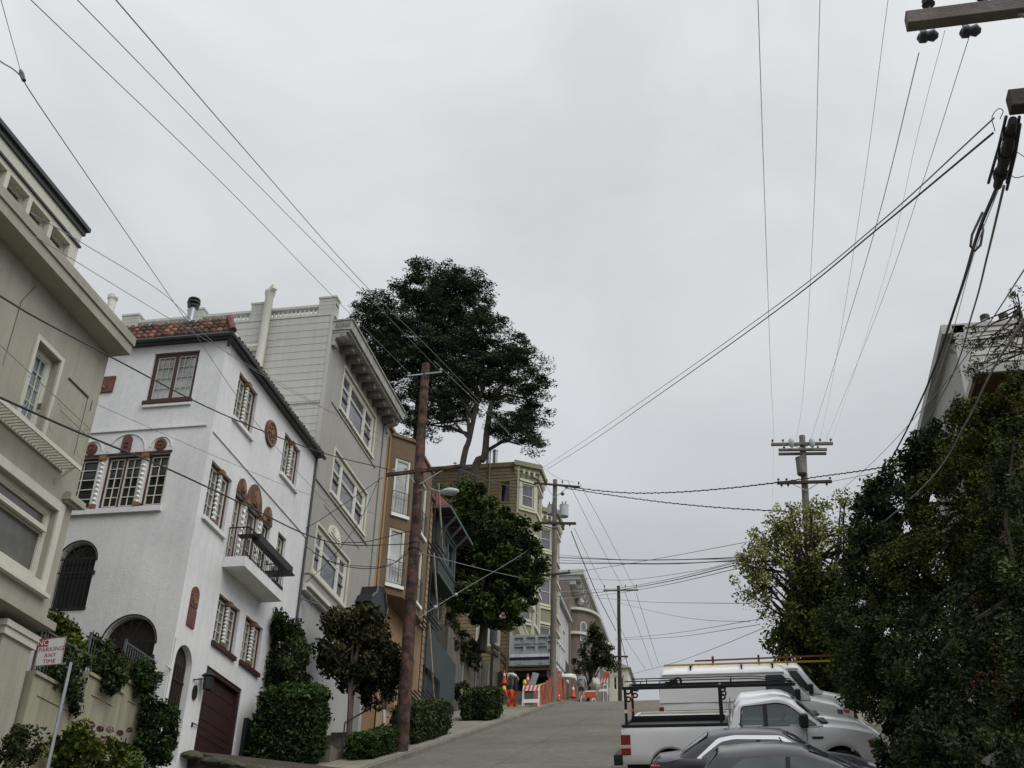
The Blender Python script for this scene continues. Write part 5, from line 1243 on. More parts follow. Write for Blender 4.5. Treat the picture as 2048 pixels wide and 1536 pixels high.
CY = plant('cypress_tree', 'huge dark cypress with two leaning trunks towering behind the houses', 'tree', (P0.x - .6, Yc, 18.9), ells, 1150, 120, .7, .115, 'leaf_cypress', 5,
           trunk=[(P0.x - .9, Yc, 18.6), tuple(at(922, 945, y=Yc)), tuple(at(938, 880, y=Yc)), tuple(at(957, 800, y=Yc)), tuple(at(985, 735, y=Yc)), tuple(at(1000, 690, y=Yc))], bark='bark_grey', limbs=18, r0=.24, fork=.4, aspect=.3, flat=.6, cflat=.24, shell=.15)
m = MB()
q = cat([(P0.x - .2, Yc + .4, 18.6), at(945, 960, y=Yc), at(968, 915, y=Yc), at(974, 860, y=Yc), at(985, 800, y=Yc), at(1010, 765, y=Yc)], 5); m.tube([tuple(p) for p in q], [.3 * (1 - .6 * i / len(q)) for i in range(len(q))], 8)
for a, b, c in (((974, 870), (1010, 850), (1050, 870)), ((968, 905), (1010, 880), (1040, 890)), ((984, 800), (1020, 790), (1060, 800)), ((960, 800), (930, 840), (850, 850)), ((940, 870), (900, 855), (860, 850)), ((972, 770), (1030, 720), (1070, 715))):
    m.tube([tuple(at(*p, y=Yc + .3)) for p in (a, b, c)], [.13, .1, .04], 6)
m.build('trunk', M['bark_grey'], CY, smooth=True)
m = MB(); q = cat([(at(845, 990, y=66).x, 66, 19), at(838, 880, y=66), at(842, 780, y=66), at(850, 680, y=66)], 5); m.tube([tuple(p) for p in q], [.55 * (1 - .7 * i / len(q)) for i in range(len(q))], 9); m.build('trunk', M['bark_dark'], CY, smooth=True)
# broad leafed tree below it
Yb = 58.0
ells = [pe(925, 1005, Yb, 55, 38, 2.0), pe(965, 1060, Yb, 80, 55, 2.4), pe(1030, 1080, Yb, 62, 42, 2.2), pe(940, 1120, Yb, 62, 55, 2.4), pe(1025, 1130, Yb, 62, 48, 2.2), pe(960, 1190, Yb, 66, 52, 2.2), pe(1030, 1185, Yb, 45, 45, 1.8), pe(915, 1070, Yb, 40, 40, 1.6), pe(1050, 1115, Yb, 40, 50, 1.6), pe(1000, 1150, Yb, 70, 50, 2.0), pe(985, 1225, Yb, 70, 30, 1.8), pe(920, 1160, Yb, 44, 60, 1.8)]
plant('broadleaf_tree', 'big rounded green tree hiding the lower Victorian wall', 'tree', (at(965, 1250, y=Yb).x, Yb, 18.6), ells, 340, 125, .48, .115, 'leaf_broad', 11, bark='bark_dark', limbs=18, r0=.28, shell=.55, cflat=.75, flat=.3)
# shrubs and street trees on the left pavement
hedge('clipped_hedge', 'low clipped hedge with flat top at the kerb before rust pole', -11.4, -10.45, 32.3, 36.3, .72, 21, 9000, 'leaf_hedge', .045)
hedge('clipped_hedge', 'rounded dark hedge just uphill of the rust pole', -11.6, -10.5, 37.0, 41.8, 1.3, 22, 9000, 'leaf_dark', .05, rnd=.5)
hedge('clipped_hedge', 'square clipped dark hedge standing alone on pavement before orange sign', -11.9, -10.45, 48.2, 50.6, 1.35, 23, 9000, 'leaf_dark', .055)
hedge('clipped_hedge', 'big boxy green shrub beside the maroon garage door', -13.25, -11.55, 29.95, 31.6, 2.2, 24, 15000, 'leaf_hedge', .06)
def e3(x, y, z, rx, ry, rz): return (x, y, z, rx, ry, rz)
plant('tall_shrub', 'tall loose shrub against white house corner behind the boxy hedge', 'shrub', (-13.1, 31.9, gz(31.9) + .3), [pe(570, 1300, 31.7, 46, 62, .5), pe(562, 1250, 31.7, 28, 24, .4), pe(572, 1350, 31.9, 48, 44, .5)], 100, 110, .22, .065, 'leaf_dark', 31, limbs=12, r0=.07)
plant('street_tree', 'multi stemmed street tree with reddish leaves before grey house entrance', 'tree', (at(698, 1470, y=34.3).x, 34.3, gz(34.3) + .25), [pe(705, 1258, 34.6, 58, 44, .9), pe(675, 1308, 34.4, 38, 36, .7), pe(745, 1300, 34.8, 50, 54, .9), pe(715, 1345, 34.6, 42, 34, .8), pe(775, 1335, 35, 24, 40, .5)], 125, 120, .31, .08, 'leaf_redgreen', 32, trunk=[(at(698, 1470, y=34.3).x, 34.3, gz(34.3) + .1), tuple(at(700, 1420, y=34.3)), tuple(at(702, 1360, y=34.5)), tuple(at(710, 1290, y=34.6))], limbs=18, r0=.14, stems=3, fork=.45)
plant('young_tree', 'young tree with white trunk guard beside the rust pole', 'tree', (-11.15, 35.2, gz(35.2) + .2), [pe(752, 1370, 35.4, 40, 42, .7), pe(770, 1330, 35.4, 28, 34, .6)], 40, 90, .26, .07, 'leaf_dark', 33, trunk=[(-11.15, 35.2, gz(35.2) + .1), tuple(at(766, 1440, y=35.3)), tuple(at(765, 1390, y=35.4))], limbs=10, r0=.055)
tr = [o for o in bpy.data.objects if o.name.startswith('young_tree')][0]
a, b = at(768, 1447, y=35.22), at(768, 1420, y=35.22); m = MB(); m.tube([tuple(a), tuple(b)], .05, 8); m.build('trunk_guard', M['white_trim'], tr)
plant('round_shrub', 'dark rounded shrub at the end of the garden wall by arched door', 'shrub', (-13.1, 24.9, gz(24.9) + .2), [pe(318, 1475, 24.9, 42, 62, .55), pe(310, 1425, 24.9, 26, 24, .4)], 70, 110, .2, .05, 'leaf_hedge', 34, limbs=8, r0=.05)
HY = plant('hydrangea_bush', 'flowering hydrangea bush with faded pink heads behind the sign post', 'shrub', (-13.05, 21.6, gz(21.6) + .2), [pe(150, 1510, 21.3, 46, 52, .5), pe(215, 1520, 22.2, 50, 40, .5), pe(255, 1530, 23, 30, 30, .4)], 75, 70, .2, .06, 'leaf_garden', 35, limbs=12, r0=.04)
rgh = np.random.default_rng(8)
for px, py, Y, mt, r in ((173, 1442, 21.4, 'leaf_pale', .07), (181, 1450, 21.5, 'flower_dark', .08), (200, 1458, 21.8, 'flower_dark', .065), (220, 1459, 22, 'flower_pink', .075), (240, 1466, 22.2, 'flower_dark', .065), (259, 1460, 22.4, 'flower_dark', .055), (226, 1477, 22.1, 'leaf_pale', .06), (204, 1483, 21.8, 'flower_pink', .06)):
    p = np.array(at(px, py, y=Y - .45)); d = rgh.normal(size=(120, 3)); d /= np.linalg.norm(d, axis=1)[:, None]
    leaf_mesh('flower_head', p + d * r * np.array([1, 1, .75]), .02, M[mt], HY, rgh.random(120), rgh, .8)
plant('small_shrub', 'small spindly shrub at the far left foot of the column', 'shrub', (-13.15, 19.5, gz(19.5) + .2), [pe(45, 1490, 19.5, 32, 36, .4), pe(30, 1530, 19.5, 30, 24, .4)], 34, 40, .17, .05, 'leaf_dark', 36, limbs=10, r0=.03)
plant('garden_shrub', 'pale green bush behind garden wall under white arched window', 'shrub', (-15.0, 22.2, 6.2), [pe(122, 1262, 22.2, 36, 28, .5), pe(155, 1285, 22.4, 34, 28, .5)], 40, 80, .2, .06, 'leaf_garden', 37, limbs=8, r0=.04)
plant('garden_shrub', 'dark leafy bush spilling over lowest step of garden wall', 'shrub', (-14.4, 21.6, 6.2), [pe(125, 1345, 21.4, 52, 46, .4), pe(157, 1395, 21.9, 18, 30, .2)], 50, 90, .18, .05, 'leaf_dark', 38, limbs=8, r0=.04)
plant('garden_shrub', 'dense bush behind middle fence panel below arched opening', 'shrub', (-14.5, 23.2, 6.2), [pe(222, 1345, 23.0, 36, 36, .4), pe(205, 1310, 23.0, 22, 26, .35)], 45, 90, .18, .05, 'leaf_dark', 39, limbs=8, r0=.04)
plant('garden_shrub', 'bush behind upper fence panel nearest arched white doorway', 'shrub', (-14.4, 24.6, 6.2), [pe(285, 1358, 24.4, 28, 32, .35)], 32, 90, .17, .05, 'leaf_hedge', 40, limbs=6, r0=.04)
plant('ivy', 'dark ivy trailing down the stained retaining wall', 'plant', (-14.15, 57.0, 18.2), [pe(925, 1290, 57.5, 26, 34, .5), pe(950, 1310, 59, 24, 26, .5), pe(902, 1270, 56, 14, 48, .5)], 50, 80, .3, .09, 'leaf_ivy', 41, limbs=4, r0=.04)
plant('low_shrub', 'low shrub at foot of the green house base wall', 'shrub', (at(925, 1395, y=55.5).x, 55.5, gz(55.5) + .2), [pe(925, 1385, 55.5, 18, 26, .5), pe(940, 1405, 55.8, 18, 16, .5)], 28, 80, .2, .07, 'leaf_dark', 42, limbs=4, r0=.03)
plant('street_tree', 'dark leaning street tree at the crest by the far bow windows', 'tree', (at(1168, 1380, y=80).x, 80, gz(80) + .2), [pe(1190, 1290, 80, 24, 30, 1.2), pe(1178, 1320, 80, 36, 16, 1.4), pe(1207, 1320, 80, 24, 16, 1.2), pe(1158, 1345, 80, 16, 16, 1.0), pe(1192, 1260, 80, 16, 10, .8), pe(1205, 1300, 80, 20, 12, .9), pe(1222, 1330, 80, 10, 8, .7)], 80, 80, .34, .09, 'leaf_dark', 43, bark='bark_dark', limbs=22, r0=.16, stems=2, fork=.3)
# right-hand side: trees and tall bushes along the pavement
GRP = None
plant('pale_tree', 'pale yellow green spring tree with thin twigs left of the right hedge', 'tree', (3.5, 44.0, gz(44) + .15), [pe(1540, 1110, 44, 62, 50, 1.8), pe(1500, 1150, 44, 32, 50, 1.3), pe(1530, 1190, 44, 46, 46, 1.6), pe(1600, 1060, 44, 62, 46, 1.8), pe(1670, 1050, 44, 46, 42, 1.6), pe(1620, 1140, 44, 72, 66, 2.0), pe(1560, 1050, 44, 40, 30, 1.3), pe(1690, 1010, 44, 26, 20, 1.0), pe(1630, 1010, 44, 20, 20, .8), pe(1720, 1090, 43, 40, 60, 1.4), pe(1700, 1160, 43, 50, 50, 1.4)], 260, 50, .36, .07, 'leaf_pale', 51, limbs=70, r0=.2, fork=.3, bark='bark_dark', shell=.3)
plant('dark_tree', 'dark tree crown overhanging van roofs below the pale tree', 'tree', (3.7, 41.0, gz(41) + .15), [pe(1625, 1250, 41, 66, 70, 1.8), pe(1590, 1300, 41, 50, 50, 1.5), pe(1680, 1320, 40, 70, 90, 1.8), pe(1640, 1190, 41, 60, 50, 1.6), pe(1720, 1240, 41, 60, 60, 1.2), pe(1640, 1350, 41.5, 50, 40, 1.0)], 190, 120, .42, .09, 'leaf_olive', 52, limbs=16, r0=.2, bark='bark_dark', shell=.5)
plant('tall_bush', 'tall ivy leaved bush climbing toward the siding house', 'bush', (5.6, 31.0, gz(31) + .15), [pe(1800, 1010, 31, 66, 80, 1.4), pe(1850, 930, 31, 46, 60, 1.2), pe(1745, 1040, 32, 40, 70, 1.2), pe(1890, 890, 30.5, 40, 46, 1.0), pe(1760, 1130, 31, 70, 90, 1.5)], 160, 120, .3, .07, 'leaf_ivy', 53, limbs=18, r0=.15, bark='bark_dark', shell=.55)
plant('tall_bush', 'broad yellow green bush filling the middle of the right hedge', 'bush', (5.0, 24.0, gz(24) + .15), [pe(1900, 1020, 24, 90, 100, 1.5), pe(1960, 940, 24, 80, 80, 1.4), pe(1870, 1130, 23.5, 100, 100, 1.5), pe(1985, 1080, 23, 90, 120, 1.5), pe(1800, 1170, 24.5, 80, 80, 1.3), pe(2020, 860, 24, 70, 70, 1.2), pe(1940, 860, 24.5, 60, 50, 1.0), pe(1930, 1230, 25, 110, 110, 1.2), pe(2040, 800, 23.5, 50, 44, .8), pe(1975, 815, 24, 40, 36, .7)], 410, 140, .25, .042, 'leaf_olive', 54, limbs=18, r0=.15, bark='bark_dark', shell=.5, flat=.3)
plant('tall_bush', 'dark bush whose leaves hide the noses of the parked pickups', 'bush', (4.3, 24.5, gz(24.5) + .15), [pe(1770, 1290, 24.5, 90, 90, 1.1), pe(1740, 1390, 25.2, 56, 66, .8), pe(1850, 1290, 23, 90, 110, 1.3), pe(1700, 1260, 28, 60, 70, 1.2), pe(1720, 1340, 30, 70, 70, .9), pe(1880, 1420, 24, 110, 90, 1.0), pe(2000, 1350, 24, 90, 180, 1.0)], 300, 140, .25, .045, 'leaf_dark', 55, limbs=16, r0=.14, bark='bark_dark', shell=.5)
plant('flowering_bush', 'dark bush with scattered red flowers at right edge', 'bush', (5.0, 18.5, gz(18.5) + .15), [pe(1990, 1240, 18.5, 110, 130, 1.2), pe(1950, 1380, 17.5, 120, 110, 1.2), pe(2060, 1100, 19, 90, 150, 1.3), pe(2070, 1350, 17, 90, 170, 1.2), pe(2050, 930, 20, 60, 90, 1.0)], 300, 140, .21, .038, 'leaf_dark', 56, limbs=16, r0=.13, bark='bark_dark', shell=.5, flat=.3)
FB = [o for o in bpy.data.objects if o.name.startswith('flowering_bush')][0]
rgf = np.random.default_rng(4)
for px, py in ((1992, 1360), (2016, 1395), (2000, 1350), (1965, 1015), (1960, 1272), (2030, 1330), (1985, 1110), (1955, 1360), (2022, 1380), (1880, 1000), (1945, 1200), (1990, 1300)):
    p = np.array(at(px, py, y=16.6 if py > 1150 else 21)); leaf_mesh('blossoms', p + rgf.normal(0, .07, (16, 3)), .02, M['flower_red'], FB, rgf.random(16), rgf, .7)
plant('low_bush', 'low bush with grey green new shoots at lower right beside dark car', 'bush', (3.6, 17.6, gz(17.6) + .1), [pe(1835, 1440, 18.2, 62, 80, .8), pe(1880, 1500, 17.2, 80, 70, .9), pe(1790, 1500, 19.0, 36, 40, .5), pe(1960, 1520, 16.4, 90, 70, .9)], 120, 110, .17, .042, 'leaf_ivy', 57, limbs=14, r0=.06, bark='bark_dark', shell=.5)
# thin cedar boughs reaching in front of the siding house
TW = plant('cedar_tree', 'sparse feathery tree with bare twigs before the siding house', 'tree', (6.2, 20.8, gz(20.8) + .15), [pe(2030, 600, 20, 22, 34, .3), pe(1990, 700, 20, 60, 30, .5), pe(1940, 680, 20, 40, 34, .3), pe(2020, 740, 20, 44, 40, .5), pe(1960, 740, 20, 40, 24, .4)], 54, 26, .13, .04, 'leaf_dark', 58, trunk=[(6.2, 20.8, gz(20.8)), tuple(at(2090, 900, y=20.4)), tuple(at(2060, 720, y=20)), tuple(at(2035, 590, y=20))], limbs=26, r0=.045, fork=.7, bark='bark_dark', aspect=.28, shell=.2)
# stones and moss at the foot of the white house
SB = thing('rockery', 'low mossy stones edging the white house drive', 'stones', (-12.6, 27.3, gz(27.3) + .15))
rs = random.Random(5)
for k in range(26):
    x, y = rs.uniform(-13.6, -11.2), rs.uniform(27.15, 27.6); r = rs.uniform(.1, .22); zb_ = 6.34 + (x + 13.68) / 3.48 * (5.68 - 6.34) - .1; m = MB(); rings = []
    for j in range(5):
        t = (j / 4) * math.pi / 2; rings.append([(x + r * math.cos(t) * 1.3 * (1 + .2 * math.sin(3 * a + k)) * math.cos(a) + .001, y + r * math.cos(t) * (1 + .2 * math.cos(2 * a + k)) * math.sin(a), zb_ + (r * .9 * math.sin(t))) for a in [i * math.pi / 4 for i in range(8)]])
    m.loft(rings); m.build('stone', M['stone'], SB, smooth=True)
# steps up to the peach house
ST = thing('front_steps', 'dark stone front steps with iron handrail before peach house', 'steps', (-12.4, 35.5, gz(35.5) + .15))
for k in range(8):
    y = 33.6 + k * .42; z = gz(33.2) + .2 + k * .19; m = MB(); m.box(-13.3, -11.9, y, y + .42, gz(y) - .2, z + .19); m.build('step', M['wall_conc'], ST)
m = MB()
for y, z in ((33.7, gz(33.2) + .4), (36.6, gz(33.2) + 1.7)): m.tube([(-11.86, y, z - .5), (-11.86, y, z + .9)], .025, 6)
m.tube([(-11.86, 33.7, gz(33.2) + 1.3), (-11.86, 36.6, gz(33.2) + 2.6)], .025, 6); m.build('handrail', M['iron'], ST)
m = MB(); m.box(-13.69, -11.5, 31.7, 33.55, gz(32) - .3, gz(32) + .55); m.build('cheek_wall', M['wall_conc'], ST)
# NO PARKING sign
sy = 19.0; p = at(142, 1325, y=sy)
SG = thing('no_parking_sign', 'white no parking sign with red lettering on a thin grey post', 'sign', (p.x, sy, gz(sy) + .15))
m = MB(); m.tube([(p.x, sy, gz(sy) - .2), (p.x, sy, p.z)], .032, 8); m.build('post', M['galv'], SG)
tl_, tr_, bl_ = at(79, 1278, y=sy), at(133, 1273, y=sy), at(76, 1332, y=sy)
ux = (tr_ - tl_); wd = ux.length; ux.normalize(); uy = (tl_ - bl_); ht = uy.length; uy = (uy - ux * uy.dot(ux)).normalized(); un_ = ux.cross(uy); ce = tl_ + ux * wd / 2 - uy * ht / 2
fs = lambda a, b, c=0.0: tuple(ce + ux * a + uy * b + un_ * c)
m = MB(fs); m.box(-wd / 2, wd / 2, -ht / 2, ht / 2, -.004, 0); pl = m.build('sign_plate', M['sign_white'], SG)
m = MB(fs); bw_ = wd * .02
m.box(-wd / 2 + .004, wd / 2 - .004, ht / 2 - bw_ - .004, ht / 2 - .004, .001, .003); m.box(-wd / 2 + .004, wd / 2 - .004, -ht / 2 + .004, -ht / 2 + bw_ + .004, .001, .003); m.box(-wd / 2 + .004, -wd / 2 + bw_ + .004, -ht / 2 + bw_, ht / 2 - bw_, .001, .003); m.box(wd / 2 - bw_ - .004, wd / 2 - .004, -ht / 2 + bw_, ht / 2 - bw_, .001, .003)
m.box(-wd / 2 + bw_, -wd * .12, ht * .20, ht / 2 - bw_, .001, .003); m.build('border', M['sign_red'], pl)
MS = Matrix(((ux.x, uy.x, un_.x, ce.x), (ux.y, uy.y, un_.y, ce.y), (ux.z, uy.z, un_.z, ce.z), (0, 0, 0, 1)))
text(pl, 'NO', ht * .30, M['sign_white'], MS @ Matrix.Translation((-wd * .305, ht * .335, .005)), ext=.001)
for s_, v in (('PARKING', .08), ('ANY', -.14), ('TIME', -.36)): text(pl, s_, ht * .215, M['sign_red'], MS @ Matrix.Translation((0.01, ht * v, .004)), ext=.001, sx=1.08)
m = MB(fs); m.box(wd / 2 - .02, wd / 2 + .06, -ht / 2 + .0, -ht / 2 + .03, -.04, -.006); m.build('clamp', M['galv'], SG)
# ================================================================== VEHICLES (x forward, y left, z up; parked across the slope)
ALPHA = math.atan(.32)
def vehicle(name, label, cat_, x, y, group=None, dz=0.0):
    return thing(name, label, cat_, (x, y, gz(y) + dz), group, (ALPHA, 0, 0))
FR = [0, .1, .3, .55, .78, .93, 1.0]; WM = [.95, .985, 1.0, 1.0, .988, .965, .90]
def shell(mb, xs, zb, zt, hw, arches=(), crown=.04, flare=.02, wm=WM, endround=.0):
    rings = []
    for x in xs:
        b = float(np.interp(x, zb[0], zb[1])); t = float(np.interp(x, zt[0], zt[1])); h = float(np.interp(x, hw[0], hw[1]))
        for xc, zc, r in arches:
            if abs(x - xc) < r: b = max(b, zc + math.sqrt(r * r - (x - xc) ** 2))
        L_ = []
        for f, m_ in zip(FR, wm):
            z = b + (t - b) * f; yy = h * m_
            for xc, zc, r in arches:
                d = math.hypot(x - xc, z - zc)
                if d < r + .16: yy += flare * (1 - max(0, d - r) / .16)
            L_.append((x, yy, z))
        top = [(x, h * wm[-1] * k, t + crown * (1 - k * k)) for k in (.75, .4, 0, -.4, -.75)]
        rings.append(L_ + top + [(x, -y_, z) for x_, y_, z in reversed(L_)])
    mb.loft(rings)
def stations(a, b, n, arches=(), extra=()):
    s = set(np.linspace(a, b, n).round(3)) | set(extra)
    for xc, zc, r in arches: s |= {round(xc + r * math.sin(t), 3) for t in np.linspace(-math.pi / 2, math.pi / 2, 15) if a < xc + r * math.sin(t) < b}
    return sorted(float(v) for v in s)
def wheel(V, x, y, r, w=.23):
    s = 1 if y > 0 else -1; fr = lambda a, b, c=0.0: (x + a, y + c * s, r + b)
    m = MB(fr); m.tube([(0, 0, c) for c in (-w / 2, -w / 2 + .02, -w / 2 + .05, w / 2 - .05, w / 2 - .02, w / 2)], [r * .7, r * .93, r, r, r * .93, r * .66], 24); o = m.build('wheel', M['rubber'], V, local=True, smooth=True)
    m = MB(fr); m.tube([(0, 0, c) for c in (w / 2 - .06, w / 2 - .02, w / 2 + .005, w / 2 + .012)], [r * .64, r * .66, r * .6, r * .2], 20)
    for k in range(6):
        t = k * math.pi / 3; m.bar((r * .15 * math.cos(t), r * .15 * math.sin(t), w / 2 + .012), (r * .58 * math.cos(t), r * .58 * math.sin(t), w / 2 + .008), .05, .02)
    m.build('rim', M['rim'], o, local=True)
def sides(fn):
    for s in (-1, 1): fn(s)
def panel(V, name, m_, poly, hw, zb, tum, s, t=.006, off=.003, parent=None):
    """thin panel lying on a leaning side surface"""
    fr = lambda a, b, c=0.0: (a, s * (hw - tum * (b - zb) + c), b)
    m = MB(fr); m.prism(poly, off, off + t); return m.build(name, m_, parent or V, local=True)
def rounded(poly, r=.06, n=4):
    out = []
    for i in range(len(poly)):
        a, b, c = Vector(poly[i - 1]), Vector(poly[i]), Vector(poly[(i + 1) % len(poly)])
        d1, d2 = (a - b), (c - b); k = min(r, d1.length * .45, d2.length * .45); p, q = b + d1.normalized() * k, b + d2.normalized() * k
        for j in range(n + 1):
            t = j / n; out.append(tuple((1 - t) ** 2 * p + 2 * t * (1 - t) * b + t * t * q))
    return out

def pickup(label, x, y, rack):
    cx = lambda v: float(np.interp(v, [-3, -.62, .15, .46, 1.02, 1.2, 3], [-2.76, -.38, .72, 1.05, 1.62, 1.75, 3]))
    V = vehicle('pickup_truck', label, 'pickup truck', x, y); P = M['white_paint']
    ar = [(-1.72, .38, .47)]; af = [(1.95, .38, .47)]
    # bed
    m = MB(); shell(m, stations(-2.78, -.42, 14, ar), ([-3, 3], [.52, .50]), ([-3, 3], [1.30, 1.30]), ([-2.78, -2.6, -.6], [.965, .985, .985]), ar, crown=-.0, wm=[.94, .985, 1, 1, .995, .985, .97])
    b = m.build('bed', P, V, local=True, smooth=True)
    m = MB(); m.box(-2.72, -.48, -.84, .84, 1.305, 1.312)
    for a0, a1, b0, b1 in ((-2.77, -.42, .80, .965), (-2.77, -.42, -.965, -.80), (-2.78, -2.70, -.80, .80), (-.50, -.42, -.80, .80)): m.box(a0, a1, b0, b1, 1.313, 1.37)
    if rack: m.box(-2.7, -.5, .788, .812, 1.37, 1.45)
    m.build('bed_liner', M['black_plastic' if rack else 'grey_trim'], b, local=True, bevel=.01)
    # cab and hood
    zt = ([-.62, .8, 1.4, 1.8, 2.4, 2.72, 2.86], [1.28, 1.28, 1.30, 1.27, 1.19, 1.10, .98])
    m = MB(); shell(m, stations(-.38, 2.84, 24, af, (2.78, 2.82)), ([-1, 2.4, 2.86], [.48, .46, .50]), zt, ([-.62, 2.3, 2.7, 2.84], [.985, .985, .95, .88]), af, crown=.05)
    bo = m.build('body', P, V, local=True, smooth=True)
    # greenhouse
    hb, tum = .955, .28
    zt2 = ([-.60, -.56, -.44, .15, .30, .46, .98, 1.02], [1.27, 1.60, 1.80, 1.86, 1.84, 1.77, 1.31, 1.28])
    m = MB(); rings = []
    win = rounded([(cx(-.46), 1.28), (cx(-.42), 1.70), (cx(.12), 1.755), (cx(.30), 1.715), (cx(.90), 1.28)], .07)
    for xx in sorted({-.60, -.58, -.54, .15, .30, .46, .65, .85, .98, 1.02} | set(np.linspace(-.5, .96, 36).round(3))):
        t = float(np.interp(xx, *zt2)); L_ = []
        for f in (0, .07, .14, .21, .28, .36, .44, .52, .6, .68, .76, .83, .9, 1.0):
            z = 1.26 + (t - 1.26) * f; rr = .0 if f < .9 else (.02 if f < 1 else .07 if t > 1.6 else 0); L_.append((cx(xx), hb - tum * (z - 1.26) - rr, z))
        yt = L_[-1][1]; cr_ = .045 if t > 1.5 else .02
        rings.append(L_ + [(cx(xx), yt * k, t + cr_ * (1 - k * k)) for k in (.75, .4, 0, -.4, -.75)] + [(a, -b_, c) for a, b_, c in reversed(L_)])
    m.loft(rings)
    def inside(p, poly):
        c = False
        for i in range(len(poly)):
            (x1_, y1_), (x2_, y2_) = poly[i - 1], poly[i]
            if (y1_ > p[1]) != (y2_ > p[1]) and p[0] < (x2_ - x1_) * (p[1] - y1_) / (y2_ - y1_) + x1_: c = not c
        return c
    keep = []                                   # open the cab side where the door glass sits
    for fc in m.f:
        cv = np.mean([m.v[i] for i in fc], axis=0)
        if len(fc) == 4 and abs(cv[1]) > .6 and inside((cv[0], cv[2]), win): continue
        keep.append(fc)
    m.f = keep
    g = m.build('cab', P, V, local=True, smooth=True)
    for yy in (-.42, .42):
        m = MB(); m.box(-.22, .25, yy - .26, yy + .26, .9, 1.15); m.box(-.3, -.12, yy - .25, yy + .25, 1.15, 1.52); m.box(-.27, -.17, yy - .12, yy + .12, 1.54, 1.7); m.build('seat', M['black_plastic'], V, local=True, bevel=.04)
    m = MB(); m.box(1.0, 1.6, -.85, .85, 1.0, 1.30); m.build('dashboard', M['black_plastic'], V, local=True, bevel=.05)
    m = MB(); [m.tube([(.8 + .1 * math.sin(t0), .42 + .18 * math.cos(t0), 1.32 + .16 * math.sin(t0)), (.8 + .1 * math.sin(t1), .42 + .18 * math.cos(t1), 1.32 + .16 * math.sin(t1))], .016, 5) for t0, t1 in [(i * math.pi / 6, (i + 1) * math.pi / 6) for i in range(12)]]; m.build('steering_wheel', M['black_plastic'], V, local=True)
    m = MB(); q = []
    for xx, z in ((.50, 1.735), (.985, 1.31)):
        yw = hb - tum * (z - 1.26) - .09; q.append([(cx(xx) + .022, yw * k, z + .022 + .03 * (1 - k * k)) for k in (1, .5, 0, -.5, -1)])
    m.loft(q, close=False, caps=False); m.build('windshield', M['glass_car'], V, local=True, smooth=True)
    m = MB(); m.box(-.385, -.37, -.62, .62, 1.36, 1.75); m.build('rear_window', M['glass_car'], V, local=True)
    def sd(s):
        o = panel(V, 'door', P, [(-.22, .56), (-.22, 1.27), (1.25, 1.27), (1.3, .9), (1.25, .56)], .985, 5, 0, s, .004, .001)
        wo = panel(V, 'side_window', M['glass_clear'], win, hb, 1.26, tum, s, .004, -.006)
        fr_ = lambda a, b, c=0.0: (a, s * (hb - tum * (b - 1.26) + c), b); wc = np.mean(win, axis=0); k_ = len(win)
        def grow_(p, d):
            v = np.array(p) - wc; return tuple(np.array(p) + v / np.linalg.norm(v) * d)
        for nm_, mt_, d0, d1, c_ in (('window_seal', M['black_plastic'], -.01, .02, .012), ('window_frame', P, .02, .085, .008)):
            m = MB(fr_)
            for i in range(k_):
                a, b = win[i], win[(i + 1) % k_]; A0, B0, B1_, A1_ = grow_(a, d0), grow_(b, d0), grow_(b, d1), grow_(a, d1)
                m.face((*A0, c_), (*B0, c_), (*B1_, c_), (*A1_, c_)); m.face((*A0, c_), (*B0, c_), (*B0, -.02), (*A0, -.02))
                m.face((*A1_, c_), (*B1_, c_), (*B1_, -.02), (*A1_, -.02))
            m.build(nm_, mt_, V, local=True)
        panel(V, 'window_trim', M['black_plastic'], [(.36, 1.29), (.36, 1.745), (.45, 1.745), (.45, 1.29)], hb, 1.26, tum, s, .004, .009)
        m = MB(); m.box(-.235, -.22, min(s * .985, s * .997), max(s * .985, s * .997), .56, 1.27); m.box(1.25, 1.265, min(s * .985, s * .997), max(s * .985, s * .997), .56, 1.2); m.build('door_seam', M['seam'], o, local=True)
        m = MB(); m.box(-.12, .1, min(s * .99, s * 1.025), max(s * .99, s * 1.025), 1.1, 1.14); m.build('handle', M['white_trim'], o, local=True, bevel=.01)
        m = MB(); m.box(1.12, 1.3, min(s * .97, s * 1.26), max(s * .97, s * 1.26), 1.24, 1.54); m.build('mirror', M['black_plastic'], V, local=True, bevel=.04)
        m = MB(); m.box(-2.80, -2.58, min(s * .955, s * .996), max(s * .955, s * .996), .72, 1.16); tl2 = m.build('tail_light', M['tail_red'], V, local=True, bevel=.02)
        m = MB(); m.box(-2.805, -2.585, min(s * .955, s * .999), max(s * .955, s * .999), .87, .94); m.build('reversing_lens', M['tail_clear'], tl2, local=True)
        m = MB(); m.box(2.56, 2.80, min(s * .86, s * .975), max(s * .86, s * .975), .80, .98); hl = m.build('headlight', M['glass_grey'], V, local=True, bevel=.03)
        m = MB(); m.box(2.54, 2.6, min(s * .9, s * .978), max(s * .9, s * .978), .80, .96); m.build('side_marker', M['orange_lens'], hl, local=True, bevel=.02)
        m = MB(); m.box(1.36, 1.6, min(s * .985, s * .998), max(s * .985, s * .998), 1.0, 1.05); m.build('badge', M['dark_paint'], V, local=True)
        for ww in (-1.72, 1.95): wheel(V, ww, s * .86, .38)
    sides(sd)
    m = MB(); m.box(-2.98, -2.78, -.98, .98, .50, .74); 
    m.build('rear_bumper', M['black_plastic'], V, local=True, bevel=.03)
    m = MB(); m.box(2.78, 2.93, -.95, .95, .45, .72); m.build('front_bumper', M['chrome'], V, local=True, bevel=.04)
    m = MB(); m.box(2.80, 2.86, -.62, .62, .74, 1.0); m.build('grille', M['black_plastic'], V, local=True)
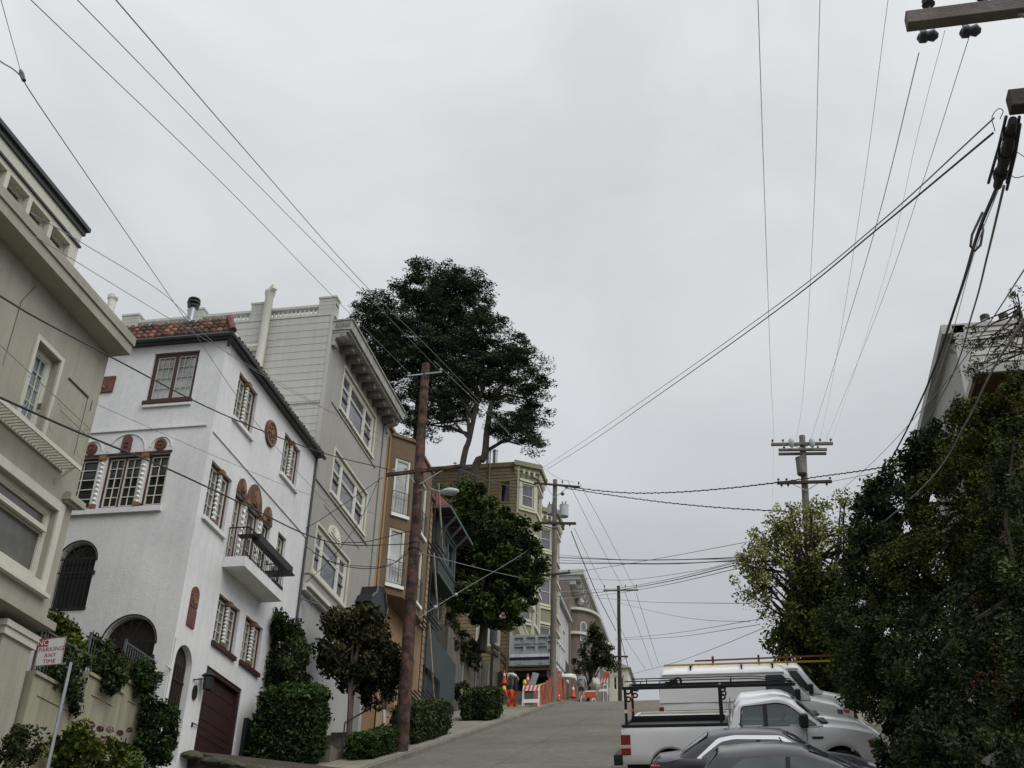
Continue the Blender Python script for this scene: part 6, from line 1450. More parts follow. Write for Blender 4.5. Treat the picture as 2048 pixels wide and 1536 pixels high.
    m = MB(); m.box(-2.7, 2.6, -.75, .75, .34, .5); m.build('chassis', M['black_plastic'], V, local=True)
    m = MB(); m.box(1.6, 1.74, -.8, .8, 1.318, 1.335); m.build('cowl', M['black_plastic'], V, local=True)
    if rack:
        R = MB(); z0 = 2.12
        rk = None
        for s in (-1, 1):
            yy = s * .88
            R.box(-2.72, 1.10, yy - .03, yy + .03, z0, z0 + .07); R.box(-2.66, .2, yy - .012, yy + .012, z0 + .17, z0 + .195)
            R.bar((.2, yy, z0 + .183), (1.08, yy, z0 + .09), .024)
            for xx in (-2.3, -1.5, -.3): R.box(xx - .01, xx + .01, yy - .01, yy + .01, z0 + .055, z0 + .17)
        rk = R.build('ladder_rack', M['rack_black'], V, local=True)
        for s in (-1, 1):
            yy = s * .88
            for xx in (-2.66, -.56):
                q = MB(); q.box(xx - .028, xx + .028, yy - .028, yy + .028, 1.37, z0); po = q.build('post', M['rack_black'], rk, local=True)
                q = MB(lambda a, b, c=0.0: (a, s * .91 + c * s, b)); q.ring(xx + .07, z0 - .02, .045, .085, 0, .012, n=12); q.ring(xx + .07, z0 - .2, .03, .07, 0, .012, n=10); q.build('tie_plate', M['rack_black'], po, local=True)
                if xx < -2:
                    for zz in ((1.62, 1.69) if s < 0 else (1.55, 1.62), (0, 0) if s < 0 else (1.85, 1.93)):
                        if zz[1]: q = MB(); q.box(xx - .031, xx + .031, yy - .031, yy + .031, *zz); q.build('reflector', M['cone_white'] if s < 0 else M['orange_lens'], po, local=True)
            q = MB(lambda a, b, c=0.0: (a, s * .91 + c * s, b)); q.ring(-1.55, z0 + .11, .05, .1, 0, .012, n=14); q.box(-1.75, -1.62, z0, z0 + .16, 0, .012); q.build('tie_plate', M['rack_black'], rk, local=True)
        q = MB(); [q.box(xx - .025, xx + .025, -.88, .88, z0 + .002, z0 + .05) for xx in (-2.66, -.56, .95)]; q.build('cross_bar', M['rack_black'], rk, local=True)
    return V

def van(label, x, y):
    V = vehicle('cargo_van', label, 'van', x, y); P = M['van_paint']; ar = [(-1.35, .38, .46)]; af = [(1.78, .38, .46)]
    m = MB(); shell(m, stations(-2.55, 2.72, 34, ar + af, (2.66,)), ([-3, 3], [.50, .48]), ([-2.55, 1.3, 1.9, 2.5, 2.72], [1.25, 1.25, 1.22, 1.10, .92]), ([-2.55, -2.4, 2.0, 2.5, 2.72], [.96, 1.0, 1.0, .95, .86]), ar + af, crown=.04)
    m.build('body', P, V, local=True, smooth=True)
    hb, tum = .995, .16; m = MB(); rings = []
    ztx = ([-2.55, -2.52, -2.42, -2.0, .9, 1.08, 1.22, 1.75, 1.8], [1.30, 1.9, 1.98, 2.02, 2.02, 1.98, 1.88, 1.30, 1.26])
    for xx in (-2.55, -2.52, -2.47, -2.42, -2.2, -2.0, -1, 0, .6, .9, 1.0, 1.08, 1.22, 1.4, 1.6, 1.75, 1.8):
        t = float(np.interp(xx, *ztx)); L_ = []
        for f in (0, .4, .75, .9, 1.0):
            z = 1.22 + (t - 1.22) * f; rr = 0 if f < .9 else (.012 if f < 1 else .07 if t > 1.7 else 0); L_.append((xx, hb - tum * (z - 1.22) - rr, z))
        yt = L_[-1][1]; c_ = .09 if t > 1.7 else .03
        rings.append(L_ + [(xx, yt * k, t + c_ * (1 - k * k)) for k in (.8, .45, 0, -.45, -.8)] + [(a, -b_, c) for a, b_, c in reversed(L_)])
    m.loft(rings); m.build('cab', P, V, local=True, smooth=True)
    m = MB(); q = []
    for xx, z in ((1.25, 1.85), (1.72, 1.335)):
        yw = hb - tum * (z - 1.22) - .07; q.append([(xx + .03, yw * k, z + .03 + .03 * (1 - k * k)) for k in (1, .5, 0, -.5, -1)])
    m.loft(q, close=False, caps=False); m.build('windshield', M['glass_car'], V, local=True, smooth=True)
    def sd(s):
        panel(V, 'side_window', M['glass_car'], rounded([(.55, 1.30), (.56, 1.86), (1.06, 1.86), (1.40, 1.44), (1.45, 1.30)], .06), hb, 1.22, tum, s, .004, .004)
        a, b = (lambda v: (min(s * v[0], s * v[1]), max(s * v[0], s * v[1]))), None
        o = MB(); y0_, y1_ = a((.995, 1.004)); o.box(.50, .51, y0_, y1_, .6, 1.22); o.box(1.47, 1.48, y0_, y1_, .7, 1.2); o.box(-.62, -.61, y0_, y1_, .6, 1.22); o.box(-2.4, .5, y0_, y1_, 1.02, 1.03); o.box(-2.4, .5, y0_, y1_, .86, .868); o.build('door_seam', M['seam'], V, local=True)
        m = MB(); y0_, y1_ = a((hb - tum * .68 - .02, hb - tum * .68 + .03)); m.box(-2.5, 1.12, y0_, y1_, 1.915, 1.935); m.build('drip_rail', P, V, local=True)
        m = MB(); y0_, y1_ = a((1.0, 1.25)); m.box(1.38, 1.52, y0_, y1_, 1.22, 1.5); m.build('mirror', M['black_plastic'], V, local=True, bevel=.03)
        m = MB(); y0_, y1_ = a((.955, 1.005)); m.box(-2.575, -2.44, y0_, y1_, .82, 1.12); m.build('tail_light', M['tail_red'], V, local=True, bevel=.015)
        m = MB(); y0_, y1_ = a((.8, .93)); m.box(2.5, 2.68, y0_, y1_, .78, .98); h_ = m.build('headlight', M['glass_grey'], V, local=True, bevel=.03)
        m = MB(); y0_, y1_ = a((.86, .95)); m.box(2.45, 2.58, y0_, y1_, .68, .77); m.build('side_marker', M['orange_lens'], h_, local=True)
        for ww in (-1.35, 1.78): wheel(V, ww, s * .87, .37)
    sides(sd)
    m = MB(); m.box(-2.7, -2.55, -.95, .95, .45, .62); m.build('rear_bumper', M['black_plastic'], V, local=True, bevel=.03)
    m = MB(); m.box(-2.5, 2.5, -.8, .8, .32, .5); m.build('chassis', M['black_plastic'], V, local=True)
    m = MB(); m.box(-2.565, -2.556, -.7, -.06, 1.35, 1.75); m.box(-2.565, -2.556, .06, .7, 1.35, 1.75); m.build('rear_window', M['glass_car'], V, local=True)
    return V

def sedan(label, x, y, paint, hatch=False, chrome=True):
    V = vehicle('parked_car', label, 'car', x, y); P = M[paint]; ar = [(-1.35, .32, .37)]; af = [(1.28, .32, .37)]
    r0, r1, k0, k1, w1, zr = ((-1.95, -1.62, -.75, .0, 1.05, 1.36) if hatch else (-1.62, -1.0, -.62, .38, 1.12, 1.40))
    zt = ([-2.18, -2.1, -1.6, -1.0, 0, 1.1, 1.7, 2.1, 2.22], [.72, .92, .97, .96, .93, .93, .84, .70, .55]) if not hatch else ([-2.1, -2.0, -1.6, 0, 1.1, 1.7, 2.1, 2.2], [.7, .94, .96, .93, .92, .82, .68, .5])
    m = MB(); shell(m, stations(-2.18 if not hatch else -2.1, 2.2, 30, ar + af, (-2.14 if not hatch else -2.06, 2.14)), ([-3, -2, 2, 3], [.36, .26, .26, .36]), zt, ([-2.2, -1.9, -1, 1, 1.9, 2.22], [.72, .84, .885, .885, .82, .62]), ar + af, crown=.05, wm=[.93, .98, 1, 1, .985, .95, .86])
    m.build('body', P, V, local=True, smooth=True)
    hb, tum = .80, .42; zb = .90; m = MB(); rings = []
    ztx = ([r0, (r0 * .45 + r1 * .55), r1, k0, (k0 + k1) / 2, k1, (k1 + w1) / 2, w1], [zb + .04, zb + .27, zr - .06, zr - .005, zr, zr - .03, zb + .26, zb + .02])
    for xx in sorted(set(np.linspace(r0, w1, 20).round(3)) | {r1, k0, k1}):
        t = float(np.interp(xx, *ztx)); L_ = []
        for f in (0, .4, .75, .92, 1.0):
            z = zb + (t - zb) * f; rr = 0 if f < .92 else (.012 if f < 1 else .06 if t > zb + .25 else .02); L_.append((xx, hb - tum * (z - zb) - rr, z))
        yt = L_[-1][1]; c_ = .05
        rings.append(L_ + [(xx, yt * k, t + c_ * (1 - k * k)) for k in (.8, .45, 0, -.45, -.8)] + [(a, -b_, c) for a, b_, c in reversed(L_)])
    m.loft(rings); m.build('cabin', P, V, local=True, smooth=True)
    def scr(xa, za, xb, zc, nm, o_):
        m = MB(); q = []
        for xx, z in ((xa, za), (xb, zc)):
            yw = hb - tum * (z - zb) - .07; q.append([(xx + o_, yw * k, z + .02 + .05 * (1 - k * k)) for k in (1, .5, 0, -.5, -1)])
        m.loft(q, close=False, caps=False); m.build(nm, M['glass_car'], V, local=True, smooth=True)
    scr(k1 + .1, float(np.interp(k1 + .1, *ztx)), w1 - .04, float(np.interp(w1 - .04, *ztx)), 'windshield', .015)
    scr(r1 - .03, float(np.interp(r1 - .03, *ztx)), r0 + .1, float(np.interp(r0 + .1, *ztx)), 'rear_window', -.015)
    def sd(s):
        a0 = r0 + (.42 if not hatch else .35); poly = [(a0, zb + .05), (a0 + .42, zr - .16), (k0 + .1, zr - .115), (k1 - .05, zr - .135), (w1 - .22, zb + .07)]
        if chrome: panel(V, 'window_trim', M['chrome'], rounded([(a0 - .11, zb + .01), (a0 + .36, zr - .095), (k0 + .1, zr - .045), (k1 - .02, zr - .065), (w1 - .1, zb + .03)], .08), hb, zb, tum, s, .012, .002)
        panel(V, 'side_window', M['glass_car_reflect'], rounded(poly, .08), hb, zb, tum, s, .016 if chrome else .006, .003)
        xm = (a0 + w1) / 2 - .1; panel(V, 'pillar', M['black_plastic'], [(xm, zb + .04), (xm + .03, zr - .13), (xm + .11, zr - .13), (xm + .1, zb + .04)], hb, zb, tum, s, .018, .004)
        m = MB(); m.box(w1 - .42, w1 - .24, min(s * .82, s * 1.0), max(s * .82, s * 1.0), zb + .03, zb + .17); m.build('mirror', P, V, local=True, bevel=.04)
        m = MB(); m.box(-2.16 if not hatch else -2.08, -1.95, min(s * .62, s * .83), max(s * .62, s * .83), .68, .84); m.build('tail_light', M['tail_red'], V, local=True, bevel=.03)
        m = MB(); m.box(1.95, 2.16, min(s * .5, s * .76), max(s * .5, s * .76), .56, .68); m.build('headlight', M['glass_grey'], V, local=True, bevel=.03)
        o = MB(); a, b = min(s * .875, s * .89), max(s * .875, s * .89); o.box(xm + .04, xm + .05, a, b, .4, .86); o.box(w1 - .2, w1 - .19, a, b, .4, .84); o.build('door_seam', M['seam'], V, local=True)
        for ww in (-1.35, 1.28): wheel(V, ww, s * .77, .32, .2)
    sides(sd)
    m = MB(); m.tube([(-.35, .1, zr + .03), (-.42, .1, zr + .12)], .012, 5); m.build('antenna', M['black_plastic'], V, local=True)
    return V
V1 = pickup('white pickup truck with black ladder rack over its empty bed', .05, 27.55, True)
V2 = pickup('white pickup truck without a rack, mostly hidden behind the racked pickup', .05, 30.3, False)
VA = van('white cargo van carrying a yellow ladder on its roof', .12, 35.9)
VB = van('white cargo van beyond it, under the red ladder', .7, 39.4)
for v_ in (VA, VB): v_.scale = (1, 1, 1.14)
C1 = sedan('dark sedan with chrome window surround below the white pickup', .3, 24.1, 'dark_paint')
C2 = sedan('dark grey rounded hatchback nearest at bottom edge of the picture', 1.22, 21.2, 'grey_paint', hatch=True, chrome=False)
C2.scale = (.86, 1, 1); C2.location.x -= .3
def ladder(label, y, x0, x1, z, m_, dy=.21, slope=0.0):
    L_ = thing('ladder', label, 'ladder', (0, y, gz(y)), None, (ALPHA, 0, 0))
    for s in (-1, 1):
        q = MB(); q.bar((x0, s * dy, z), (x1, s * dy, z + slope), .03, .05); q.build('ladder_rail', M[m_], L_, local=True)
    q = MB(); n = int((x1 - x0) / .3)
    for k in range(n): q.tube([(x0 + .15 + k * .3, -dy, z + slope * k / n), (x0 + .15 + k * .3, dy, z + slope * k / n)], .016, 6)
    q.build('rung', M['alu'], L_, local=True); return L_
ladder('yellow fibreglass ladder lying on the roof of the nearer van', 35.9, -2.3, 3.0, 2.45, 'ladder_yellow')
LB = ladder('red ladder raised on racks over the farther van', 39.4, -1.5, 3.2, 2.50, 'ladder_red', .25, .06)
for nm, V, ys_ in (('roof_rack', VA, 2.07), ('roof_rack', VB, 2.07)):
    for xx in (-1.6, -.1, .8):
        q = MB(); q.bar((xx, -.8, ys_ + .04), (xx, .8, ys_ + .04), .05, .05)
        for s in (-1, 1): q.box(xx - .02, xx + .02, s * .78 - .02, s * .78 + .02, 1.9, ys_ + (.04 if V is VA else .22))
        if V is VB: q.bar((xx, -.8, ys_ + .22), (xx, .8, ys_ + .22), .05, .05)
        q.build(nm, M['rack_black' if V is VA else 'ladder_red'], V, local=True)

# ================================================================== DUMP TRUCK
YT = 66.0; a = at(1021, 1271, y=YT); b = at(1103, 1330, y=YT); x0, x1, zt_, zb_ = a.x, b.x, a.z, b.z; gt = gz(YT) + .15
DT = thing('dump_truck', 'grey and white dump truck with lettered tailgate backed beside the transformer pole', 'truck', ((x0 + x1) / 2, YT + 3, gz(YT + 3) + .1))
fT = FS(YT); zg = zt_ - (zt_ - zb_) * .62
m = MB(fT); h_ = zt_ - zg; wT = x1 - x0
rec = []
for r in range(2):
    for c in range(3): rec.append((x0 + wT * (.1 + c * .285), x0 + wT * (.1 + c * .285 + .215), zg + h_ * (.12 + r * .48), zg + h_ * (.12 + r * .48 + .27)))
wall(m, x0, x1 - .12, zg, zt_, rec, .1); 
for r in rec: m.face((r[0], r[2], -.1), (r[1], r[2], -.1), (r[1], r[3], -.1), (r[0], r[3], -.1))
tg = m.build('tailgate', M['truck_grey'], DT)
text(tg, 'JOHN CARROLL TRUCKING', h_ * .15, M['truck_blue'], Matrix.Translation((x0 + wT * .47, YT - .012, zg + h_ * .5)) @ Matrix.Rotation(math.pi / 2, 4, 'X'), sx=.86)
m = MB(fT); m.box(x0, x1 - .12, zg - .12, zg - .01, -.08, .02); m.box(x0, x1 - .1, zg - .20, zg - .125, -.1, .05); sb = m.build('sill_beam', M['truck_white'], DT)
m = MB(fT); m.box(x0 - .03, x1 - .12, zg - .36, zg - .205, -.1, .0); m.build('blue_band', M['truck_blue'], DT)
m = MB(fT); m.box(x0, x1 - .12, zb_ + .02, zg - .365, -.1, -.02)
for c in (.22, .75): m.ring(x0 + wT * c, zg - .42, .16, .19, -.015, .01, math.pi, 2 * math.pi, 8)
m.build('rear_frame', M['truck_grey'], DT)
m = MB(fT); m.box(x0 - .1, x1 - .1, zb_ - .1, zb_ + .0, -.1, .1); m.box(x0 - .05, x1 - .1, zb_ - .3, zb_ - .16, -.1, .06); m.build('bumper_board', M['wood_brown'], DT)
m = MB(fT); m.box(x1 - .118, x1 + .08, zb_ - .25, zt_ + .0, -.15, .04); pst = m.build('corner_post', M['truck_white'], DT)
m = MB(fT); [m.box(x1 - .2, x1 + .0, zg + h_ * v, zg + h_ * v + .07, .041, .09) for v in (.12, .55, .8)]; m.build('latch', M['iron'], pst)
m = MB(); LEN = 5.2; dz = .55
def sl(y, z): return z + (y - YT) * dz / LEN
for xx in (x0, x1 - .02):
    m.face((xx, YT + .15, zt_), (xx, YT + LEN, zt_ + dz), (xx, YT + LEN, zg - .25 + dz), (xx, YT + .15, zg - .25))
m.face((x0, YT + .15, zg - .2), (x1, YT + .15, zg - .2), (x1, YT + LEN, zg - .2 + dz), (x0, YT + LEN, zg - .2 + dz)); m.face((x0, YT + LEN, zg - .3 + dz), (x1, YT + LEN, zg - .3 + dz), (x1, YT + LEN, zt_ + dz), (x0, YT + LEN, zt_ + dz))
bd = m.build('bed', M['truck_white'], DT)
m = MB()
for k in range(6):
    y = YT + .6 + k * .85; m.box(x1 + .002, x1 + .06, y, y + .1, sl(y, zg - .2), sl(y, zt_))
m.bar((x1 + .03, YT + .15, zt_), (x1 + .03, YT + LEN, zt_ + dz), .09, .1); m.build('side_rib', M['truck_white'], bd)
m = MB(); m.bar((x1 + .04, YT + .2, zg - .42), (x1 + .04, YT + LEN + 1.2, zg - .42 + dz), .06, .3); m.build('side_skirt', M['truck_white'], DT)
m = MB()
for k in range(5): m.box(x1 + .072, x1 + .09, YT + .5 + k * .9, YT + 1.1 + k * .9, sl(YT + .5 + k * .9, zg - .34), sl(YT + .5 + k * .9, zg - .2))
m.build('side_stripe', M['truck_blue'], DT)
m = MB(); m.box(x0 + .3, x1 - .3, YT + .2, YT + 7, zb_ - .6, zb_ - .2); m.box(x0 + .1, x1 - .1, YT + LEN + .4, YT + LEN + 2.4, zg - 1.0, zt_ + .3); m.build('chassis', M['black_plastic'], DT)
for yy in (YT + 1.2, YT + 2.5, YT + 6.4):
    for xx in (x0 + .3, x1 - .3):
        m = MB(lambda a_, b_, c_=0.0: (xx + c_, yy + a_, gz(yy) + .65 + b_)); m.tube([(0, 0, c) for c in (-.2, -.17, .17, .2)], [.4, .5, .5, .4], 18); m.build('wheel', M['rubber'], DT, smooth=True)

# ================================================================== ROAD WORKS
def cone(label, px, py, Y, h, X=None):
    p = at(px, py, y=Y); z = p.z; C_ = thing('traffic_cone', label, 'cone', tuple(p), 'orange traffic cones')
    m = MB(); m.lathe((p.x, p.y, z), [(h * .3, 0), (h * .3, h * .04), (h * .2, h * .05), (h * .12, h * .45), (h * .045, h), (.01, h)], 12); m.build('cone_body', M['orange'], C_, smooth=True)
    m = MB(); m.lathe((p.x, p.y, z + h * .58), [(h * .1 + .006, 0), (h * .075 + .006, h * .2)], 12); m.build('reflective_collar', M['cone_white'], C_); return C_
SP = thing('stair_landing', 'dark stone steps rising from the pavement where worker bends', 'steps', (-12.6, 62, gz(62)))
for k in range(6):
    zt2 = gz(60.6) + .25 + k * .2; m = MB(); m.box(-13.6, -10.95, 60.4 + k * .3, 64.2, gz(60) - .2, zt2); m.build('step', M['wall_conc'], SP)
ztop = zt2
p = at(1055, 1378, y=62.3); p2 = at(1055, 1356, y=62.3)
cone('orange cone with white collars standing on the steps behind the striped barricade', 1055, 1378, 62.3, .85)
cone('small plain orange cone leaning at the kerb before plastic fence', 1118, 1402, 64.0, .45)
cone('orange cone at the kerb beside the man in grey jacket', 1146, 1395, 69.5, .8)
cone('orange cone under the hands of the bending worker', 1008, 1368, 61.6, .75)
def barricade(label, px, py, Y, wd, h, col='orange'):
    p = at(px, py, y=Y); B_ = thing('barricade', label, 'barricade', tuple(p), 'striped folding barricades')
    for s in (-1, 1):
        m = MB(); m.bar((p.x + s * wd / 2, p.y - .22, p.z), (p.x + s * wd / 2, p.y, p.z + h), .05, .05); m.bar((p.x + s * wd / 2, p.y + .24, p.z + .06), (p.x + s * wd / 2, p.y + .02, p.z + h), .05, .05); m.build('leg', M['cone_white'], B_)
    def bd_(v0, v1):
        yo = lambda v: p.y - .22 + .22 * (v - p.z) / h - .03
        m = MB(); m.loft([[(x_, yo(v0), v0), (x_, yo(v1), v1), (x_, yo(v1) + .02, v1), (x_, yo(v0) + .02, v0)] for x_ in (p.x - wd / 2, p.x + wd / 2)]); return m, yo
    v0, v1 = p.z + h * .72, p.z + h * .98; m, yo = bd_(v0, v1); o = m.build('top_board', M['cone_white'], B_)
    m = MB(); k = 4
    for i in range(k):
        u = p.x - wd / 2 + wd * (i + .1) / k; w_ = wd / k * .5; sh = wd / k * .35
        m.face((u, yo(v0) - .005, v0), (u + w_, yo(v0) - .005, v0), (min(u + w_ + sh, p.x + wd / 2), yo(v1) - .005, v1), (u + sh, yo(v1) - .005, v1))
    m.build('stripe', M[col], o)
    m, yo = bd_(p.z + h * .16, p.z + h * .33); m.build('lower_board', M['cone_white'], B_); return B_, p
B1, p = barricade('white A-frame barricade with orange stripes and yellow beacon near kerb', 1062, 1415, 58.0, .82, 1.15)
m = MB(); m.lathe((p.x - .36, p.y, p.z + 1.15), [(.03, 0), (.09, .05), (.1, .16), (.06, .26), (.01, .3)], 10); m.build('beacon', M['yellow'], B1, smooth=True)
barricade('farther striped barricade at the crest beside the slim pole', 1204, 1390, 80.0, .8, 1.15)
# folded orange fabric sign
p = at(1022, 1413, y=57.0); OS = thing('folded_sign', 'crumpled orange fabric road sign standing right of the square hedge', 'sign', tuple(p))
rgs = random.Random(2); m = MB(); k = 10; rings = []
sx_ = lambda px, py: at(px, py, y=57.0)
out_l = [(1013, 1413), (1014, 1404), (1016, 1395), (1013, 1388), (1010, 1380)]; out_r = [(1034, 1412), (1034, 1405), (1027, 1400), (1035, 1389), (1029, 1379)]
for (la, lb), (ra, rb) in zip(out_l, out_r):
    A_, B_ = sx_(la, lb), sx_(ra, rb); row = [A_.lerp(B_, i / 6) + Vector((0, .1 * math.sin(i * 1.9 + lb) + rgs.uniform(-.03, .03), 0)) for i in range(7)]
    rings.append([tuple(v) for v in row] + [tuple(v + Vector((0, .03, 0))) for v in reversed(row)])
m.loft(rings); m.build('sign_cloth', M['orange'], OS, smooth=True)
q = sx_(1008, 1378); m = MB(); m.lathe((q.x, q.y, q.z - .1), [(.03, 0), (.1, .06), (.11, .16), (.06, .24), (.01, .27)], 10); m.build('beacon', M['yellow'], OS, smooth=True)
# orange plastic mesh fence
poly = [(-10.55, 58.6), (-10.35, 61.2), (-10.3, 64.6), (-10.4, 66.6), (-10.45, 68.8)]; tops = [.85, 1.15, 1.75, 1.6, 1.15]
PF = thing('mesh_fence', 'orange plastic mesh fence around the transformer pole works', 'fence', (-10.4, 63, gz(63) + .15))
m = MB(); pm_ = MB()
for i in range(4):
    (xa, ya), (xb, yb) = poly[i], poly[i + 1]; L_ = math.hypot(xb - xa, yb - ya); n = int(L_ / .075)
    P_ = lambda f, v: (xa + (xb - xa) * f + .06 * math.sin(f * 9 + v * 3), ya + (yb - ya) * f, gz(ya + (yb - ya) * f) + .16 + v * (tops[i] + (tops[i + 1] - tops[i]) * f - .08 * math.sin(f * math.pi)))
    for k in range(n + 1): m.bar(P_(k / n, 0), P_(k / n, 1), .038, .006)
    for v in range(14): m.bar(P_(0, v / 13), P_(1, v / 13), .006, .04)
m.build('mesh', M['mesh_orange'], PF)
for (x_, y_), t in zip(poly, tops):
    m = MB(); m.box(x_ - .03, x_ + .03, y_ - .03, y_ + .03, gz(y_), gz(y_) + t + .25); m.build('post', M['wood_pale'], PF)
q = at(1130, 1352, y=67); m = MB(); rings = []
for k in range(6):
    f = k / 5; rings.append([(q.x - .5 + f * 1.15, q.y - .3 + .6 * j / 5, q.z + .1 * math.sin(f * 3.1) - .18 * (1 if j == 0 else 0) + .05 * math.sin(j * 2 + k)) for j in range(6)] + [(q.x - .5 + f * 1.15, q.y + .3 - .6 * j / 5, q.z + .1 * math.sin(f * 3.1) - .24) for j in range(6)])
m.loft(rings); tag(m.build('plastic_sheet', M['cone_white'], smooth=True), 'white plastic sheet bundled on top of the orange mesh fence', 'sheet')
q = at(1191, 1380, y=77); m = MB(); rings = []
for k in range(8):
    f = k / 7; rings.append([(q.x + (.3 * math.sin(math.pi * (.12 + .8 * f)) + .05) * math.cos(t) * (1 + .3 * math.sin(3 * t + k * 1.3)), q.y + (.3 * math.sin(math.pi * (.1 + .85 * f)) + .05) * math.sin(t) * (1 + .25 * math.cos(2 * t + k)), q.z - .1 + f * .9 + .06 * math.sin(2 * t + k)) for t in [i * math.pi / 5 for i in range(10)]])
m.loft(rings); tag(m.build('sack', M['grey_siding'], smooth=True), 'pale lumpy sack standing right of the man in grey jacket', 'sack')
q = at(1180, 1384, y=75); BB = thing('barrier_board', 'low red and white barrier board lying behind standing man', 'barrier', tuple(q))
m = MB(); m.box(q.x - .35, q.x + .4, q.y, q.y + .05, q.z - .35, q.z + .05); m.build('board', M['orange'], BB); m = MB(); m.box(q.x - .35, q.x + .4, q.y - .012, q.y - .002, q.z + .0, q.z + .1); m.build('stripe', M['cone_white'], BB)
q = at(1213, 1350, y=100); m = MB(FS(100)); m.prism([(q.x - .3, q.z), (q.x, q.z - .3), (q.x + .3, q.z), (q.x, q.z + .3)], 0, .03); DS = thing('diamond_sign', 'small orange diamond sign on a stand before the cream house', 'sign', (q.x, 100, gz(100))); m.build('sign_plate', M['orange'], DS)
m = MB(); m.bar((q.x, 100.05, gz(100)), (q.x, 100.05, q.z), .06); m.build('post', M['galv'], DS)
q0, q1 = at(920, 1379, y=56), at(960, 1384, y=57.2); m = MB(); m.bar(tuple(q0), tuple(q0.lerp(q1, .5) - Vector((0, 0, .03))), .01, .07); m.bar(tuple(q0.lerp(q1, .5) - Vector((0, 0, .03))), tuple(q1), .01, .07); tag(m.build('caution_tape', M['yellow']), 'strip of yellow caution tape across the retaining wall foot', 'tape')
q0, q1 = at(1064, 1374, y=60), at(1092, 1366, y=62.5); m = MB(); m.bar(tuple(q0), tuple(q1), .01, .08); tag(m.build('caution_tape', M['yellow']), 'strip of yellow caution tape tied to the transformer pole', 'tape')
q0, q1 = at(1062, 1376, y=61.6), at(1072, 1346, y=61.9); m = MB(); m.bar(tuple(q0), tuple(q1), .35, .03, up=(0, 1, 0)); tag(m.build('plank', M['galv']), 'grey plank leaning behind the striped barricade', 'plank')

# ================================================================== PEOPLE
def skin(name, J, edges, m_, parent, mir=True, sub=2):
    """one continuous surface grown over a jointed skeleton: J = {joint: (x, y, z, radius)}"""
    K = list(J); me = bpy.data.meshes.new(name); me.from_pydata([J[k][:3] for k in K], [(K.index(a), K.index(b)) for a, b in edges], [])
    o = bpy.data.objects.new(name, me); COL.objects.link(o); o.modifiers.new('skin', 'SKIN')
    sv = me.skin_vertices[0].data
    for i, k in enumerate(K):
        r = J[k][3]; sv[i].radius = r if isinstance(r, tuple) else (r, r); sv[i].use_root = (i == 0)
    s = o.modifiers.new('sub', 'SUBSURF'); s.levels = sub; s.render_levels = sub
    me2 = bpy.data.meshes.new_from_object(o.evaluated_get(bpy.context.evaluated_depsgraph_get())); bpy.data.objects.remove(o); bpy.data.meshes.remove(me)
    me2.name = name; me2.materials.clear(); me2.materials.append(m_); me2.polygons.foreach_set('use_smooth', [True] * len(me2.polygons))
    o = bpy.data.objects.new(name, me2); COL.objects.link(o); o.parent = parent; return o
def fingers(J, E_, wrist, d, s, curl=.4):
    """a palm, four unequal bent fingers and a thumb from a wrist joint; d = hand direction, s = side of the thumb"""
    w_ = Vector(J[wrist][:3]); d = Vector(d).normalized(); sd_ = Vector(s).normalized(); n_ = d.cross(sd_)
    J[wrist + 'p'] = (*(w_ + d * .075), (.036, .018)); E_.append((wrist, wrist + 'p'))
    for i, (off, ln) in enumerate(((.028, .075), (.010, .085), (-.010, .08), (-.027, .062))):
        a = w_ + d * .095 + sd_ * off; b = a + d * ln * .5; c = b + (d * (1 - curl) + n_ * curl).normalized() * ln * .5
        for t, q in (('a', a), ('b', b), ('c', c)): J[f'{wrist}f{i}{t}'] = (*q, .0085)
        E_ += [(wrist + 'p', f'{wrist}f{i}a'), (f'{wrist}f{i}a', f'{wrist}f{i}b'), (f'{wrist}f{i}b', f'{wrist}f{i}c')]
    a = w_ + d * .03 + sd_ * .035; b = a + (d + sd_).normalized() * .04; J[wrist + 'ta'] = (*a, .011); J[wrist + 'tb'] = (*b, .01); J[wrist + 'tc'] = (*(b + d * .03), .008)
    E_ += [(wrist, wrist + 'ta'), (wrist + 'ta', wrist + 'tb'), (wrist + 'tb', wrist + 'tc')]
def head_bits(P, h, fwd, up, hairm, hat=False):
    h = Vector(h); fwd = Vector(fwd).normalized(); up = Vector(up).normalized(); sd_ = fwd.cross(up)
    fr = lambda a, b, c=0.0: tuple(h + sd_ * a + fwd * b + up * c)
    m = MB(fr); rings = []
    for k in range(7):
        t = k / 6 * math.pi * .62; r = .112
        rings.append([(r * math.sin(t) * math.cos(a) * .9, r * math.sin(t) * math.sin(a) - .012, .04 + r * math.cos(t)) for a in [i * math.pi / 6 for i in range(12)]])
    m.loft(rings[1:]); m.build('hair' if not hat else 'hard_hat', M['hat'] if hat else hairm, P, local=True, smooth=True)
    if hat: m = MB(fr); m.disc(0, .02, .135, .15, .045, .06, 16); m.build('hat_brim', M['hat'], P, local=True)
    m = MB(fr); m.tube([(0, .095, .01), (0, .118, -.02), (0, .1, -.03)], [.008, .014, .01], 6); [m.tube([(s * .1, 0, -.02), (s * .112, -.005, .02)], [.012, .014], 6) for s in (-1, 1)]; m.build('face_features', M['skin'], P, local=True, smooth=True)
    m = MB(fr); [m.disc(s * .034, .098, .012, .006, .01, .018, 8) for s in (-1, 1)]; m.box(-.025, .025, .094, .099, -.062, -.056); m.build('eyes_mouth', M['hair'], P, local=True)
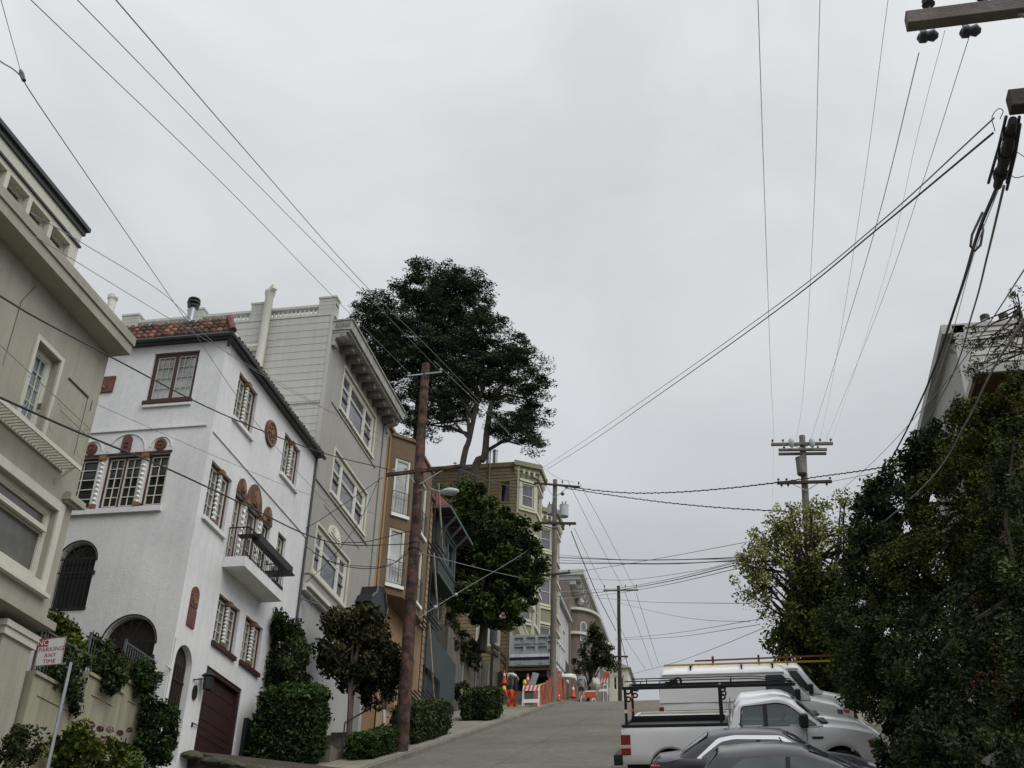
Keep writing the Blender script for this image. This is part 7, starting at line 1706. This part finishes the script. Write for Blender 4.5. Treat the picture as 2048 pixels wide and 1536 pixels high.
def man_stand(px, py, Y, H_):
    p = at(px, py, y=Y); P = thing('person', 'man seen from behind in grey jacket and dark shorts at the kerb', 'person', (p.x, Y, p.z), None, (0, 0, rad(-8))); P.scale = (H_ / 1.75,) * 3
    J = {'pel': (0, 0, .95, (.15, .1)), 'sp': (0, 0, 1.15, (.14, .1)), 'ch': (0, .01, 1.34, (.17, .11)), 'nk': (0, .02, 1.5, .055), 'hd': (0, .05, 1.62, (.075, .09)), 'tp': (0, .05, 1.70, .06)}
    E_ = [('pel', 'sp'), ('sp', 'ch'), ('ch', 'nk'), ('nk', 'hd'), ('hd', 'tp')]
    for s, n_ in ((-1, 'L'), (1, 'R')):
        J.update({'sh' + n_: (s * .19, 0, 1.42, .06), 'el' + n_: (s * .27, -.01, 1.14, .042), 'wr' + n_: (s * .22, .16, .95, .03), 'hp' + n_: (s * .095, 0, .9, .09), 'kn' + n_: (s * .12, .01, .5, .058), 'cf' + n_: (s * .125, -.02, .36, .06), 'an' + n_: (s * .13, -.02, .09, .038), 'to' + n_: (s * .15, .14, .04, .036)})
        E_ += [('ch', 'sh' + n_), ('sh' + n_, 'el' + n_), ('el' + n_, 'wr' + n_), ('pel', 'hp' + n_), ('hp' + n_, 'kn' + n_), ('kn' + n_, 'cf' + n_), ('cf' + n_, 'an' + n_), ('an' + n_, 'to' + n_)]
        fingers(J, E_, 'wr' + n_, (-s * .2, .7, -.6), (-s, .2, .2))
    skin('body', J, E_, M['skin'], P)
    J2 = {'a': (0, 0, .86, (.2, .15)), 'b': (0, 0, 1.12, (.19, .14)), 'c': (0, .0, 1.36, (.2, .14)), 'd': (0, .02, 1.47, .09)}; E2 = [('a', 'b'), ('b', 'c'), ('c', 'd')]
    for s, n_ in ((-1, 'L'), (1, 'R')):
        J2.update({'s' + n_: (s * .2, 0, 1.41, .085), 'e' + n_: (s * .285, -.01, 1.13, .068), 'w' + n_: (s * .23, .14, .97, .052)}); E2 += [('c', 's' + n_), ('s' + n_, 'e' + n_), ('e' + n_, 'w' + n_)]
    jk = skin('jacket', J2, E2, M['jacket'], P)
    m = MB(); m.box(-.1, .1, -.172, -.16, 1.22, 1.3); m.build('jacket_print', M['jacket_patch'], jk, local=True)
    J3 = {'a': (0, 0, .95, (.17, .12)), 'b': (0, 0, .86, (.16, .12))}; E3 = [('a', 'b')]
    for s, n_ in ((-1, 'L'), (1, 'R')): J3.update({'h' + n_: (s * .1, 0, .8, .105), 'k' + n_: (s * .125, 0, .55, .095)}); E3 += [('b', 'h' + n_), ('h' + n_, 'k' + n_)]
    skin('shorts', J3, E3, M['shorts'], P)
    for s in (-1, 1): skin('shoe', {'a': (s * .13, -.05, .06, .05), 'b': (s * .14, .05, .045, .045), 'c': (s * .155, .17, .035, .035)}, [('a', 'b'), ('b', 'c')], M['shoe'], P)
    head_bits(P, (0, .05, 1.64), (0, 1, -.15), (0, .15, 1), M['hair'])
def man_bend(px, py, Y):
    p = at(px, py, y=Y); P = thing('person', 'worker in yellow hard hat and white shirt bending over the steps', 'person', (p.x, Y, ztop), None, (0, 0, rad(80)))
    # faces local +y (turned to the left of the street), bent forward at the hips
    J = {'pel': (0, -.16, .92, (.15, .11)), 'sp': (0, .02, 1.08, (.14, .11)), 'ch': (0, .22, 1.17, (.16, .11)), 'nk': (0, .38, 1.18, .055), 'hd': (0, .49, 1.14, (.075, .09)), 'tp': (0, .55, 1.16, .06)}
    E_ = [('pel', 'sp'), ('sp', 'ch'), ('ch', 'nk'), ('nk', 'hd'), ('hd', 'tp')]
    for s, n_ in ((-1, 'L'), (1, 'R')):
        J.update({'sh' + n_: (s * .19, .28, 1.14, .058), 'el' + n_: (s * .2, .36, .88, .042), 'wr' + n_: (s * .12, .46, .66, .03), 'hp' + n_: (s * .095, -.17, .88, .095), 'kn' + n_: (s * .12, -.02 + .1 * s, .47, .06), 'an' + n_: (s * .13, -.1 + .12 * s, .09, .04), 'to' + n_: (s * .15, .05 + .12 * s, .04, .036)})
        E_ += [('ch', 'sh' + n_), ('sh' + n_, 'el' + n_), ('el' + n_, 'wr' + n_), ('pel', 'hp' + n_), ('hp' + n_, 'kn' + n_), ('kn' + n_, 'an' + n_), ('an' + n_, 'to' + n_)]
        fingers(J, E_, 'wr' + n_, (-s * .2, .3, -.9), (-s, .3, .1), .6)
    skin('body', J, E_, M['skin'], P)
    J2 = {'a': (0, -.12, .97, (.175, .135)), 'b': (0, .03, 1.09, (.17, .135)), 'c': (0, .23, 1.17, (.185, .13)), 'd': (0, .34, 1.185, .075)}; E2 = [('a', 'b'), ('b', 'c'), ('c', 'd')]
    for s, n_ in ((-1, 'L'), (1, 'R')): J2.update({'s' + n_: (s * .195, .28, 1.13, .08), 'e' + n_: (s * .205, .335, .97, .07)}); E2 += [('c', 's' + n_), ('s' + n_, 'e' + n_)]
    skin('shirt', J2, E2, M['shirt'], P)
    J3 = {'a': (0, -.1, 1.0, (.165, .13)), 'b': (0, -.18, .9, (.165, .13))}; E3 = [('a', 'b')]
    for s, n_ in ((-1, 'L'), (1, 'R')): J3.update({'h' + n_: (s * .1, -.16, .8, .11), 'k' + n_: (s * .12, -.02 + .1 * s, .47, .08), 'q' + n_: (s * .13, -.1 + .12 * s, .12, .065)}); E3 += [('b', 'h' + n_), ('h' + n_, 'k' + n_), ('k' + n_, 'q' + n_)]
    skin('trousers', J3, E3, M['jeans'], P)
    for s in (-1, 1): skin('shoe', {'a': (s * .13, -.12 + .12 * s, .06, .05), 'b': (s * .14, -.02 + .12 * s, .045, .045), 'c': (s * .155, .09 + .12 * s, .035, .035)}, [('a', 'b'), ('b', 'c')], M['shoe'], P)
    head_bits(P, (0, .51, 1.13), (0, .55, -.8), (0, .8, .55), M['hair'], hat=True)
man_stand(1163, 1401, 72.0, 1.78)
man_bend(1028, 1390, 62.6)
# ================================================================== tidy helper properties
for o in bpy.data.objects:
    if '_o' in o: del o['_o']
